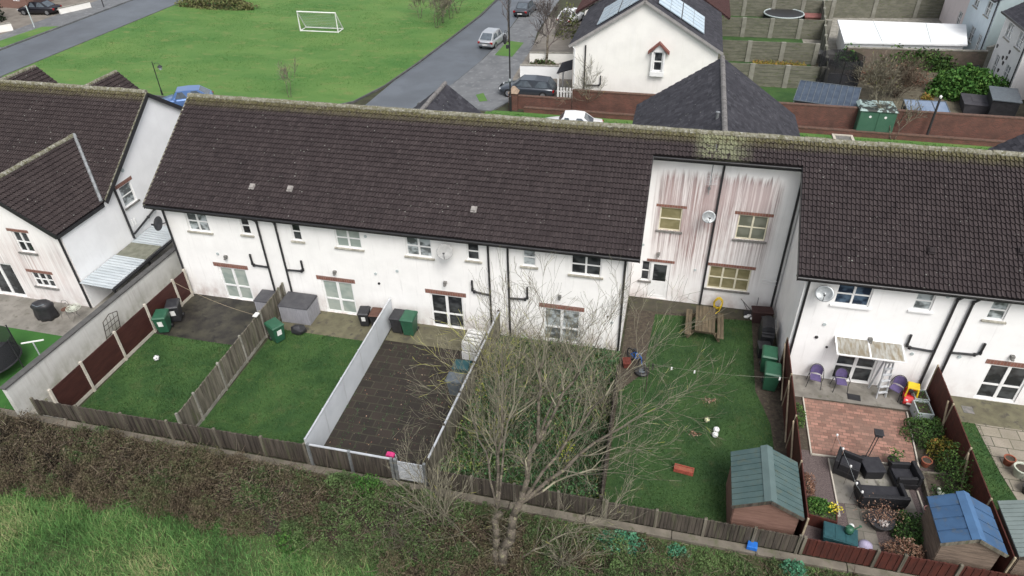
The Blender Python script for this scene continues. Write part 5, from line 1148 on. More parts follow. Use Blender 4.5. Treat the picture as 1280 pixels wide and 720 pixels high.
for lab, x, y, r, m_ in (('white round plastic pot near the teal storage chest', 30.62, -8.55, .17, WHITEPL), ('pale lilac bag beside the white pot at the back fence', 30.95, -8.4, .24, M('lilac', (.42, .38, .52))), ('small white stone frog beside the teal storage chest', 30.45, -8.3+.25, .1, WHITEPL)):
    mb = MB(); mb.lathe([(r*.6, 0), (r, r*.5), (r*.9, r*1.1), (r*.3, r*1.45)], 14); o = mb.build('garden_ornament' if 'frog' in lab else ('bag' if 'bag' in lab else 'plant_pot'), m_, smooth=True); o.location = (x, y, .02 if 'frog' not in lab else .606); tag(o, lab if 'frog' not in lab else 'small white ornament on the teal storage chest', 'ornament' if 'frog' in lab else ('bag' if 'bag' in lab else 'pot'))
def pot(label, x, y, r, h, mat, z=.02, leaf=None, n=60, lh=.25, group='plant pots on the patios'):
    t = thing('plant_pot', label, 'pot', (x, y, z), 0, group); mb = MB(); mb.lathe([(r*.7, 0), (r, h*.9), (r*1.08, h*.9), (r*1.08, h), (r*.88, h), (r*.85, h*.85), (.01, h*.84)], 18); mb.build('pot', mat, t, smooth=False)
    mb = MB(); mb.lathe([(r*.84, h*.80), (r*.84, h*.87)], 16); mb.build('soil', SOIL, t)
    if leaf: P = np.column_stack([RNG.normal(0, r*.6, n), RNG.normal(0, r*.6, n), h*.9+RNG.uniform(0, lh, n)]); np_mesh('plant', leaf_soup(P, RNG.uniform(.03, .07, n)), 4, RNG.uniform(0, 1, n), leaf, t)
pot('small terracotta pot on the stone flags', 36.72, -3.45, .19, .32, TERRA, .03)
pot('large cream glazed pot on the stone flags', 36.95, -3.95, .27, .42, GLAZE, .03)
pot('black plastic pot with leaves beside the large cream pot', 37.25, -4.55, .25, .4, BLACKBIN, .03, LEAFG, 40, .1)
pot('black plastic pot nearest the lawn edge of the stone flags', 36.95, -4.75, .2, .32, BLACKBIN, .03)
pot('small terracotta pot beside the leafy shrub at the pink paving corner', 33.75, -4.15, .18, .28, TERRA, .02)
pot('black pot with a leafy plant behind the right armchair', 32.55, -4.4, .2, .3, BLACKBIN, .03, LEAFG, 130, .55)
pot('small pink pot lying on the plum gravel', 32.85+.5, -6.35, .14, .16, M('dusty_pink', (.45, .24, .22)), .02)
# large urn of dead flower heads
t = thing('flower_planter', 'large dark planter crowded with faded hydrangea heads behind the sofa', 'planter', (31.6, -7.3, .01))
mb = MB(); t.scale = (.85, .85, .85); mb.lathe([(.3, 0), (.48, .35), (.52, .42), (.46, .42)], 18); mb.build('pot', DARKPL, t)
P = np.column_stack([RNG.normal(0, .42, 700), RNG.normal(.1, .28, 700), .45+RNG.uniform(0, .45, 700)]); np_mesh('flower_heads', leaf_soup(P, RNG.uniform(.02, .05, 700)), 4, RNG.uniform(0, .9, 700), FLOWER, t)['kind'] = 'stuff'
P = np.column_stack([RNG.normal(0, .1, 90), RNG.normal(-.28, .06, 90), .48+RNG.uniform(0, .12, 90)]); np_mesh('pale_flowers', leaf_soup(P, RNG.uniform(.05, .08, 90)), 4, RNG.uniform(0, 1, 90), M('pale_petals', (.5, .46, .44)), t)
# raised bed edging & ornaments right
t = thing('raised_bed', 'timber-edged raised bed of shrubs at the right fence', 'flower bed', (33.95, -5.6, 0))
mb = MB(); mb.bar((33.45, -4.75, .15), (33.42, -6.9, .15), .08, .3); mb.bar((33.42, -4.75, .15), (34.3, -4.7, .15), .08, .3); mb.build('edging', TIMBER, t, (33.95, -5.6, 0))
mb = MB(); mb.b2(33.49, -6.9, 0, 34.6, -4.8, .24); mb.build('soil', SOIL, t, (33.95, -5.6, 0))
t = thing('stone_ornament', 'pale weathered stone animal ornament in the raised bed', 'ornament', (33.85, -5.75, .25), rad(30))
mb = MB(); mb.lathe([(.04, 0), (.1, .04), (.11, .12), (.05, .2)], 12, (0, 0, 0), sy=1.8); mb.build('body', GLAZE, t, smooth=True); mb = MB(); mb.lathe([(.02, 0), (.06, .05), (.05, .11), (.01, .14)], 10, (0, .17, .12)); mb.build('head', GLAZE, t, smooth=True)
mb = MB(); mb.b2(-.2, -.2, 0, .2, .2, .012); o = mb.build('drain_cover', SILLDARK); o.location = (36.1, -.75, .022); tag(o, 'square dark drain cover in the mossy concrete at the right', 'drain cover')
# things by the left house
t = thing('covered_barbecue', 'black barbecue under a sagging cover against the L-shaped house', 'barbecue', (-5.85, -3.3, .012), rad(15))
mb = MB(); pr = [(.46, 0), (.5, .2), (.46, .6), (.52, .8), (.4, .95), (.12, 1.05)]; mb.lathe(pr, 20, sy=.7)
for i, v in enumerate(mb.v): k = 1+.14*math.sin(6*math.atan2(v[1], v[0]))*(1-v[2]/1.3); mb.v[i] = (v[0]*k, v[1]*k, v[2])
mb.build('cover', BLACKBIN, t, smooth=True); mb = MB(); mb.tube([(-.3, -.2, .97), (.0, -.33, .93), (.3, -.2, .97)], .025, 6); mb.build('handle', GREYBIN, t)
def bistro_chair(label, loc, rz):
    t = thing('bistro_chair', label, 'chair', loc, rz); mb = MB(); mb.lathe([(.18, .44), (.18, .46)], 16); mb.build('seat', BROWNBIN, t)
    mb = MB(); mb.tube([(.17*math.cos(a), .17, .68+.2*math.sin(a)) for a in np.linspace(-.6, math.pi+.6, 14)], .012, 5); mb.lathe([(.06, 0), (.06, .01)], 10, (0, .17, .68)); mb.tube([(-.12, .17, .45), (-.14, .17, .58)], .012, 5); mb.tube([(.12, .17, .45), (.14, .17, .58)], .012, 5); mb.build('backrest', SILLDARK, t)
    for sx, sy in ((-1, -1), (1, -1), (1, 1), (-1, 1)): mb = MB(); mb.tube([(sx*.2, sy*.2, 0), (sx*.13, sy*.13, .44)], .012, 5); mb.build('leg', SILLDARK, t)
bistro_chair('thin metal bistro chair beside a round table by the L-shaped house', (-4.95, -3.0, .012), rad(10))
t = thing('bistro_table', 'round pale patterned metal bistro table by the boundary wall', 'table', (-4.25, -3.1, .012))
mb = MB(); mb.tube([(.33*math.cos(a), .33*math.sin(a), .72) for a in np.linspace(0, 6.283, 20)], .014, 5); [mb.tube([(.33*math.cos(a), .33*math.sin(a), .72), (-.33*math.cos(a+.9), -.33*math.sin(a+.9), .72)], .012, 4) for a in np.linspace(0, 5.6, 8)]; mb.lathe([(.12, .715), (.12, .73)], 12); mb.build('tabletop', GLAZE, t)
for k in range(3): a = k*2.094; mb = MB(); mb.tube([(.28*math.cos(a), .28*math.sin(a), 0), (.05*math.cos(a), .05*math.sin(a), .35), (.2*math.cos(a), .2*math.sin(a), .71)], .013, 5); mb.build('leg', SILLDARK, t)
t = thing('line_post', 'white T-shaped washing-line post on the artificial lawn', 'washing line post', (-3.2, -6.4, 0), rad(28))
mb = MB(); mb.tube([(0, 0, 0), (0, 0, 1.5)], .03, 8); mb.build('post', ALU, t); mb = MB(); mb.bar((-.45, 0, 1.5), (.45, 0, 1.5), .05, .05); mb.build('crossbar', WHITEPL, t)
t = thing('trampoline', 'black netted trampoline cut by the left edge on the artificial lawn', 'trampoline', (-5.3, -7.1, .01))
mb = MB(); mb.tube([(1.25*math.cos(a), 1.25*math.sin(a), .6) for a in np.linspace(0, 6.283, 30)], .04, 6, cap=False); mb.build('rim', DARKPL, t)
mb = MB(); mb.lathe([(1.2, .58), (1.2, .6)], 30); mb.build('mat', BLACKBIN, t)
for k in range(6): a = k*1.047+.3; mb = MB(); mb.tube([(1.27*math.cos(a), 1.27*math.sin(a), 0), (1.27*math.cos(a), 1.27*math.sin(a), 1.7)], .03, 6); mb.build('pole', DARKPL, t)
def net_mat(name, c, a):
    m, t, p = nm(name); p.inputs['Base Color'].default_value = c4(c); p.inputs['Alpha'].default_value = a; p.inputs['Roughness'].default_value = .8; return m
NET = net_mat('dark_net', (.015, .015, .018), .72)
mb = MB(); n = 30
for k in range(n):
    a, b = 6.283*k/n, 6.283*(k+1)/n; mb.poly([(1.22*math.cos(a), 1.22*math.sin(a), .62), (1.22*math.cos(b), 1.22*math.sin(b), .62), (1.22*math.cos(b), 1.22*math.sin(b), 1.65), (1.22*math.cos(a), 1.22*math.sin(a), 1.65)])
mb.build('safety_net', NET, t)
t = thing('metal_trellis', 'narrow metal trellis leaning against the boundary wall', 'trellis', (-1.2, -4.0, .01), rad(88))
mb = MB()
for x in (-.45, .45): mb.tube([(x, .3, 0), (x, -.0, 1.35)], .02, 5)
mb.tube([(-.45, 0, 1.35), (0, -.0, 1.5), (.45, 0, 1.35)], .02, 5)
for z in (.4, .8, 1.1): mb.tube([(-.45, .3*(1-z/1.35), z), (.45, .3*(1-z/1.35), z)], .014, 5)
for x in (-.2, .0, .2): mb.tube([(x, .28, 0), (x, -.0, 1.4)], .012, 5)
mb.build('frame', TIMBERD, t)
# pink toy and blue scrap at the back
mb = MB(); mb.prism([(-.16, 0), (.16, 0), (.16, .10), (.06, .15), (-.16, .13)], -.1, .1, lambda u, v, q: (u, q, v)); o = mb.build('toy_box', PINKPL, bevel=.03); o.location = (14.2, -8.35, .75+.0); 
t = thing('toy_slide', 'bright pink toy standing behind the silver slatted panel', 'toy', (14.25, -8.45, .01)); o.parent = t; o.location = (0, 0, .62); o.name = 'seat'
mb = MB()
for sx in (-.15, .15):
    for sy in (-.1, .1): mb.tube([(sx*1.2, sy*1.3, 0), (sx, sy, .63)], .02, 5)
mb.build('legs', WHITEPL, t)
mb = MB(); mb.prism([(-.18, -.12), (.16, -.14), (.18, .12), (-.12, .14)], 0, .18, lambda u, v, q: (u, v, q)); o = mb.build('plastic_tub', BLUEPL, bevel=.02); o.location = (27.3, -9.18, .12); tag(o, 'small bright blue plastic tub on the concrete kerb below the shed', 'tub')
# ------------------------------------------------------------------ beyond the terrace
# cream gable house with solar panels
off = (15.1, 28.7, 0)
gh = thing('gable_house', 'cream house with a big blank gable, one small window and solar panels', 'house', off)
gx0, gx1, gy0, gy1, ge, gr = 15.1, 25.75, 28.7, 39.5, 5.05, 8.35; gc = (gx0+gx1)/2-.25
mb = MB(); gf = WF((0, gy0, 0), (1, 0, 0), (0, -1, 0))
skin(mb, gf, gx1, ge, [(21.15, 21.85, 3.3, 4.75)], [(gx0, ge), (gx1, ge), (gc, gr-.1)], u0=gx0)
mb.build('gable_wall', CREAM, gh, off); mb = MB(); skin(mb, WF((gx0, gy0, 0), (0, 1, 0), (-1, 0, 0)), gy1-gy0, ge, []); mb.build('wall', CREAM, gh, off); mb = MB(); skin(mb, WF((gx1, gy0, 0), (0, 1, 0), (1, 0, 0)), gy1-gy0, ge, [])
mb.build('wall', CREAM, gh, off)
ow = window(gh, gf, 21.15, 21.85, 3.3, 4.75, cols=1, rows=2, glass=GLASS, off=off, d0=-.12, fw=.09)
mb = MB(); gf.box(mb, 20.98, 22.02, -.3, -.002, 2.95, 3.28); mb.build('window_box', WFRAME, gh, off)
mb = MB(); [gf.box(mb, a, b, -.28, -.002, 3.285, 4.75) for a, b in ((21.0, 21.14), (21.86, 22.0))]; mb.build('window_cheeks', WFRAME, gh, off)
mb = MB()
for sx in (-1, 1): mb.hexa([(21.5, 28.25, 5.32), (21.5+sx*.78, 28.25, 4.6), (21.5+sx*.78, 28.69, 4.6), (21.5, 28.69, 5.32), (21.5, 28.25, 5.50), (21.5+sx*.78, 28.25, 4.78), (21.5+sx*.78, 28.69, 4.78), (21.5, 28.69, 5.50)])
mb.build('window_hood', M('terracotta_hood', (.20, .085, .07), (.15, .06, .05), sc=6), gh, off)
mb = MB(); mb.poly([(21.05, 28.42, 4.76), (21.95, 28.42, 4.76), (21.5, 28.42, 5.3)]); mb.build('hood_infill', WFRAME, gh, off)
hw1, hw2 = gc-gx0+.3, gx1-gc+.3
for sx, hw_ in ((-1, hw1), (1, hw2)):
    z0 = ge-.12; s_ = math.hypot(hw_, gr-z0)
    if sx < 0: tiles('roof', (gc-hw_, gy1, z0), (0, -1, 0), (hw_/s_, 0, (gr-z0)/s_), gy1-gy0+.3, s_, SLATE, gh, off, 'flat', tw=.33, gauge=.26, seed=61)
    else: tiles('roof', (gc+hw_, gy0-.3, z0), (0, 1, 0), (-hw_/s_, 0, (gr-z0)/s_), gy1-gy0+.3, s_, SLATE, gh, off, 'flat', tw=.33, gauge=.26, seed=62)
    P = lambda u, y, dz: (gc+sx*hw_*(1-u), y, z0+(gr-z0)*u+dz)
    for k in range(2):
        mb = MB(); ya, yb = gy0+.55+(0 if sx < 0 else .3), gy0+5.4; ua, ub = (.36+.29*k, .36+.29*k+.275) if sx < 0 else (.25+.30*k, .25+.30*k+.29)
        q = [P(ua, ya, .10), P(ub, ya, .10), P(ub, yb, .10), P(ua, yb, .10)]; mb.hexa(q+[(a, b, c+.04) for a, b, c in q]); sp_ = mb.build('solar_panel', SOLAR, gh, off)
        mb = MB()
        for j in range(6): y = ya+(yb-ya)*j/5; mb.bar(P(ua, y, .15), P(ub, y, .15), .03, .012)
        for u in (ua, ub, (ua+ub)/2): mb.bar(P(u, ya, .148), P(u, yb, .148), .03, .012)
        mb.build('panel_frame', STEEL, sp_, off)
ridge(gh, (gc, gy0-.3, gr+.02), (gc, gy1, gr+.02), off, SLATERIDGE)
slope_board(gh, off, [(gc-hw1, gy0-.31, ge-.1), (gc, gy0-.31, gr+.02), (gc+hw2, gy0-.31, ge-.1)], .2, .03, 'bargeboard', M('grey_bargeboard', (.30, .29, .28), (.24, .23, .22)))
pipe(gh, [(gx0-.1, gy0-.2, 4.95), (gx0+.15, gy0-.1, 4.6), (gx0+.15, gy0-.1, .1)], off, .06, mat=WFRAME)
pipe(gh, [(gx0+.95, gy0-.09, 4.95), (gx0+.95, gy0-.09, .1)], off, .055); pipe(gh, [(gx0+.95, gy0-.09, 1.9), (gx0+2.1, gy0-.09, 1.95), (gx0+2.2, gy0-.09, 2.05), (gx0+2.2, gy0-.09, 2.7)], off, .05)
mb = MB(); mb.b2(gx0-.02, gy0-.02, 0, gx0+.0, gy0+3, 3.2); mb.build('brick_panel', BRICK, gh, off)
# brown-tiled house attached behind it
off = (14.0, 40, 0); nh = thing('tiled_house', 'house with a brown tiled roof showing behind the solar-panel house', 'house', off)
mb = MB(); skin(mb, WF((14.4, 39.6, 0), (0, 1, 0), (-1, 0, 0)), 14, 4.6, [(1, 2.2, 2.9, 4.1), (5, 6.4, 2.9, 4.1)]); skin(mb, WF((14.4, 39.55, 0), (1, 0, 0), (0, -1, 0)), 5.8, 4.6, [], [(0, 4.6), (5.8, 4.6), (5.8, 8.3)]); mb.build('wall', CREAM, nh, off)
s_ = math.hypot(6.6, 4.2); tiles('roof', (13.6, 54, 4.45), (0, -1, 0), (6.6/s_, 0, 4.2/s_), 14.6, s_, BROWNROOF, nh, off, seed=63)
tiles('roof', (26.8, 39.5, 4.45), (0, 1, 0), (-6.6/s_, 0, 4.2/s_), 14.5, s_, BROWNROOF, nh, off, seed=64)
ridge(nh, (20.2, 39.5, 8.7), (20.2, 54, 8.7), off)
# brick walls
def wall_line(name, label, pts, h, th, mat, cap=None, caph=.08, capo=.03):
    a = pts[0]; t = thing(name, label, 'wall', (a[0], a[1], 0)); off = (a[0], a[1], 0); mb = MB(); cb = MB()
    for p, q in zip(pts[:-1], pts[1:]):
        mb.bar((p[0], p[1], h/2-.05), (q[0], q[1], h/2-.05), th, h+.1); cb.bar((p[0], p[1], h+caph/2+.003), (q[0], q[1], h+caph/2+.003), th+2*capo, caph)
    mb.build('wall', mat, t, off)
    if cap: cb.build('coping', cap, t, off)
    return t
bwl = wall_line('brick_wall', 'long tall red brick garden wall with a dark coping behind the terrace', [(15.3, 27.75), (49, 27.75)], 1.72, .24, BRICK, BRICKCAP)
wall_line('brick_wall', 'lower red brick wall beside the parked dark estate car, ending in a pillar', [(11.0, 27.75), (15.25, 27.75)], 1.0, .24, BRICK, BRICKCAP)
wall_line('brick_wall', 'low brick ledge wall in front of the tall brick wall', [(11.6, 27.05), (49, 26.75)], .36, .3, BRICK, BRICKCAP, .07)
gp = thing('gate_pillar', 'red brick gate pillar with a pointed stone cap by the tall lamp post', 'pillar', (10.65, 27.6, 0))
mb = MB(); mb.b2(-.34, -.34, -.05, .34, .34, 1.35); mb.build('shaft', BRICK, gp); mb = MB(); mb.hexa([(-.4, -.4, 1.353), (.4, -.4, 1.353), (.4, .4, 1.353), (-.4, .4, 1.353), (-.1, -.1, 1.8), (.1, -.1, 1.8), (.1, .1, 1.8), (-.1, .1, 1.8)]); mb.build('cap', M('sandstone', (.36, .27, .20), (.28, .21, .155), sc=5), gp)
# electricity kiosk
kt = thing('utility_cabinet', 'dark green double-door utility cabinet with a blotched top set in the brick wall', 'cabinet', (37.1, 27.45, 0))
mb = MB(); mb.b2(-1.2, -.55, .1, 1.2, 1.1, 1.9); mb.build('body', KIOSK, kt, bevel=.02); mb = MB(); mb.hexa([(-1.28, -.65, 1.903), (1.28, -.65, 1.903), (1.28, 1.2, 1.903), (-1.28, 1.2, 1.903), (-1.2, -.55, 2.0), (1.2, -.55, 2.0), (1.1, 1.1, 2.1), (-1.1, 1.1, 2.1)]); mb.build('top', KIOSKTOP, kt)
for sx in (-1, 1):
    mb = MB(); mb.b2(sx*.6-.56, -.58, .2, sx*.6+.56, -.552, 1.8); d = mb.build('door', KIOSK, kt, bevel=.01); mb = MB(); mb.lathe([(.09, 0), (.09, .01)], 10, (0, 0, 0)); mb.v = [(sx*.5+x, -.59-z, 1.5+y) for x, y, z in mb.v]; mb.build('sign', WHITEPL, d)
pp_ = thing('lamp_post', 'black leaning post with a white tip standing at the tall brick wall', 'post', (40.6, 26.95, 0)); mb = MB(); mb.tube([(0, 0, 0), (.15, .35, 3.0)], [.09, .07], 8); mb.build('pole', BLACKP, pp_); mb = MB(); mb.lathe([(.09, 2.98), (.1, 3.1), (.03, 3.16)], 10, (.15, .35, 0)); mb.build('lamp', WHITEPL, pp_)
lp = thing('lamp_post', 'tall slender black lamp post with a bracketed lantern by the brick pillar', 'lamp post', (10.5, 27.05, 0))
mb = MB(); mb.tube([(0, 0, 0), (0, 0, 1.2), (0, 0, 1.25), (.05, 0, 8.6)], [.1, .1, .065, .04], 10); mb.build('pole', BLACKP, lp)
mb = MB(); mb.tube([(.03, 0, 6.1), (-.3, 0, 6.2), (-.32, 0, 6.0)], .02, 6); mb.build('bracket', BLACKP, lp); mb = MB(); mb.lathe([(.05, 5.95), (.16, 5.75), (.13, 5.3), (.05, 5.2)], 10, (-.32, 0, 0)); mb.lathe([(.11, 4.9), (.11, 5.15)], 8, (-.14, 0, 0)); mb.build('lantern', DARKPL, lp); mb = MB(); mb.lathe([(.07, 2.4), (.07, 2.6)], 10); mb.build('band', LGREY, lp)
lp = thing('lamp_post', 'black heritage lamp post with a hanging lantern at the edge of the green', 'lamp post', (-19.5, 25.0, 0)); lp.scale = (.8, .8, .60)
mb = MB(); mb.tube([(0, 0, 0), (0, 0, .9), (0, 0, .95), (0, 0, 4.9)], [.09, .09, .055, .04], 10); mb.build('pole', BLACKP, lp)
mb = MB(); mb.tube([(0, 0, 4.5), (.35, 0, 4.75), (.75, 0, 4.7), (.78, 0, 4.5)], .025, 6); mb.tube([(0, 0, 4.2), (.35, 0, 4.72)], .015, 5); mb.build('bracket', BLACKP, lp)
mb = MB(); mb.lathe([(.04, 4.5), (.24, 4.28), (.26, 4.2)], 12, (.78, 0, 0)); ln = mb.build('lantern', DARKPL, lp); mb = MB(); mb.lathe([(.2, 4.19), (.14, 3.85), (.04, 3.8)], 12, (.78, 0, 0)); mb.build('globe', LGREY, ln)
for (x, y, h, lab) in ((-28.9, 52.7, 3.0, 'thin dark post at the far side of the left road'), (-47.3, 41.2, 2.4, 'thin pale sign post on the grass verge by the left road')):
    if x > -30: x = -45.6; y = 50.3
    t = thing('sign_post', lab, 'post', (x, y, 0)); mb = MB(); mb.tube([(0, 0, 0), (-.1, .1, h)], .06, 6); mb.build('pole', DARKPL if x > -46 else LGREY, t)
mb = MB(); t = thing('access_hatch', 'stone-framed dark cover in the grass strip behind the ridge', 'hatch', (35.05, 26.1, .02)); mb.b2(-.7, -.6, 0, .7, -.45, .12); mb.b2(-.7, .45, 0, .7, .6, .12); mb.b2(-.7, -.449, 0, -.52, .449, .12); mb.b2(.52, -.449, 0, .7, .449, .12); mb.build('frame', CONCP, t); mb = MB(); mb.b2(-.519, -.448, 0, .519, .448, .06); mb.build('cover', SILLDARK, t)
# low white garden walls left of the gable house
for (pts, h, lab) in (([(9.6, 34.6), (13.0, 34.9)], 1.15, 'white rendered front wall nearest the parked dark estate car'), ([(13.0, 34.9), (15.0, 34.9)], 1.35, 'short cream wall joining the white front wall'), ([(9.6, 38.6), (13.9, 39.2)], 1.0, 'cream front wall behind the gravel plot with the bare tree')):
    wall_line('garden_wall', lab, pts, h, .22, WHITEW if 'white rend' in lab else CREAM, CONC, .06)
sheet('gravel_plot', [(9.7, 35.0), (14.2, 35.3), (14.4, 38.9), (9.7, 38.4)], .10, M('brown_gravel', (.17, .145, .12), (.12, .10, .085), sc=12, bump=.4))
t = thing('porch', 'small lean-to porch roof at the corner of the cream gable house', 'porch', (14.3, 30.2, 0)); mb = MB(); mb.hexa([(13.7, 29.6, 2.3), (15.05, 29.6, 2.75), (15.05, 32.2, 2.75), (13.7, 32.2, 2.3), (13.7, 29.6, 2.38), (15.05, 29.6, 2.83), (15.05, 32.2, 2.83), (13.7, 32.2, 2.38)]); mb.build('roof', SLATE, t, (14.3, 30.2, 0)); mb = MB(); [mb.b2(13.75, y, 0, 13.87, y+.12, 2.3) for y in (29.7, 32.0)]; mb.build('post', WHITEPL, t, (14.3, 30.2, 0))
t = thing('white_gate', 'white slatted side gate beside the cream gable house', 'gate', (14.5, 28.6, 0)); mb = MB(); [mb.b2(-.55+k*.24, -.03, .05, -.55+k*.24+.13, .03, 1.6) for k in range(5)]; mb.build('slats', WHITEPL, t)
mb = MB(); mb.b2(-.6, .031, .35, .6, .07, .47); mb.b2(-.6, .031, 1.2, .6, .07, 1.32); mb.build('rails', WHITEPL, t)

# concrete panel fences of the back gardens
def cfence(label, a, b, n, h=1.8):
    a = Vector((*a, 0)); b = Vector((*b, 0)); L = (b-a).length; t = thing('concrete_fence', label, 'fence', a, math.atan2(b.y-a.y, b.x-a.x), 'concrete panel fences')
    for i in range(n):
        x0, x1 = L*i/n, L*(i+1)/n; mb = MB()
        for k in range(6): mb.b2(x0+.2, -.03-.012*(k % 2), .0+k*h/6+.012, x1-.2, .03, (k+1)*h/6-.012)
        mb.b2(x0+.2, -.05, h, x1-.2, .05, h+.06); mb.build('panel', CFENCE, t)
    for i in range(n+1): mb = MB(); x = L*i/n; mb.b2(x-.2, -.12, 0, x+.2, .12, h+.08); mb.build('post', CPOST, t, bevel=.01)
    return t
cfence('grey concrete panel fence nearest the slate front wing', (26.2, 36.0), (34.6, 36.2), 3)
cfence('grey concrete panel fence, second from the slate front wing', (26.2, 42.4), (34.8, 42.6), 3)
cfence('grey concrete panel fence, third from the slate front wing', (26.2, 50.2), (36.8, 50.5), 4)
cfence('grey concrete panel fence, farthest row near the round trampoline', (26.2, 58.0), (38.2, 58.4), 4)
cfence('grey concrete panel fence running away at the ends of the back lawns', (34.8, 35.8), (37.2, 58.4), 7)
cfence('long grey concrete panel fence behind the white flat roof', (38.3, 58.9), (51, 60.6), 3)
cfence('grey concrete panel fence at the very top of the photo', (26, 67), (52, 69), 6)
P = np.column_stack([RNG.uniform(29.5, 34.0, 1800), RNG.normal(41.6, .5, 1800), RNG.uniform(0, .35, 1800)])
t_ = np_mesh('weeds', leaf_soup(P, RNG.uniform(.04, .1, 1800)), 4, RNG.uniform(.3, 1, 1800), AUTUMN); stuff(t_, 'yellowish weeds along the foot of a concrete fence', 'weeds')
# white flat roof
t = thing('flat_roof_extension', 'long white flat roof extension in the back gardens', 'extension', (41, 45, 0)); off = (41, 45, 0)
Wq = [(37.2, 43.2), (46.9, 44.1), (48.5, 50.2), (37.7, 50.0)]; zr_ = 1.98
mb = MB(); mb.hexa([(x, y, 0) for x, y in Wq]+[(x, y, zr_-.12) for x, y in Wq]); mb.build('wall', WHITEW, t, off)
mb = MB(); q = [(37.0, 43.0), (47.1, 43.9), (48.7, 50.5), (37.4, 50.3)]; mb.hexa([(x, y, zr_-.117) for x, y in q]+[(x, y, zr_+.02) for x, y in q]); mb.build('roof', WHITEW, t, off)
mb = MB(); mb.bar((40.2, 43.4, zr_+.03), (40.6, 50.2, zr_+.03), .05, .03); mb.bar((44.2, 43.8, zr_+.03), (45.2, 50.3, zr_+.03), .05, .03); mb.bar((37.6, 44.6, zr_+.03), (39.0, 46.2, zr_+.03), .05, .02); mb.bar((39.0, 46.2, zr_+.03), (40.2, 44.6, zr_+.03), .05, .02); mb.build('seam', LGREY, t, off)
wall_line('garden_wall', 'old stone and brick garden wall under trailing greenery, before the white flat roof', [(37.2, 42.2), (48.5, 43.0)], 1.75, .25, MBrick('old_stone', (.20, .15, .12), (.15, .115, .095), (.13, .12, .10), 2.5, .7, .3, .02, True, stain=(.08, .085, .05)), CONC)
# houses along the right edge
def edge_house(name, label, x, y0, y1, h, mat, sidemat, ops, roof=True, zr=8.2):
    off = (x, y0, 0); t = thing(name, label, 'house', off, group='houses at the right edge'); f = WF((x, y1, 0), (0, -1, 0), (-1, 0, 0)); mb = MB()
    skin(mb, f, y1-y0, h, ops); mb.build('wall', mat, t, off); s = WF((x, y0, 0), (1, 0, 0), (0, -1, 0)); mb = MB(); skin(mb, s, 9, h, [], [(0, h), (9, h), (4.5, zr-.1)])
    mb.build('gable_wall', sidemat, t, off); mb = MB(); skin(mb, WF((x, y1, 0), (1, 0, 0), (0, 1, 0)), 9, h, [], [(0, h), (9, h), (4.5, zr-.1)]); mb.build('gable_wall', sidemat, t, off)
    for o in ops: window(t, f, *o, cols=2, rows=2, glass=GLASSM, off=off, sill=SILL)
    s_ = math.hypot(4.9, zr-h+.1)
    tiles('roof', (x-.4, y1+.1, h-.1), (0, -1, 0), (4.9/s_, 0, (zr-h+.1)/s_), y1-y0+.2, s_, SLATE, t, off, 'flat', seed=71)
    tiles('roof', (x+9.4, y0-.1, h-.1), (0, 1, 0), (-4.9/s_, 0, (zr-h+.1)/s_), y1-y0+.2, s_, SLATE, t, off, 'flat', seed=72)
    mb = MB(); mb.b2(x-.5, y0-.1, h-.22, x-.37, y1+.1, h-.08); mb.build('gutter', BLACKP, t, off); pipe(t, [(x-.08, y0+.15, h-.1), (x-.08, y0+.15, .05)], off); return t, f, off
t, f, off = edge_house('edge_house', 'white house at the right edge with dark ornaments on its wall', 48.6, 36.6, 42.2, 5.3, WALLCLEAN, WALLCLEAN, [(1.0, 2.2, 3.5, 4.7), (3.6, 4.7, 3.5, 4.7), (.9, 1.7, .3, 2.1), (3.4, 4.4, .9, 2.1)])
for k, (u, z) in enumerate(((.45, 2.6), (2.3, 2.2), (2.7, 1.9), (3.0, 2.4), (2.35, 1.2), (3.1, 2.9))):
    mb = MB(); a = [f.P(u+.13*math.cos(q)*(1+.4*math.sin(3*q)), -.05, z+.2*math.sin(q)*(1+.3*math.cos(2*q))) for q in np.linspace(0, 5.8, 10)]; b = [p+f.N*-.045 for p in a]; mb.poly(a); mb.poly(b); [mb.poly([a[i], a[(i+1) % 10], b[(i+1) % 10], b[i]]) for i in range(10)]; mb.build('wall_ornament', BLACKP, t, off)
edge_house('edge_house', 'pale blue house behind the white one at the right edge', 48.9, 45.3, 52.2, 5.4, PALEBLUE, BLUESHADE, [(1.2, 2.4, 3.6, 4.8), (4.4, 5.6, 3.6, 4.8), (2.6, 3.8, .9, 2.2), (5.0, 5.8, .2, 2.1)])
edge_house('edge_house', 'pale pink house farthest up the right edge', 49.2, 52.4, 60, 5.4, PALEPINK, PALEPINK, [(1.2, 2.2, 3.6, 4.8), (4.4, 5.4, 3.6, 4.8), (5.2, 6.2, .9, 2.2)])
edge_house('edge_house', 'pale pinkish house wall cut by the right edge beside the black shed', 49.4, 28.5, 34.6, 5.3, PALEPINK, PALEPINK, [(1.2, 2.2, 3.6, 4.8), (3.4, 4.6, .6, 2.1)])
wall_line('garden_wall', 'grey rendered wall between the white and the pale blue houses', [(48.6, 43.5), (50.5, 45.2)], 1.9, .2, CONC, CONC)
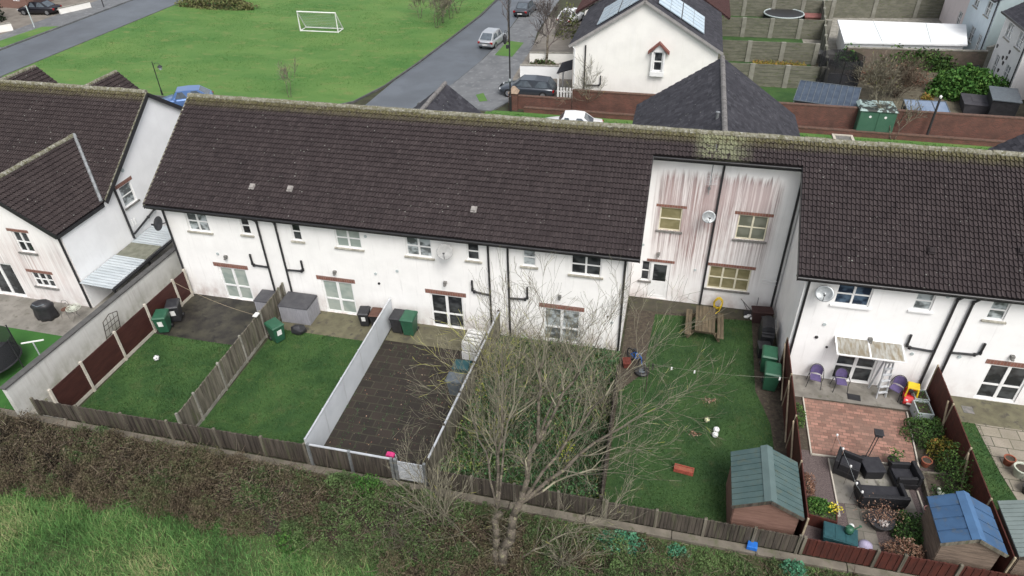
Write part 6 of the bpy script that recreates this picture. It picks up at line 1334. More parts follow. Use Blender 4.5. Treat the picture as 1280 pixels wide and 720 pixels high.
# sheds, frames and boxes behind the brick wall
def glass_lean(label, x0, x1, y0, y1, z0, z1, mat, n):
    t = thing('lean_to_frame', label, 'lean-to', ((x0+x1)/2, (y0+y1)/2, 0)); off = tuple(t.location); mb = MB(); mb.hexa([(x0, y0, z0), (x1, y0, z0), (x1, y1, z1), (x0, y1, z1), (x0, y0, z0+.03), (x1, y0, z0+.03), (x1, y1, z1+.03), (x0, y1, z1+.03)]); mb.build('glazing', mat, t, off)
    mb = MB()
    for k in range(n+1): x = x0+(x1-x0)*k/n; mb.bar((x, y0, z0+.05), (x, y1, z1+.05), .04, .035)
    mb.bar((x0, y0, z0+.05), (x1, y0, z0+.05), .05, .04); mb.bar((x0, y1, z1+.05), (x1, y1, z1+.05), .05, .04); [mb.bar((x, y, 0), (x, y, z), .06, .06) for x in (x0+.05, x1-.05) for y, z in ((y0+.03, z0), (y1-.03, z1))]; mb.build('frame', GREYBIN, t, off)
    mb = MB(); mb.b2(x0+.1, y0+.15, 0, x1-.1, y1-.15, min(z0, z1)-.15); mb.build('dark_body', DARKPL, t, off); return t
BLUEGLASS = M('bluish_glazing', (.035, .05, .075), (.06, .08, .11), sc=2, rough=.25, spec=.5)
t = glass_lean('blue-grey ribbed sloping roof beside the slate front wing, behind the brick wall', 31.9, 36.2, 28.6, 31.4, 1.5, 2.1, BLUEGLASS, 10)
t.rotation_euler.z = rad(-13)
glass_lean('flat bluish glazed frame behind the black leaning post', 39.3, 42.1, 28.2, 30.0, 1.5, 1.75, M('pale_blue_glazing', (.14, .19, .27), (.19, .24, .32), sc=1.2, rough=.25, spec=.5), 3)
crate_box('low flat black-topped box at the ivy hedge', (45.7, 33.6, 0), rad(-8), (2.4, 2.4, .75), M('charcoal_cover', (.045, .043, .05), (.06, .058, .065), sc=2), name='covered_box')
t = thing('black_shed', 'small black shed with a grey lid at the right edge', 'shed', (46.9, 32.9, 0), rad(-10)); mb = MB(); mb.b2(-.85, -1.3, 0, .85, 1.3, 1.5); mb.build('body', BLACKBIN, t); mb = MB(); mb.hexa([(-.95, -1.4, 1.503), (.95, -1.4, 1.503), (.95, 1.4, 1.603), (-.95, 1.4, 1.603), (-.95, -1.4, 1.57), (.95, -1.4, 1.57), (.95, 1.4, 1.67), (-.95, 1.4, 1.67)]); mb.build('roof', GREYBIN, t)
crate_box('green plastic tub beside the pinkish wall at the right edge', (47.6, 28.9, 0), 0, (.7, .6, .7), M('bright_green_plastic', (.03, .22, .10)), name='plastic_tub', cat='tub')
crate_box('low dark box in the corner of the second concrete-fenced lawn', (35.3, 43.6, 0), rad(3), (2.4, 1.2, .8), SILLDARK, name='storage_box')
def tramp(label, x, y, rx, ry, h, net):
    t = thing('trampoline', label, 'trampoline', (x, y, 0)); mb = MB(); mb.tube([(rx*math.cos(a), ry*math.sin(a), h) for a in np.linspace(0, 6.283, 34)], .07, 6, cap=False); mb.build('rim', LGREY if net < 1 else DARKPL, t); mb = MB(); mb.lathe([(rx*.95, h-.03), (rx*.95, h-.01)], 32, sy=ry/rx); mb.build('mat', BLACKBIN, t)
    for a in np.linspace(0, 5.5, 8): mb = MB(); mb.tube([(rx*math.cos(a), ry*math.sin(a), 0), (rx*math.cos(a), ry*math.sin(a), h)], .04, 6); mb.build('leg', DARKPL, t)
    mb = MB(); 
    for k in range(30):
        a, b = 6.283*k/30, 6.283*(k+1)/30; mb.poly([(rx*math.cos(a), ry*math.sin(a), 0.05 if net < 1 else h), (rx*math.cos(b), ry*math.sin(b), 0.05 if net < 1 else h), (rx*math.cos(b), ry*math.sin(b), h-.02 if net < 1 else h+net), (rx*math.cos(a), ry*math.sin(a), h-.02 if net < 1 else h+net)])
    mb.build('safety_net' if net >= 1 else 'skirt', NET, t); 
    if net >= 1:
        for a in np.linspace(0, 5.5, 8): mb = MB(); mb.tube([(rx*1.03*math.cos(a), ry*1.03*math.sin(a), 0), (rx*1.03*math.cos(a), ry*1.03*math.sin(a), h+net)], .035, 6); mb.build('pole', DARKPL, t)
    return t
tramp('round grey-rimmed trampoline at the farthest concrete fence', 33.2, 56.6, 2.0, 2.0, .85, 0)
tramp('black trampoline with a tall net behind the ribbed lean-to', 35.8, 36.4, 1.6, 1.6, .8, 2.0)
t = thing('blockwork_planter', 'red tiled low box beside the round trampoline', 'box', (36.2, 56.6, 0)); mb = MB(); mb.b2(-.9, -.8, 0, .9, .8, .7); mb.build('body', BRICK, t)
mb = MB(); mb.b2(-.95, -.85, .703, .95, .85, .76); mb.build('lid', M('faded_red_lid', (.25, .10, .09), (.19, .08, .07)), t)
t = thing('green_shed', 'pale green shed roof at the far concrete fence', 'shed', (35.6, 60.5, 0)); mb = MB(); mb.b2(-2, -1, 0, 2, 1, 1.6); mb.build('body', TIMBER, t); mb = MB(); mb.hexa([(-2.1, -1.1, 1.6), (2.1, -1.1, 1.6), (2.1, 1.1, 2.0), (-2.1, 1.1, 2.0), (-2.1, -1.1, 1.66), (2.1, -1.1, 1.66), (2.1, 1.1, 2.06), (-2.1, 1.1, 2.06)]); mb.build('roof', M('pale_green_roof', (.18, .26, .22), (.14, .21, .18)), t)
t = thing('round_table', 'round white garden table with dark clutter by the old garden wall', 'table', (45.7, 39.6, 0)); mb = MB(); mb.lathe([(.95, .7), (.95, .76)], 24); mb.build('tabletop', WHITEPL, t); mb = MB(); mb.lathe([(.3, 0), (.06, .1), (.06, .69)], 10); mb.build('pedestal', GREYBIN, t)
t2 = thing('garden_pot', 'dark pots standing on the round white garden table', 'pot', (45.6, 39.5, .762)); mb = MB(); mb.lathe([(.1, 0), (.18, .3), (.14, .32)], 10, (-.2, .1, 0)); mb.lathe([(.14, 0), (.2, .25), (.1, .28)], 10, (.2, -.15, 0)); mb.build('pots', SILLDARK, t2)
t = thing('refuse_bags', 'pair of dark refuse sacks at the foot of the grey wall', 'bag', (48.0, 42.6, 0)); mb = MB(); mb.lathe([(.1, 0), (.4, .1), (.42, .4), (.1, .7)], 10); mb.build('sack', BLACKBIN, t, smooth=True); mb = MB(); mb.lathe([(.1, 0), (.33, .1), (.34, .35), (.1, .55)], 10, (.65, -.1, 0)); mb.build('sack', SILLDARK, t, smooth=True)
t = thing('rotary_airer', 'folded-out rotary clothes airer before the far concrete fence', 'clothes airer', (45.0, 61.5, 0)); mb = MB(); mb.tube([(0, 0, 0), (0, 0, 1.9)], .03, 6); mb.build('pole', STEEL, t); mb = MB(); [mb.tube([(0, 0, 1.5), (1.4*math.cos(a), 1.4*math.sin(a), 1.9)], .02, 5) for a in np.linspace(0, 4.71, 4)]; [mb.tube([(r*math.cos(a), r*math.sin(a), 1.5+r*.28), (r*math.cos(a+1.571), r*math.sin(a+1.571), 1.5+r*.28)], .012, 4) for r in (.6, 1.0, 1.4) for a in np.linspace(0, 4.71, 4)]; mb.build('arms', LGREY, t)

# goal
t = thing('football_goal', 'small white football goal standing on the green', 'goal', (-14.5, 44.7, .09), rad(1)); W, H = 2.15, 2.0
mb = MB(); r = .075; mb.tube([(-W, 0, 0), (-W, 0, H), (W, 0, H), (W, 0, 0)], r, 8); mb.build('front_frame', WHITEPL, t)
mb = MB()
for sx in (-W, W): mb.tube([(sx, 0, H), (sx, 1.3, .05), (sx, 0, .05)], r*.8, 8)
mb.tube([(-W, 1.3, .05), (W, 1.3, .05)], r*.8, 8); mb.tube([(-W, 0, .05), (W, 0, .05)], r*.7, 8); mb.build('back_frame', WHITEPL, t)
mb = MB()
for k in range(23): x = -W+2*W*k/22; mb.bar((x, .02, H-.03), (x, 1.28, .08), .012, .012)
for k in range(11): f_ = k/10; mb.bar((-W, 1.3*f_, H-(H-.05)*f_), (W, 1.3*f_, H-(H-.05)*f_), .012, .012)
mb.build('net', LGREY, t)

# ------------------------------------------------------------------ cars
TYRE = M('tyre', (.015, .015, .016), rough=.8); RIM = M('alloy', (.35, .36, .38), rough=.35, metal=.7)
CARGLASS = M('car_glass', (.07, .085, .10), (.10, .12, .14), rough=.05, spec=.8)  # base lightened in colour for the sky reflected in the windows
TAILR = M('tail_lamp', (.30, .01, .01), rough=.25); HEADL = M('head_lamp', (.55, .57, .58), rough=.15, spec=.7); PLATE = M('number_plate', (.6, .6, .58))
def paint(name, c, metal=.35):
    m, t, p = nm(name); p.inputs['Base Color'].default_value = c4(c); p.inputs['Metallic'].default_value = metal; p.inputs['Roughness'].default_value = .32; p.inputs['Coat Weight'].default_value = .6; p.inputs['Coat Roughness'].default_value = .08; return m
def car(name, label, loc, rz, pm, kind='hatch', L=4.2, W=1.78, H=1.5):
    """front towards +x"""
    t = thing(name, label, 'car', loc, rz, 'parked cars'); w_ = W/2
    K = {'hatch': (.03, .22, .62, .90, .74), 'suv': (.02, .12, .60, .86, .76), 'saloon': (.14, .30, .60, .86, .70)}[kind]
    xr0, xr1, xf1, xf0 = [-L/2+L*k for k in (K[0], K[1], K[2], K[4])]
    belt = H*.60
    st = [(-L/2, .72, .50, belt*.80), (-L/2+.12, .90, .30, belt*.95), (-L*.32, 1.0, .22, belt), (0, 1.0, .2, belt*.99), (L*.22, 1.0, .22, belt*.97), (L*.36, .97, .24, belt*.86), (L/2-.15, .86, .30, belt*.74), (L/2, .62, .40, belt*.60)]
    mb = MB(); ring = []
    for x, kw, zb, zt in st:
        y = w_*kw; base = len(mb.v)
        for yy, zz in ((-y*.9, zb), (-y, zb+.18), (-y, zt-.10), (-y*.93, zt), (y*.93, zt), (y, zt-.10), (y, zb+.18), (y*.9, zb)): mb.v.append((x, yy, zz))
        ring.append(base)
    for a, b in zip(ring[:-1], ring[1:]):
        for j in range(8): mb.f.append((a+j, a+(j+1) % 8, b+(j+1) % 8, b+j)); mb.m.append(0)
    mb.f.append(tuple(ring[0]+j for j in range(8))); mb.f.append(tuple(ring[-1]+j for j in range(8))); mb.m += [0, 0]
    mb.build('body', pm, t, smooth=True).modifiers.new('bevel', 'BEVEL').width = .03
    bw, tw_ = w_*.90, w_*.70; zb, zt = belt-.03, H; xm = (xr1+xf1)/2
    B = [(xr0, -bw*.93, zb), (xf0, -bw*.95, zb), (xf0, bw*.95, zb), (xr0, bw*.93, zb)]; T = [(xr1, -tw_, zt-.05), (xm, -tw_*1.03, zt), (xf1, -tw_, zt-.03), (xf1, tw_, zt-.03), (xm, tw_*1.03, zt), (xr1, tw_, zt-.05)]
    mb = MB(); Bm = [(xm, -bw, zb), (xm, bw, zb)]
    mb.poly([B[0], Bm[0], T[1], T[0]]); mb.poly([Bm[0], B[1], T[2], T[1]]); mb.poly([B[1], B[2], T[3], T[2]]); mb.poly([B[2], Bm[1], T[4], T[3]]); mb.poly([Bm[1], B[3], T[5], T[4]]); mb.poly([B[3], B[0], T[0], T[5]]); mb.poly([T[0], T[1], T[4], T[5]]); mb.poly([T[1], T[2], T[3], T[4]])
    c = mb.build('cabin', pm, t)
    def pane(q, n_, sh=.85, out=.012, nm_='side_window'):
        q = [Vector(p) for p in q]; ce = sum(q, Vector())/4; n_ = Vector(n_).normalized(); q = [ce+(p-ce)*sh+n_*out for p in q]; m2 = MB(); m2.hexa([*(p-n_*.008 for p in q), *q]); m2.build(nm_, CARGLASS, t)
    pane([B[1], B[2], T[3], T[2]], (1, 0, .8), .88, nm_='windscreen'); pane([B[3], B[0], T[0], T[5]], (-1, 0, .6), .84, nm_='rear_window')
    for sy in (-1, 1):
        lo = lambda x: Vector((x, sy*bw*.97, zb+.04)); hi = lambda x: Vector((x, sy*tw_*1.02, zt-.07))
        pane([lo(xr0+.25), lo(xm-.05), hi(xm-.05), hi(xr1+.1)], (0, sy, .4), .9); pane([lo(xm+.05), lo(xf0-.3), hi(xf1-.08), hi(xm+.05)], (0, sy, .4), .9)
        for x in (-L*.31, L*.31):
            mb = MB(); mb.tube([(x, sy*(w_-.2), .32), (x, sy*(w_+.012), .32)], .33, 18); wh = mb.build('wheel', TYRE, t); mb = MB(); mb.tube([(x, sy*(w_-.02), .32), (x, sy*(w_+.025), .32)], .21, 12); mb.build('rim', RIM, wh)
        mb = MB(); mb.box((L/2-.17, sy*w_*.66, belt*.66), (.2, .34, .14)); mb.build('headlight', HEADL, t, bevel=.03)
        mb = MB(); mb.box((-L/2+.07, sy*w_*.74, belt*.76), (.14, .28, .2)); mb.build('tail_light', TAILR, t, bevel=.03)
        mb = MB(); mb.box((xf0-.32, sy*(w_+.06), belt+.05), (.14, .2, .13)); mb.build('wing_mirror', pm, t, bevel=.03)
    mb = MB(); mb.box((-L/2-.0, 0, belt*.55), (.03, .5, .12)); mb.build('number_plate', PLATE, t); return t
car('parked_car', 'silver hatchback half on the kerb beside the oval grass verge', (4.75, 43.7, 0), rad(82), paint('silver', (.42, .44, .46)), 'hatch', 3.9, 1.7, 1.52)
car('parked_car', 'dark grey car parked farther up the road beyond the silver hatchback', (5.55, 55.6, 0), rad(84), paint('dark_grey', (.06, .065, .075)), 'saloon', 4.3, 1.75, 1.45)
car('parked_car', 'dark blue-grey estate car parked behind the brick pillar', (11.15, 30.6, .09), rad(178), paint('blue_grey', (.05, .06, .075)), 'suv', 4.7, 1.82, 1.46)
car('parked_car', 'white car half hidden behind the terrace ridge', (15.8, 23.9, 0), rad(183), paint('white', (.75, .76, .77), .0), 'saloon', 4.7, 1.8, 1.42)
car('parked_car', 'light blue car half hidden behind the terrace ridge by the heritage lamp post', (-15.9, 23.3, 0), rad(208), paint('light_blue', (.10, .19, .40)), 'hatch', 4.2, 1.75, 1.5)
car('parked_car', 'black car parked on a driveway across the left road', (-51.3, 46.6, .06), rad(188), paint('black', (.012, .012, .018)), 'saloon', 4.7, 1.85, 1.45)
car('parked_car', 'white car partly hidden by branches beside the brown tiled roof', (11.2, 52.3, .09), rad(75), paint('white_far', (.75, .76, .77), 0), 'hatch', 4.0, 1.75, 1.5)
# far left fragments
t = thing('far_house', 'corner of a house with a white window at the top left of the photo', 'house', (-58, 47, 0)); off = (-58, 47, 0); f = WF((-66, 48.2, 0), (1, 0, 0), (0, -1, 0)); mb = MB(); ops = [(9.6, 10.6, .9, 2.2), (6, 7.2, 3.5, 4.7)]
skin(mb, f, 11.5, 5.2, ops); skin(mb, WF((-54.5, 48.2, 0), (0, 1, 0), (1, 0, 0)), 8, 5.2, []); mb.build('wall', MBrick('far_brick', (.24, .13, .10), (.19, .10, .08), (.2, .17, .15), 3, .7, .25, .02, True), t, off)
for o in ops: window(t, f, *o, cols=2, rows=1, glass=GLASSBL, off=off)
mb = MB(); mb.hexa([(-66.5, 47.7, 5.2), (-54, 47.7, 5.2), (-54, 52.2, 8), (-66.5, 52.2, 8), (-66.5, 47.7, 5.3), (-54, 47.7, 5.3), (-54, 52.2, 8.1), (-66.5, 52.2, 8.1)]); mb.build('roof', SLATE, t, off)
for lab, pts, h in (('cream low wall beside the black car across the left road', [(-48.6, 46.6), (-47.2, 50.0)], .7), ('short white wall end by the dark hedge at the top left', [(-50.2, 38.4), (-49.0, 40.0)], .8)): wall_line('garden_wall', lab, pts, h, .3, CREAM, CONC)
# ------------------------------------------------------------------ vegetation
def grow(p, d, L, r, depth, segs, upw=.12, wig=.22, spread=.75, kids=3, taper=.62, minr=.004, leafy=None, droop=0):
    """recursive limb; appends (a,b,ra,rb,depth)"""
    n = 4 if depth > 1 else 3; q = p.copy(); dd = d.normalized(); rr = r
    for i in range(n):
        dd = (dd+Vector((random.gauss(0, wig), random.gauss(0, wig), random.gauss(0, wig)+upw-droop)))*1; dd.normalize()
        e = q+dd*(L/n); r1 = max(minr, r*(1-(1-taper)*(i+1)/n)); segs.append((q.copy(), e.copy(), rr, r1, depth)); q = e; rr = r1
        if depth > 0 and i >= (1 if depth > 2 else 0):
            for k in range(kids if i == n-1 else random.choice((0, 1, 1, kids-1))):
                ax = dd.cross(Vector((random.gauss(0, 1), random.gauss(0, 1), random.gauss(0, 1)))).normalized()
                nd = (Matrix.Rotation(spread*random.uniform(.45, 1.2), 3, ax) @ dd)
                grow(q, nd, L*random.uniform(.5, .82), rr*random.uniform(.5, .75), depth-1, segs, upw, wig, spread, kids, taper, minr, leafy, droop)
def seg_mesh(name, segs, mat, parent=None, off=(0, 0, 0), rbias=0.0):
    A = np.array([s[0] for s in segs]); B = np.array([s[1] for s in segs]); ra = np.array([s[2] for s in segs]); rb = np.array([s[3] for s in segs])
    V = sticks(A, B, ra, rb); r = np.tile(np.clip(RNG.normal(.42+rbias, .2, len(segs)), 0, 1), 3); o = np_mesh(name, V, 4, r, mat, parent, off); return o
def trunk_mesh(name, segs, mat, parent, off):
    mb = MB()
    for a, b, r0, r1, _ in segs: mb.tube([a, b+(b-a)*.04], [r0, r1], 8)
    return mb.build(name, mat, parent, off, smooth=True, recalc=False)
def bare_tree(name, label, base, h, depth, seed, stems=1, r=.12, spread=.7, lean=(0, 0), mat=None, group=None, minr=.008, tight=.25, kids=3, cat='tree', upw=.12):
    random.seed(seed); segs = []; t = thing(name, label, cat, base, 0, group)
    for k in range(stems):
        a = 6.283*k/stems+random.random(); sp = tight*(1 if stems > 1 else .2)
        grow(Vector((0.08*math.cos(a)*(stems > 1), .08*math.sin(a)*(stems > 1), -.05)), Vector((sp*math.cos(a)+lean[0], sp*math.sin(a)+lean[1], 1)), h*.42, r*(random.uniform(.7, 1) if stems > 1 else 1), depth, segs, spread=spread, minr=minr, kids=kids, upw=upw)
    tr = [s for s in segs if s[4] >= depth-0]; rest = [s for s in segs if s[4] < depth]
    trunk_mesh('trunk', tr, BARK, t, (0, 0, 0))
    if rest: seg_mesh('crown', rest, mat or TWIG, t)
    return t
# the large bare tree in the foreground
random.seed(5); segs = []; base = Vector((19.2, -11.75, -.1))
t = thing('bare_tree', 'large bare many-branched tree rising from the hedge in the foreground', 'tree', base)
main = []
foot = Vector(base)
sk = []
def limb(p0, T, r, m, r_end, side=True, bow=.12):
    """tapering limb from p0 to T with side twigs"""
    global segs
    L = (T-p0).length; mid = p0.lerp(T, .5)+Vector((random.gauss(0, bow*.5), random.gauss(0, bow*.5), bow*L*.5)); prev = p0; rp = r
    for i in range(1, m+1):
        u = i/m; q = p0*(1-u)**2+mid*2*u*(1-u)+T*u*u+Vector((random.gauss(0, .06), random.gauss(0, .06), random.gauss(0, .05)))*min(1, 2*u)
        r1 = r_end+(r-r_end)*(1-u)**.85; (sk if r1 > .028 else segs).append((prev, q, rp, r1, 5))
        if side and u > .25:
            d = (q-prev).normalized()
            for k in range(random.choice((1, 1, 2)) if u < .95 else 3):
                ax = d.cross(Vector((random.gauss(0, 1), random.gauss(0, 1), random.gauss(0, 1)))).normalized(); nd = Matrix.Rotation(random.uniform(.3, .85), 3, ax) @ d
                grow(q, nd, L*random.uniform(.20, .38)*(1.2-u*.5), max(.009, r1*.5), 2, segs, upw=.07, wig=.16, spread=.55, kids=2, taper=.55, minr=.0045)
        prev = q; rp = r1
W_ = lambda x, y, z: Vector((x, y, z))-base
A0, A1 = Vector((.05, .05, 0)), W_(19.75, -10.75, 2.3); B0, B1 = Vector((-.1, .0, 0)), W_(19.05, -10.9, 2.1); C1 = W_(20.1, -9.6, 4.0)
limb(A0, A1, .17, 6, .115, False, .05); limb(B0, B1, .13, 6, .085, False, .05); limb(A1, C1, .10, 5, .07, True, .06)
for p0, tip, r in ((C1, (19.9, -7.6, 7.9), .06), (C1, (21.8, -7.5, 7.4), .055), (C1, (20.9, -7.0, 6.3), .045), (A1, (24.0, -7.4, 4.7), .075), (A1, (22.9, -7.4, 6.4), .06), (B1, (18.7, -7.9, 6.5), .06), (B1, (17.2, -8.0, 4.4), .045), (B1, (18.2, -7.0, 5.3), .045), (B1, (19.3, -8.2, 6.9), .045), (A1, (23.2, -8.2, 2.9), .04), (B0, (15.7, -9.9, 1.5), .035), (A0, (22.6, -10.0, 1.6), .03)):
    limb(Vector(p0), W_(*tip), r, 10, .007)
n = 420; u = RNG.uniform(.05, 1, n); pick = RNG.uniform(size=n) < .5; PA = np.where(pick[:, None], np.array(A0)+u[:, None]*(np.array(A1)-np.array(A0)), np.array(B0)+u[:, None]*(np.array(B1)-np.array(B0)))
dv = unit(RNG.normal(size=(n, 3))+np.array([0, 0, .8])); ll = RNG.uniform(.15, .5, (n, 1)); segs += [(Vector(a), Vector(b), .006, .004, 0) for a, b in zip(PA, PA+dv*ll)]
segs = sk+segs
seg_big = [s for s in segs if s[2] > .035]; seg_small = [s for s in segs if s[2] <= .035]
trunk_mesh('trunk', seg_big, BARK, t, (0, 0, 0)); seg_mesh('crown', seg_small, TWIG, t)
print('big tree segs', len(seg_big), len(seg_small))
# bushy bare sapling thickets around it
def thicket(label, x, y, n, h, seed, sp=.5, mat=None, rb=0, cat='shrub', depth=2, name='bare_shrub', minr=.007, group=None):
    random.seed(seed); segs = []; tt = thing(name, label, cat, (x, y, 0), 0, group)
    for k in range(n):
        a = random.random()*6.283; d = Vector((sp*math.cos(a)*random.random()*1.4, sp*math.sin(a)*random.random()*1.4, 1)); p = Vector((random.gauss(0, .18*h/2), random.gauss(0, .18*h/2), -.02)); grow(p, d, h*random.uniform(.35, .55), random.uniform(.014, .024), depth, segs, upw=.08, wig=.2, spread=.6, kids=2, minr=minr)
    seg_mesh('branches', segs, mat or TWIG, tt, rbias=rb); return tt
thicket('leaning pale bare saplings left of the large tree, over the back fence', 16.9, -10.6, 14, 3.2, 3, .6)
thicket('bare shrub with yellow lichen beside the capped fence of the paved yard', 16.75, -3.0, 16, 3.6, 4, .55, rb=.42)
thicket('tangle of grey bare stems in the middle of the overgrown garden', 18.9, -3.6, 12, 3.0, 6, .75)
thicket('bare grey-green saplings at the house end of the overgrown garden', 19.6, -1.5, 11, 2.6, 7, .6)
thicket('bare stems along the right fence of the overgrown garden', 21.6, -4.0, 14, 2.6, 8, .55)
thicket('bare stems with yellowish lichen near the back of the overgrown garden', 18.0, -6.6, 10, 2.4, 9, .7, rb=.25)
thicket('pale dead branches spreading at the bottom of the photo, right of the large tree', 21.3, -11.2, 9, 1.9, 10, 1.3)
thicket('dead brown branch pile left of the large tree', 15.8, -11.4, 16, 1.6, 12, 1.6, rb=-.3)
# fallen twigs on the paved yard
A = np.column_stack([RNG.uniform(13.6, 16.0, 26), RNG.uniform(-8.2, -5.0, 26), np.full(26, .03)]); an = RNG.uniform(0, 6.28, 26); ln = RNG.uniform(.2, .8, 26); B = A+np.column_stack([np.cos(an)*ln, np.sin(an)*ln, RNG.uniform(0, .05, 26)])
o = np_mesh('fallen_twigs', sticks(A, B, np.full(26, .009), np.full(26, .005)), 4, np.full(78, .45), TWIG); stuff(o, 'fallen twigs on the dark paved yard', 'twigs')
P = np.column_stack([RNG.uniform(11.3, 16.0, 260), RNG.uniform(-8.8, -1.6, 260), RNG.uniform(.018, .04, 260)]); o = np_mesh('fallen_leaves', leaf_soup(P, RNG.uniform(.02, .045, 260), .7), 4, RNG.uniform(0, 1, 260), FLOWER); stuff(o, 'fallen brown leaves and bits on the dark paved yard', 'leaves')
n = 2600; q = np.column_stack([RNG.uniform(11.25, 16.1, n), RNG.uniform(-8.9, -1.6, n)]); q = q[vnoise(q[:, 0], q[:, 1], .9) > .56]; q[:, 0] = np.round(q[:, 0]/.62)*.62*.6+q[:, 0]*.4; n = len(q)
o = np_mesh('yard_moss', leaf_soup(np.column_stack([q, np.full(n, .02)]), RNG.uniform(.012, .03, n), .5), 4, RNG.uniform(.2, .7, n), LEAFW); stuff(o, 'moss tufts in the joints of the dark paved yard', 'moss')
# overgrown garden
YB = []
def mass(name, label, cat, region, n, hfun, size, mat, r=None, z0=0, thr=None, stf=True, parent=None, off=None):
    q = scatter_poly(region, n) if not callable(region) else region(n)
    if thr is not None: q = q[thr(q[:, 0], q[:, 1])]
    n = len(q); H = hfun(q[:, 0], q[:, 1]); z = z0+H*np.sqrt(RNG.uniform(.05, 1, n)); P = np.column_stack([q, z])
    rr = np.clip((r(q[:, 0], q[:, 1]) if r else .5)+RNG.normal(0, .16, n), 0, 1)
    o = np_mesh(name, leaf_soup(P, RNG.uniform(size[0], size[1], n)), 4, rr, mat, parent, off)
    if stf: stuff(o, label, cat)
    elif label: tag(o, label, cat)
    return o
OG = [(16.15, -8.9), (22.1, -8.9), (21.95, -.3), (16.5, -.3)]
mass('overgrown_weeds', 'knee-high tangle of weeds and brambles filling the overgrown garden', 'weeds', OG, 13000, lambda x, y: .15+1.0*vnoise(x, y, .55)**1.5+.25*vnoise(x, y, 2.2), (.03, .075), LEAFW, lambda x, y: .25+.7*vnoise(x+40, y, .5))
q = scatter_poly(OG, 2600); A = np.column_stack([q, RNG.uniform(0, .5, len(q))]); an = RNG.uniform(0, 6.28, len(q)); B = A+np.column_stack([np.cos(an)*.35, np.sin(an)*.35, RNG.uniform(.1, .75, len(q))]); o = np_mesh('overgrown_stems', sticks(A, B, np.full(len(q), .010), np.full(len(q), .006)), 4, np.tile(RNG.uniform(.1, .9, len(q)), 3), TWIG); stuff(o, 'dry stems standing through the weeds of the overgrown garden', 'stems')
grass(OG, 22000, .22, .016, .01, MR('lush_rough_grass', [(0, (.03, .065, .02)), (.4, (.06, .115, .035)), (.75, (.12, .17, .06)), (1, (.24, .25, .10))], nsc=1.0, namp=.3), 'rough_grass')
for x_, y_, l_ in ((16.7, -4.6, 'yellow-green lichened bush beside the capped fence'), (17.9, -5.6, 'yellowish green bush in the middle of the overgrown garden'), (20.6, -6.8, 'yellow-green bush near the back of the overgrown garden')): YB.append((x_, y_, l_))
# hedge of brambles outside the back fence
def mound(name, x0, x1, y0f, y1f, hf, mat, nx=260, ny=26):
    xs = np.linspace(x0, x1, nx); mb = MB(); idx = {}
    V = []
    for i, x in enumerate(xs):
        for j in range(ny):
            y = y0f(x)+(y1f(x)-y0f(x))*j/(ny-1); e = min(1, 6*(j/(ny-1))*(1-j/(ny-1))); V.append((x, y, -.12+max(0, hf(x, y))*e*.4))
    mb.v = V; mb.f = [(i*ny+j, (i+1)*ny+j, (i+1)*ny+j+1, i*ny+j+1) for i in range(nx-1) for j in range(ny-1)]; mb.m = [0]*len(mb.f); return mb.build(name, mat, smooth=True)
y_top = lambda x: -9.45+0*x
y_bot = lambda x: np.interp(x, [-4, 2, 6, 10, 14, 17, 20, 24, 28, 33, 40], [-12.4, -12.4, -12.1, -12.2, -12.6, -12.9, -13.3, -14.0, -13.5, -13, -13])
hedge_h = lambda x, y: np.interp(x, [-4, 6, 11, 15, 19, 24, 30, 36], [1.0, 1.0, 1.1, 1.0, .7, .45, .25, .22])*(.25+1.25*vnoise(np.asarray(x)*1.0, np.asarray(y), .62)+.4*(vnoise(x, y, 2.1)-.5))
DARKSOIL = M('hedge_litter', (.028, .024, .017), (.04, .034, .022), sc=4, bump=.8, bsc=20, c3=(.03, .035, .015), sc3=7)
stuff(mound('hedge_core', -5, 40, y_top, y_bot, lambda x, y: float(hedge_h(x, y)), DARKSOIL), 'leaf litter and dead stems under the bramble hedge', 'leaf litter')
def hedge_pts(n):
    x = RNG.uniform(-4, 37, n); f = RNG.uniform(0, 1, n); y = -9.45+(np.array([y_bot(a) for a in x])+9.45)*f; return np.column_stack([x, y])
YBX, YBY = np.linspace(-6, 45, 200), np.array([y_bot(a) for a in np.linspace(-6, 45, 200)])
def edge(x, y): f = np.clip((-9.45-y)/(-9.45-np.interp(x, YBX, YBY)), 0, 1); return np.clip(np.minimum(f*5, 1)*np.minimum((1-f)*4+.25, 1), .1, 1)
hh = lambda x, y: hedge_h(x, y)*edge(x, y)+.06
hr = lambda x, y: np.interp(x, [-4, 4, 8, 12, 15, 18, 23, 28, 34], [.44, .40, .54, .56, .46, .52, .58, .60, .64])+.75*(vnoise(x+70, y+9, .45)-.5)
n = 60000; q = hedge_pts(n); P = np.column_stack([q, hh(q[:, 0], q[:, 1])*np.sqrt(RNG.uniform(.05, 1, n))]); BL = [leaf_soup(P, RNG.uniform(.02, .05, n))]; BR = [np.clip(hr(q[:, 0], q[:, 1])+RNG.normal(0, .15, n), 0, 1)]
BS = []; BSr = []
nb = 0; cand = hedge_pts(1500); cents = []
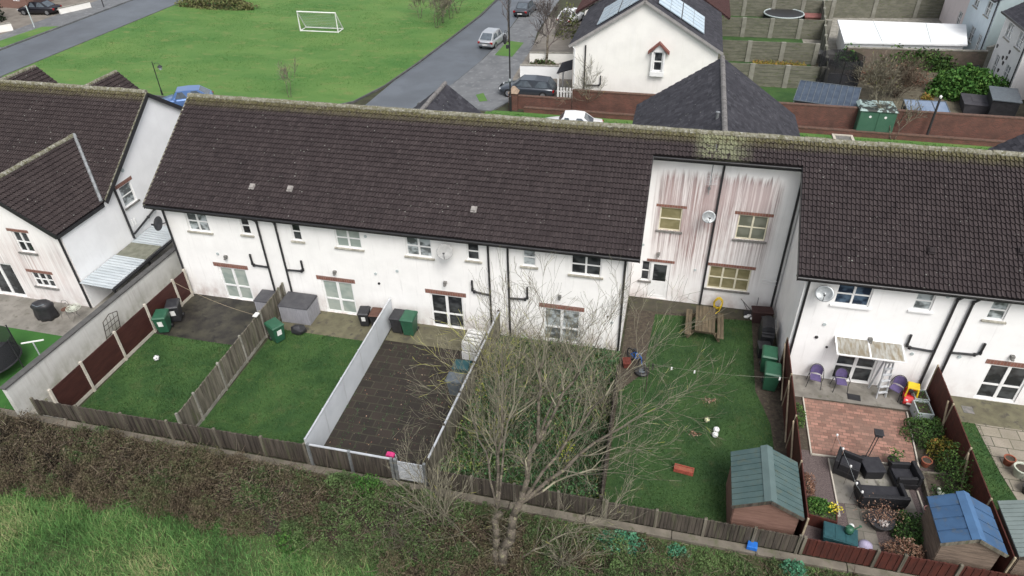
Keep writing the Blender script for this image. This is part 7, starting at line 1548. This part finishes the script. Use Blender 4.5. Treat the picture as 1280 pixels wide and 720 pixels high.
for cx_, cy_ in cand:
    hmax = np.interp(cx_, [-4, 15, 19, 24, 30, 36], [1.15, 1.1, .8, .5, .28, .25]); rr = RNG.uniform(.28, .62)*(.6+.4*hmax)
    if cy_+rr*.7 > -9.5: continue
    if any((cx_-a)**2+(cy_-b)**2 < (.62*(rr+c))**2 for a, b, c in cents): continue
    cents.append((cx_, cy_, rr)); m = int(2300*rr*rr/.2*(.6+.5*hmax)); u = unit(RNG.normal(size=(m, 3))); u[:, 2] = np.abs(u[:, 2]); ht = hmax*RNG.uniform(.55, 1.1)*(.5+.5*min(1, rr/.45))
    u *= RNG.uniform(.3, 1, (m, 1))**.4; lump = .7+.6*vnoise(u[:, 0]*3+cx_*5, u[:, 1]*3+u[:, 2]*3+cy_*5, 1.2); P = u*lump[:, None]*np.array([rr*1.1, rr*1.0, ht])+np.array([cx_, cy_, 0])
    base_r = float(np.clip(hr(np.array([cx_]), np.array([cy_]))[0]+RNG.normal(0, .12), .05, .85))
    BL.append(leaf_soup(P, RNG.uniform(.016, .045, m))); BR.append(np.clip(base_r+RNG.normal(0, .055, m)+.5*(lump-1), 0, 1))
    k = int(24*rr/.4); A = np.column_stack([RNG.normal(cx_, rr*.4, k), RNG.normal(cy_, rr*.4, k), np.full(k, ht*.3)]); B = A+unit(RNG.normal(size=(k, 3))*np.array([1, 1, .5])+np.array([0, 0, .7]))*RNG.uniform(.3, 1.0, (k, 1))*ht*1.0; BS.append((A, B)); BSr.append(np.full(k, RNG.uniform(.1, .8)))
print('bushes', len(cents), sum(len(b) for b in BL))
o = np_mesh('bramble_hedge', np.concatenate(BL), 4, np.concatenate(BR), LEAFB); stuff(o, 'wide brown and green bramble hedge along the foot of the back fences', 'hedge')
A = np.concatenate([a for a, b in BS]); B = np.concatenate([b for a, b in BS])
HSTEM = MR('bramble_stems', [(0, (.05, .034, .026)), (.35, (.10, .072, .054)), (.65, (.15, .125, .088)), (1, (.24, .215, .155))], nsc=.6, namp=.3)
o = np_mesh('hedge_twigs', sticks(A, B, np.full(len(A), .007), np.full(len(A), .004)), 4, np.tile(np.clip(np.concatenate(BSr)+RNG.normal(0, .1, len(A)), 0, 1), 3), HSTEM); stuff(o, 'brown twigs standing out of the bramble hedge', 'twigs')
n = 6000; q = hedge_pts(n); H = hh(q[:, 0], q[:, 1]); A = np.column_stack([q, H*RNG.uniform(.3, .95, n)]); an = RNG.uniform(0, 6.28, n); ln = RNG.uniform(.12, .5, n); B = A+np.column_stack([np.cos(an)*ln, np.sin(an)*ln, RNG.uniform(-.05, .32, n)*np.minimum(1, H/.5)])
o = np_mesh('bramble_stems', sticks(A, B, np.full(n, .009), np.full(n, .005)), 4, np.tile(np.clip(RNG.normal(.42, .25, n), 0, 1), 3), HSTEM); stuff(o, 'brown bramble canes arching through the hedge', 'stems')
# rough field grass
FG = lambda n: (lambda x: np.column_stack([x, np.array([y_bot(a) for a in x])+.75-RNG.uniform(0, 4.6, len(x))**1.0]))(RNG.uniform(-5, 20, n))
for k, (n, h, wd) in enumerate(((60000, .30, .016), (16000, .5, .014))):
    q = FG(n)
    if k: q = q[vnoise(q[:, 0], q[:, 1], .9) > .45]
    n = len(q); P = np.column_stack([q, np.full(n, -.05)]); hh_ = h*RNG.uniform(.5, 1.3, n)*(.5+vnoise(q[:, 0]+11, q[:, 1], .9))
    o = np_mesh('field_grass', blades(P, hh_, wd, .75), 3, np.clip(RNG.normal(.40, .2, n)+.7*(vnoise(q[:, 0], q[:, 1]+30, .5)-.5), 0, 1), ROUGHGRASS); stuff(o, None)
sheet('field', [(-60, -9.4), (80, -9.4), (80, -80), (-60, -80)], -.02, M('field_soil', (.05, .075, .025), (.07, .09, .035), sc=2, bump=.6, bsc=15))
q = np.column_stack([RNG.uniform(18, 38, 16000), RNG.uniform(-13, -9.5, 16000)]); q = q[vnoise(q[:, 0]+5, q[:, 1], .8) > .42]; P = np.column_stack([q, np.full(len(q), .0)]); o = np_mesh('rough_grass', blades(P, RNG.uniform(.1, .3, len(q)), .014, .9), 3, RNG.uniform(.1, .8, len(q)), ROUGHGRASS); stuff(o)
# leafy clumps
def clump(label, x, y, rx, ry, h, n, mat, size=(.03, .06), name='leafy_shrub', cat='shrub', z=0, r=.5, fern=False, twigs=True):
    t = thing(name, label, cat, (x, y, z)); u = RNG.normal(size=(n, 3)); u = unit(u)*RNG.uniform(.35, 1, (n, 1))**.45; u[:, 2] = np.abs(u[:, 2])
    lump = .75+.5*vnoise(u[:, 0]*2.5+x*3, u[:, 1]*2.5+u[:, 2]*2+y*3, 1.5); P = u*lump[:, None]*np.array([rx, ry, h])
    np_mesh('foliage', leaf_soup(P, RNG.uniform(size[0], size[1], n)), 4, np.clip(r+RNG.normal(0, .2, n)+.5*(lump-1), 0, 1), mat, t)
    if twigs:
        m = max(12, n//60); A = np.zeros((m, 3)); A[:, :2] = RNG.normal(0, .1, (m, 2)); B = unit(RNG.normal(size=(m, 3))*np.array([1, 1, .4])+np.array([0, 0, .8]))*np.array([rx, ry, h])*.85; np_mesh('stems', sticks(A, B, np.full(m, .014), np.full(m, .006)), 4, np.full(3*m, .2), TWIG, t)
    return t
clump('bluish green feathery clump on the kerb below the green-roofed shed', 28.6, -9.75, .42, .35, .45, 900, FERN, (.03, .06), 'feathery_plant', 'plant')
clump('spreading bluish green clump on the bank right of the large tree', 23.0, -9.95, .95, .5, .45, 1700, FERN, (.03, .06), 'feathery_plant', 'plant')
clump('small green clump on the bank below the picnic-table lawn fence', 24.9, -9.85, .4, .3, .3, 500, FERN, (.03, .05), 'feathery_plant', 'plant')
clump('bluish green clump at the bottom edge under the red-brown fence', 31.4, -9.75, .6, .35, .35, 700, FERN, (.03, .06), 'feathery_plant', 'plant')
clump('bright green bush in the hedge below the silver slatted panel', 13.9, -9.95, .75, .55, 1.15, 2200, LEAFIVY, (.03, .06), r=.45)
clump('low bright green bush in the hedge just right of the slatted panel', 15.9, -9.8, .55, .4, .5, 900, LEAFG, (.03, .06), r=.6)
clump('tall green weed clump at the lower edge of the hedge', 12.2, -12.3, .7, .5, .7, 900, LEAFIVY, (.04, .08), r=.4)
clump('dark green rounded shrub at the right of the pink block paving', 34.0, -2.6, .8, .85, .85, 2600, LEAFG, (.03, .055))
clump('yellow and orange autumn shrub against the red-brown fence', 34.45, -3.55, .55, .65, .85, 1300, AUTUMN, (.03, .06))
clump('pale green ivy-like shrub sprawling over the red-brown fence', 34.65, -4.7, .7, 1.35, 1.3, 4200, LEAFG, (.025, .05), r=.55)
clump('dark low shrub inside the timber-edged raised bed', 33.95, -6.0, .5, .85, .55, 1300, LEAFG, (.03, .055), r=.25)
clump('green shrub at the corner of the blue-roofed shed', 32.5, -7.5, .6, .85, .85, 2200, LEAFG, (.03, .06), r=.4)
clump('brown and ochre faded hydrangea at the red-brown back fence', 32.2, -8.35, .75, .35, .8, 1500, FLOWER, (.025, .055), 'hydrangea', 'shrub')
clump('small faded brown hydrangea along the left fence of the gravel garden', 29.35, -6.3, .3, .7, .6, 900, FLOWER, (.025, .05), 'hydrangea', 'shrub', r=.35)
clump('small green bush by the left fence beside the pink paving', 29.35, -2.6, .3, .7, .5, 700, LEAFG, (.03, .05), r=.6)
clump('lime green leafy plant in the red-brown raised bed', 29.5, -7.35, .5, .3, .4, 900, LEAFIVY, (.03, .06), 'leafy_plant', 'plant', .5, r=.6)
YGREEN = MR('yellow_green_leaves', [(0, (.10, .13, .02)), (.5, (.24, .27, .04)), (1, (.40, .40, .07))], nsc=2, namp=.2)
for x_, y_, l_ in YB: clump(l_, x_, y_, .35, .6, 1.3, 260, YGREEN, (.025, .05))
# plants beyond
clump('large bright green ivy-covered hedge block behind the black-topped box', 45.6, 37.0, 3.0, 1.9, 2.1, 6500, LEAFIVY, (.10, .2), 'ivy_hedge', 'hedge', r=.5)
clump('ivy trailing over the corner of the long white flat roof', 37.6, 42.4, 1.2, .8, 1.9, 900, LEAFIVY, (.10, .18), 'ivy', 'ivy', r=.4)
clump('green creeper along the old garden wall', 42.6, 42.6, 4.4, .5, 2.0, 3000, LEAFG, (.10, .18), 'creeper', 'creeper', r=.5)
clump('brown and grey scrub in the middle back garden', 40.5, 39.0, 3.2, 1.2, 1.4, 1700, FLOWER, (.08, .15), 'scrub', 'shrub', r=.1)
clump('small yellow-flowered shrub beside the ivy hedge', 42.1, 34.0, .6, .5, .9, 350, AUTUMN, (.08, .15), r=.7)
clump('dark evergreen hedge at the top left corner', -55.2, 41.0, 2.4, 3.2, 4.4, 4200, MR('dark_hedge', [(0, (.008, .014, .008)), (1, (.025, .04, .018))]), (.12, .24), 'hedge', 'hedge')
clump('low straggly hedge at the far end of the green by the left road', -31.0, 52.2, 5.5, 1.1, 1.5, 2600, MR('straggly', [(0, (.06, .05, .03)), (.5, (.12, .12, .05)), (1, (.17, .19, .07))]), (.10, .2), 'straggly_hedge', 'hedge')
clump('low dark shrub under the small bare tree in the gravel plot', 10.9, 38.2, 1.3, .5, .6, 500, LEAFB, (.08, .15), r=.5)
clump('green creeper tree crown at the top beside the brown tiled roof', 11.6, 47.6, 1.4, 1.4, 3.0, 700, MR('olive_leaves', [(0, (.06, .07, .025)), (1, (.16, .18, .06))]), (.10, .18), 'creeper_tree', 'tree')
thicket('big grey bare shrub beside the netted trampoline', 38.6, 34.6, 20, 3.3, 21, .8, depth=3, minr=.012)
thicket('brown bare shrub behind the flat bluish frame', 40.2, 35.6, 24, 3.2, 22, .8, depth=3, minr=.012, mat=HSTEM)
P = np.column_stack([RNG.uniform(42.3, 46.5, 900), RNG.uniform(28.3, 32, 900), RNG.uniform(.02, .2, 900)]); o = np_mesh('cuttings', leaf_soup(P, RNG.uniform(.05, .16, 900), .6), 4, RNG.uniform(.3, 1, 900), MR('pale_cuttings', [(0, (.10, .085, .06)), (1, (.32, .28, .20))])); stuff(o, 'pale dry cuttings strewn behind the brick wall', 'cuttings')
bare_tree('street_tree', 'bare street tree in the gravel plot beside the cream gable house', (11.15, 38.0, .09), 6.5, 4, 31, 1, .13, .55, kids=3, minr=.012, mat=BGTWIG)
bare_tree('street_tree', 'thin bare street tree behind the tall lamp post on the oval verge', (6.2, 44.4, .09), 7.0, 4, 32, 1, .10, .65, kids=2, minr=.010, mat=BGTWIG)
for i, (x, y, h, lab) in enumerate(((-5.6, 51.4, 3.2, 'small bare sapling on the green, farthest left of the group'), (-2.55, 48.1, 4.0, 'bare sapling on the green nearest the road kerb'), (-2.5, 50.0, 4.2, 'bare sapling on the green, second from the front of the row'), (-2.1, 51.7, 4.2, 'bare sapling on the green, third in the row'), (-2.0, 54.0, 4.4, 'bare sapling on the green, at the back of the row'))):
    bare_tree('sapling', lab, (x, y, .09), h, 3, 40+i, 3 if i else 2, .035, .5, group='bare saplings on the green', minr=.012, tight=.3)
bare_tree('sapling', 'faint bare sapling at the near edge of the green behind the ridge', (-8.3, 26.4, .09), 3.0, 3, 47, 2, .03, .6, minr=.009)
bare_tree('climbing_shrub', 'thin bare shrub against the cream gable by the downpipe', (16.3, 28.2, 0), 4.4, 3, 48, 2, .035, .6, cat='shrub', minr=.009)
bare_tree('sapling', 'thin bare sapling in the grass strip by the utility cabinet', (38.4, 26.6, .02), 3.4, 3, 49, 2, .035, .4, minr=.010, tight=.15)
bare_tree('roadside_tree', 'pale trunk of a small tree at the far hedge of the green', (-32.3, 51.8, .09), 4, 3, 50, 2, .1, .6, minr=.015)
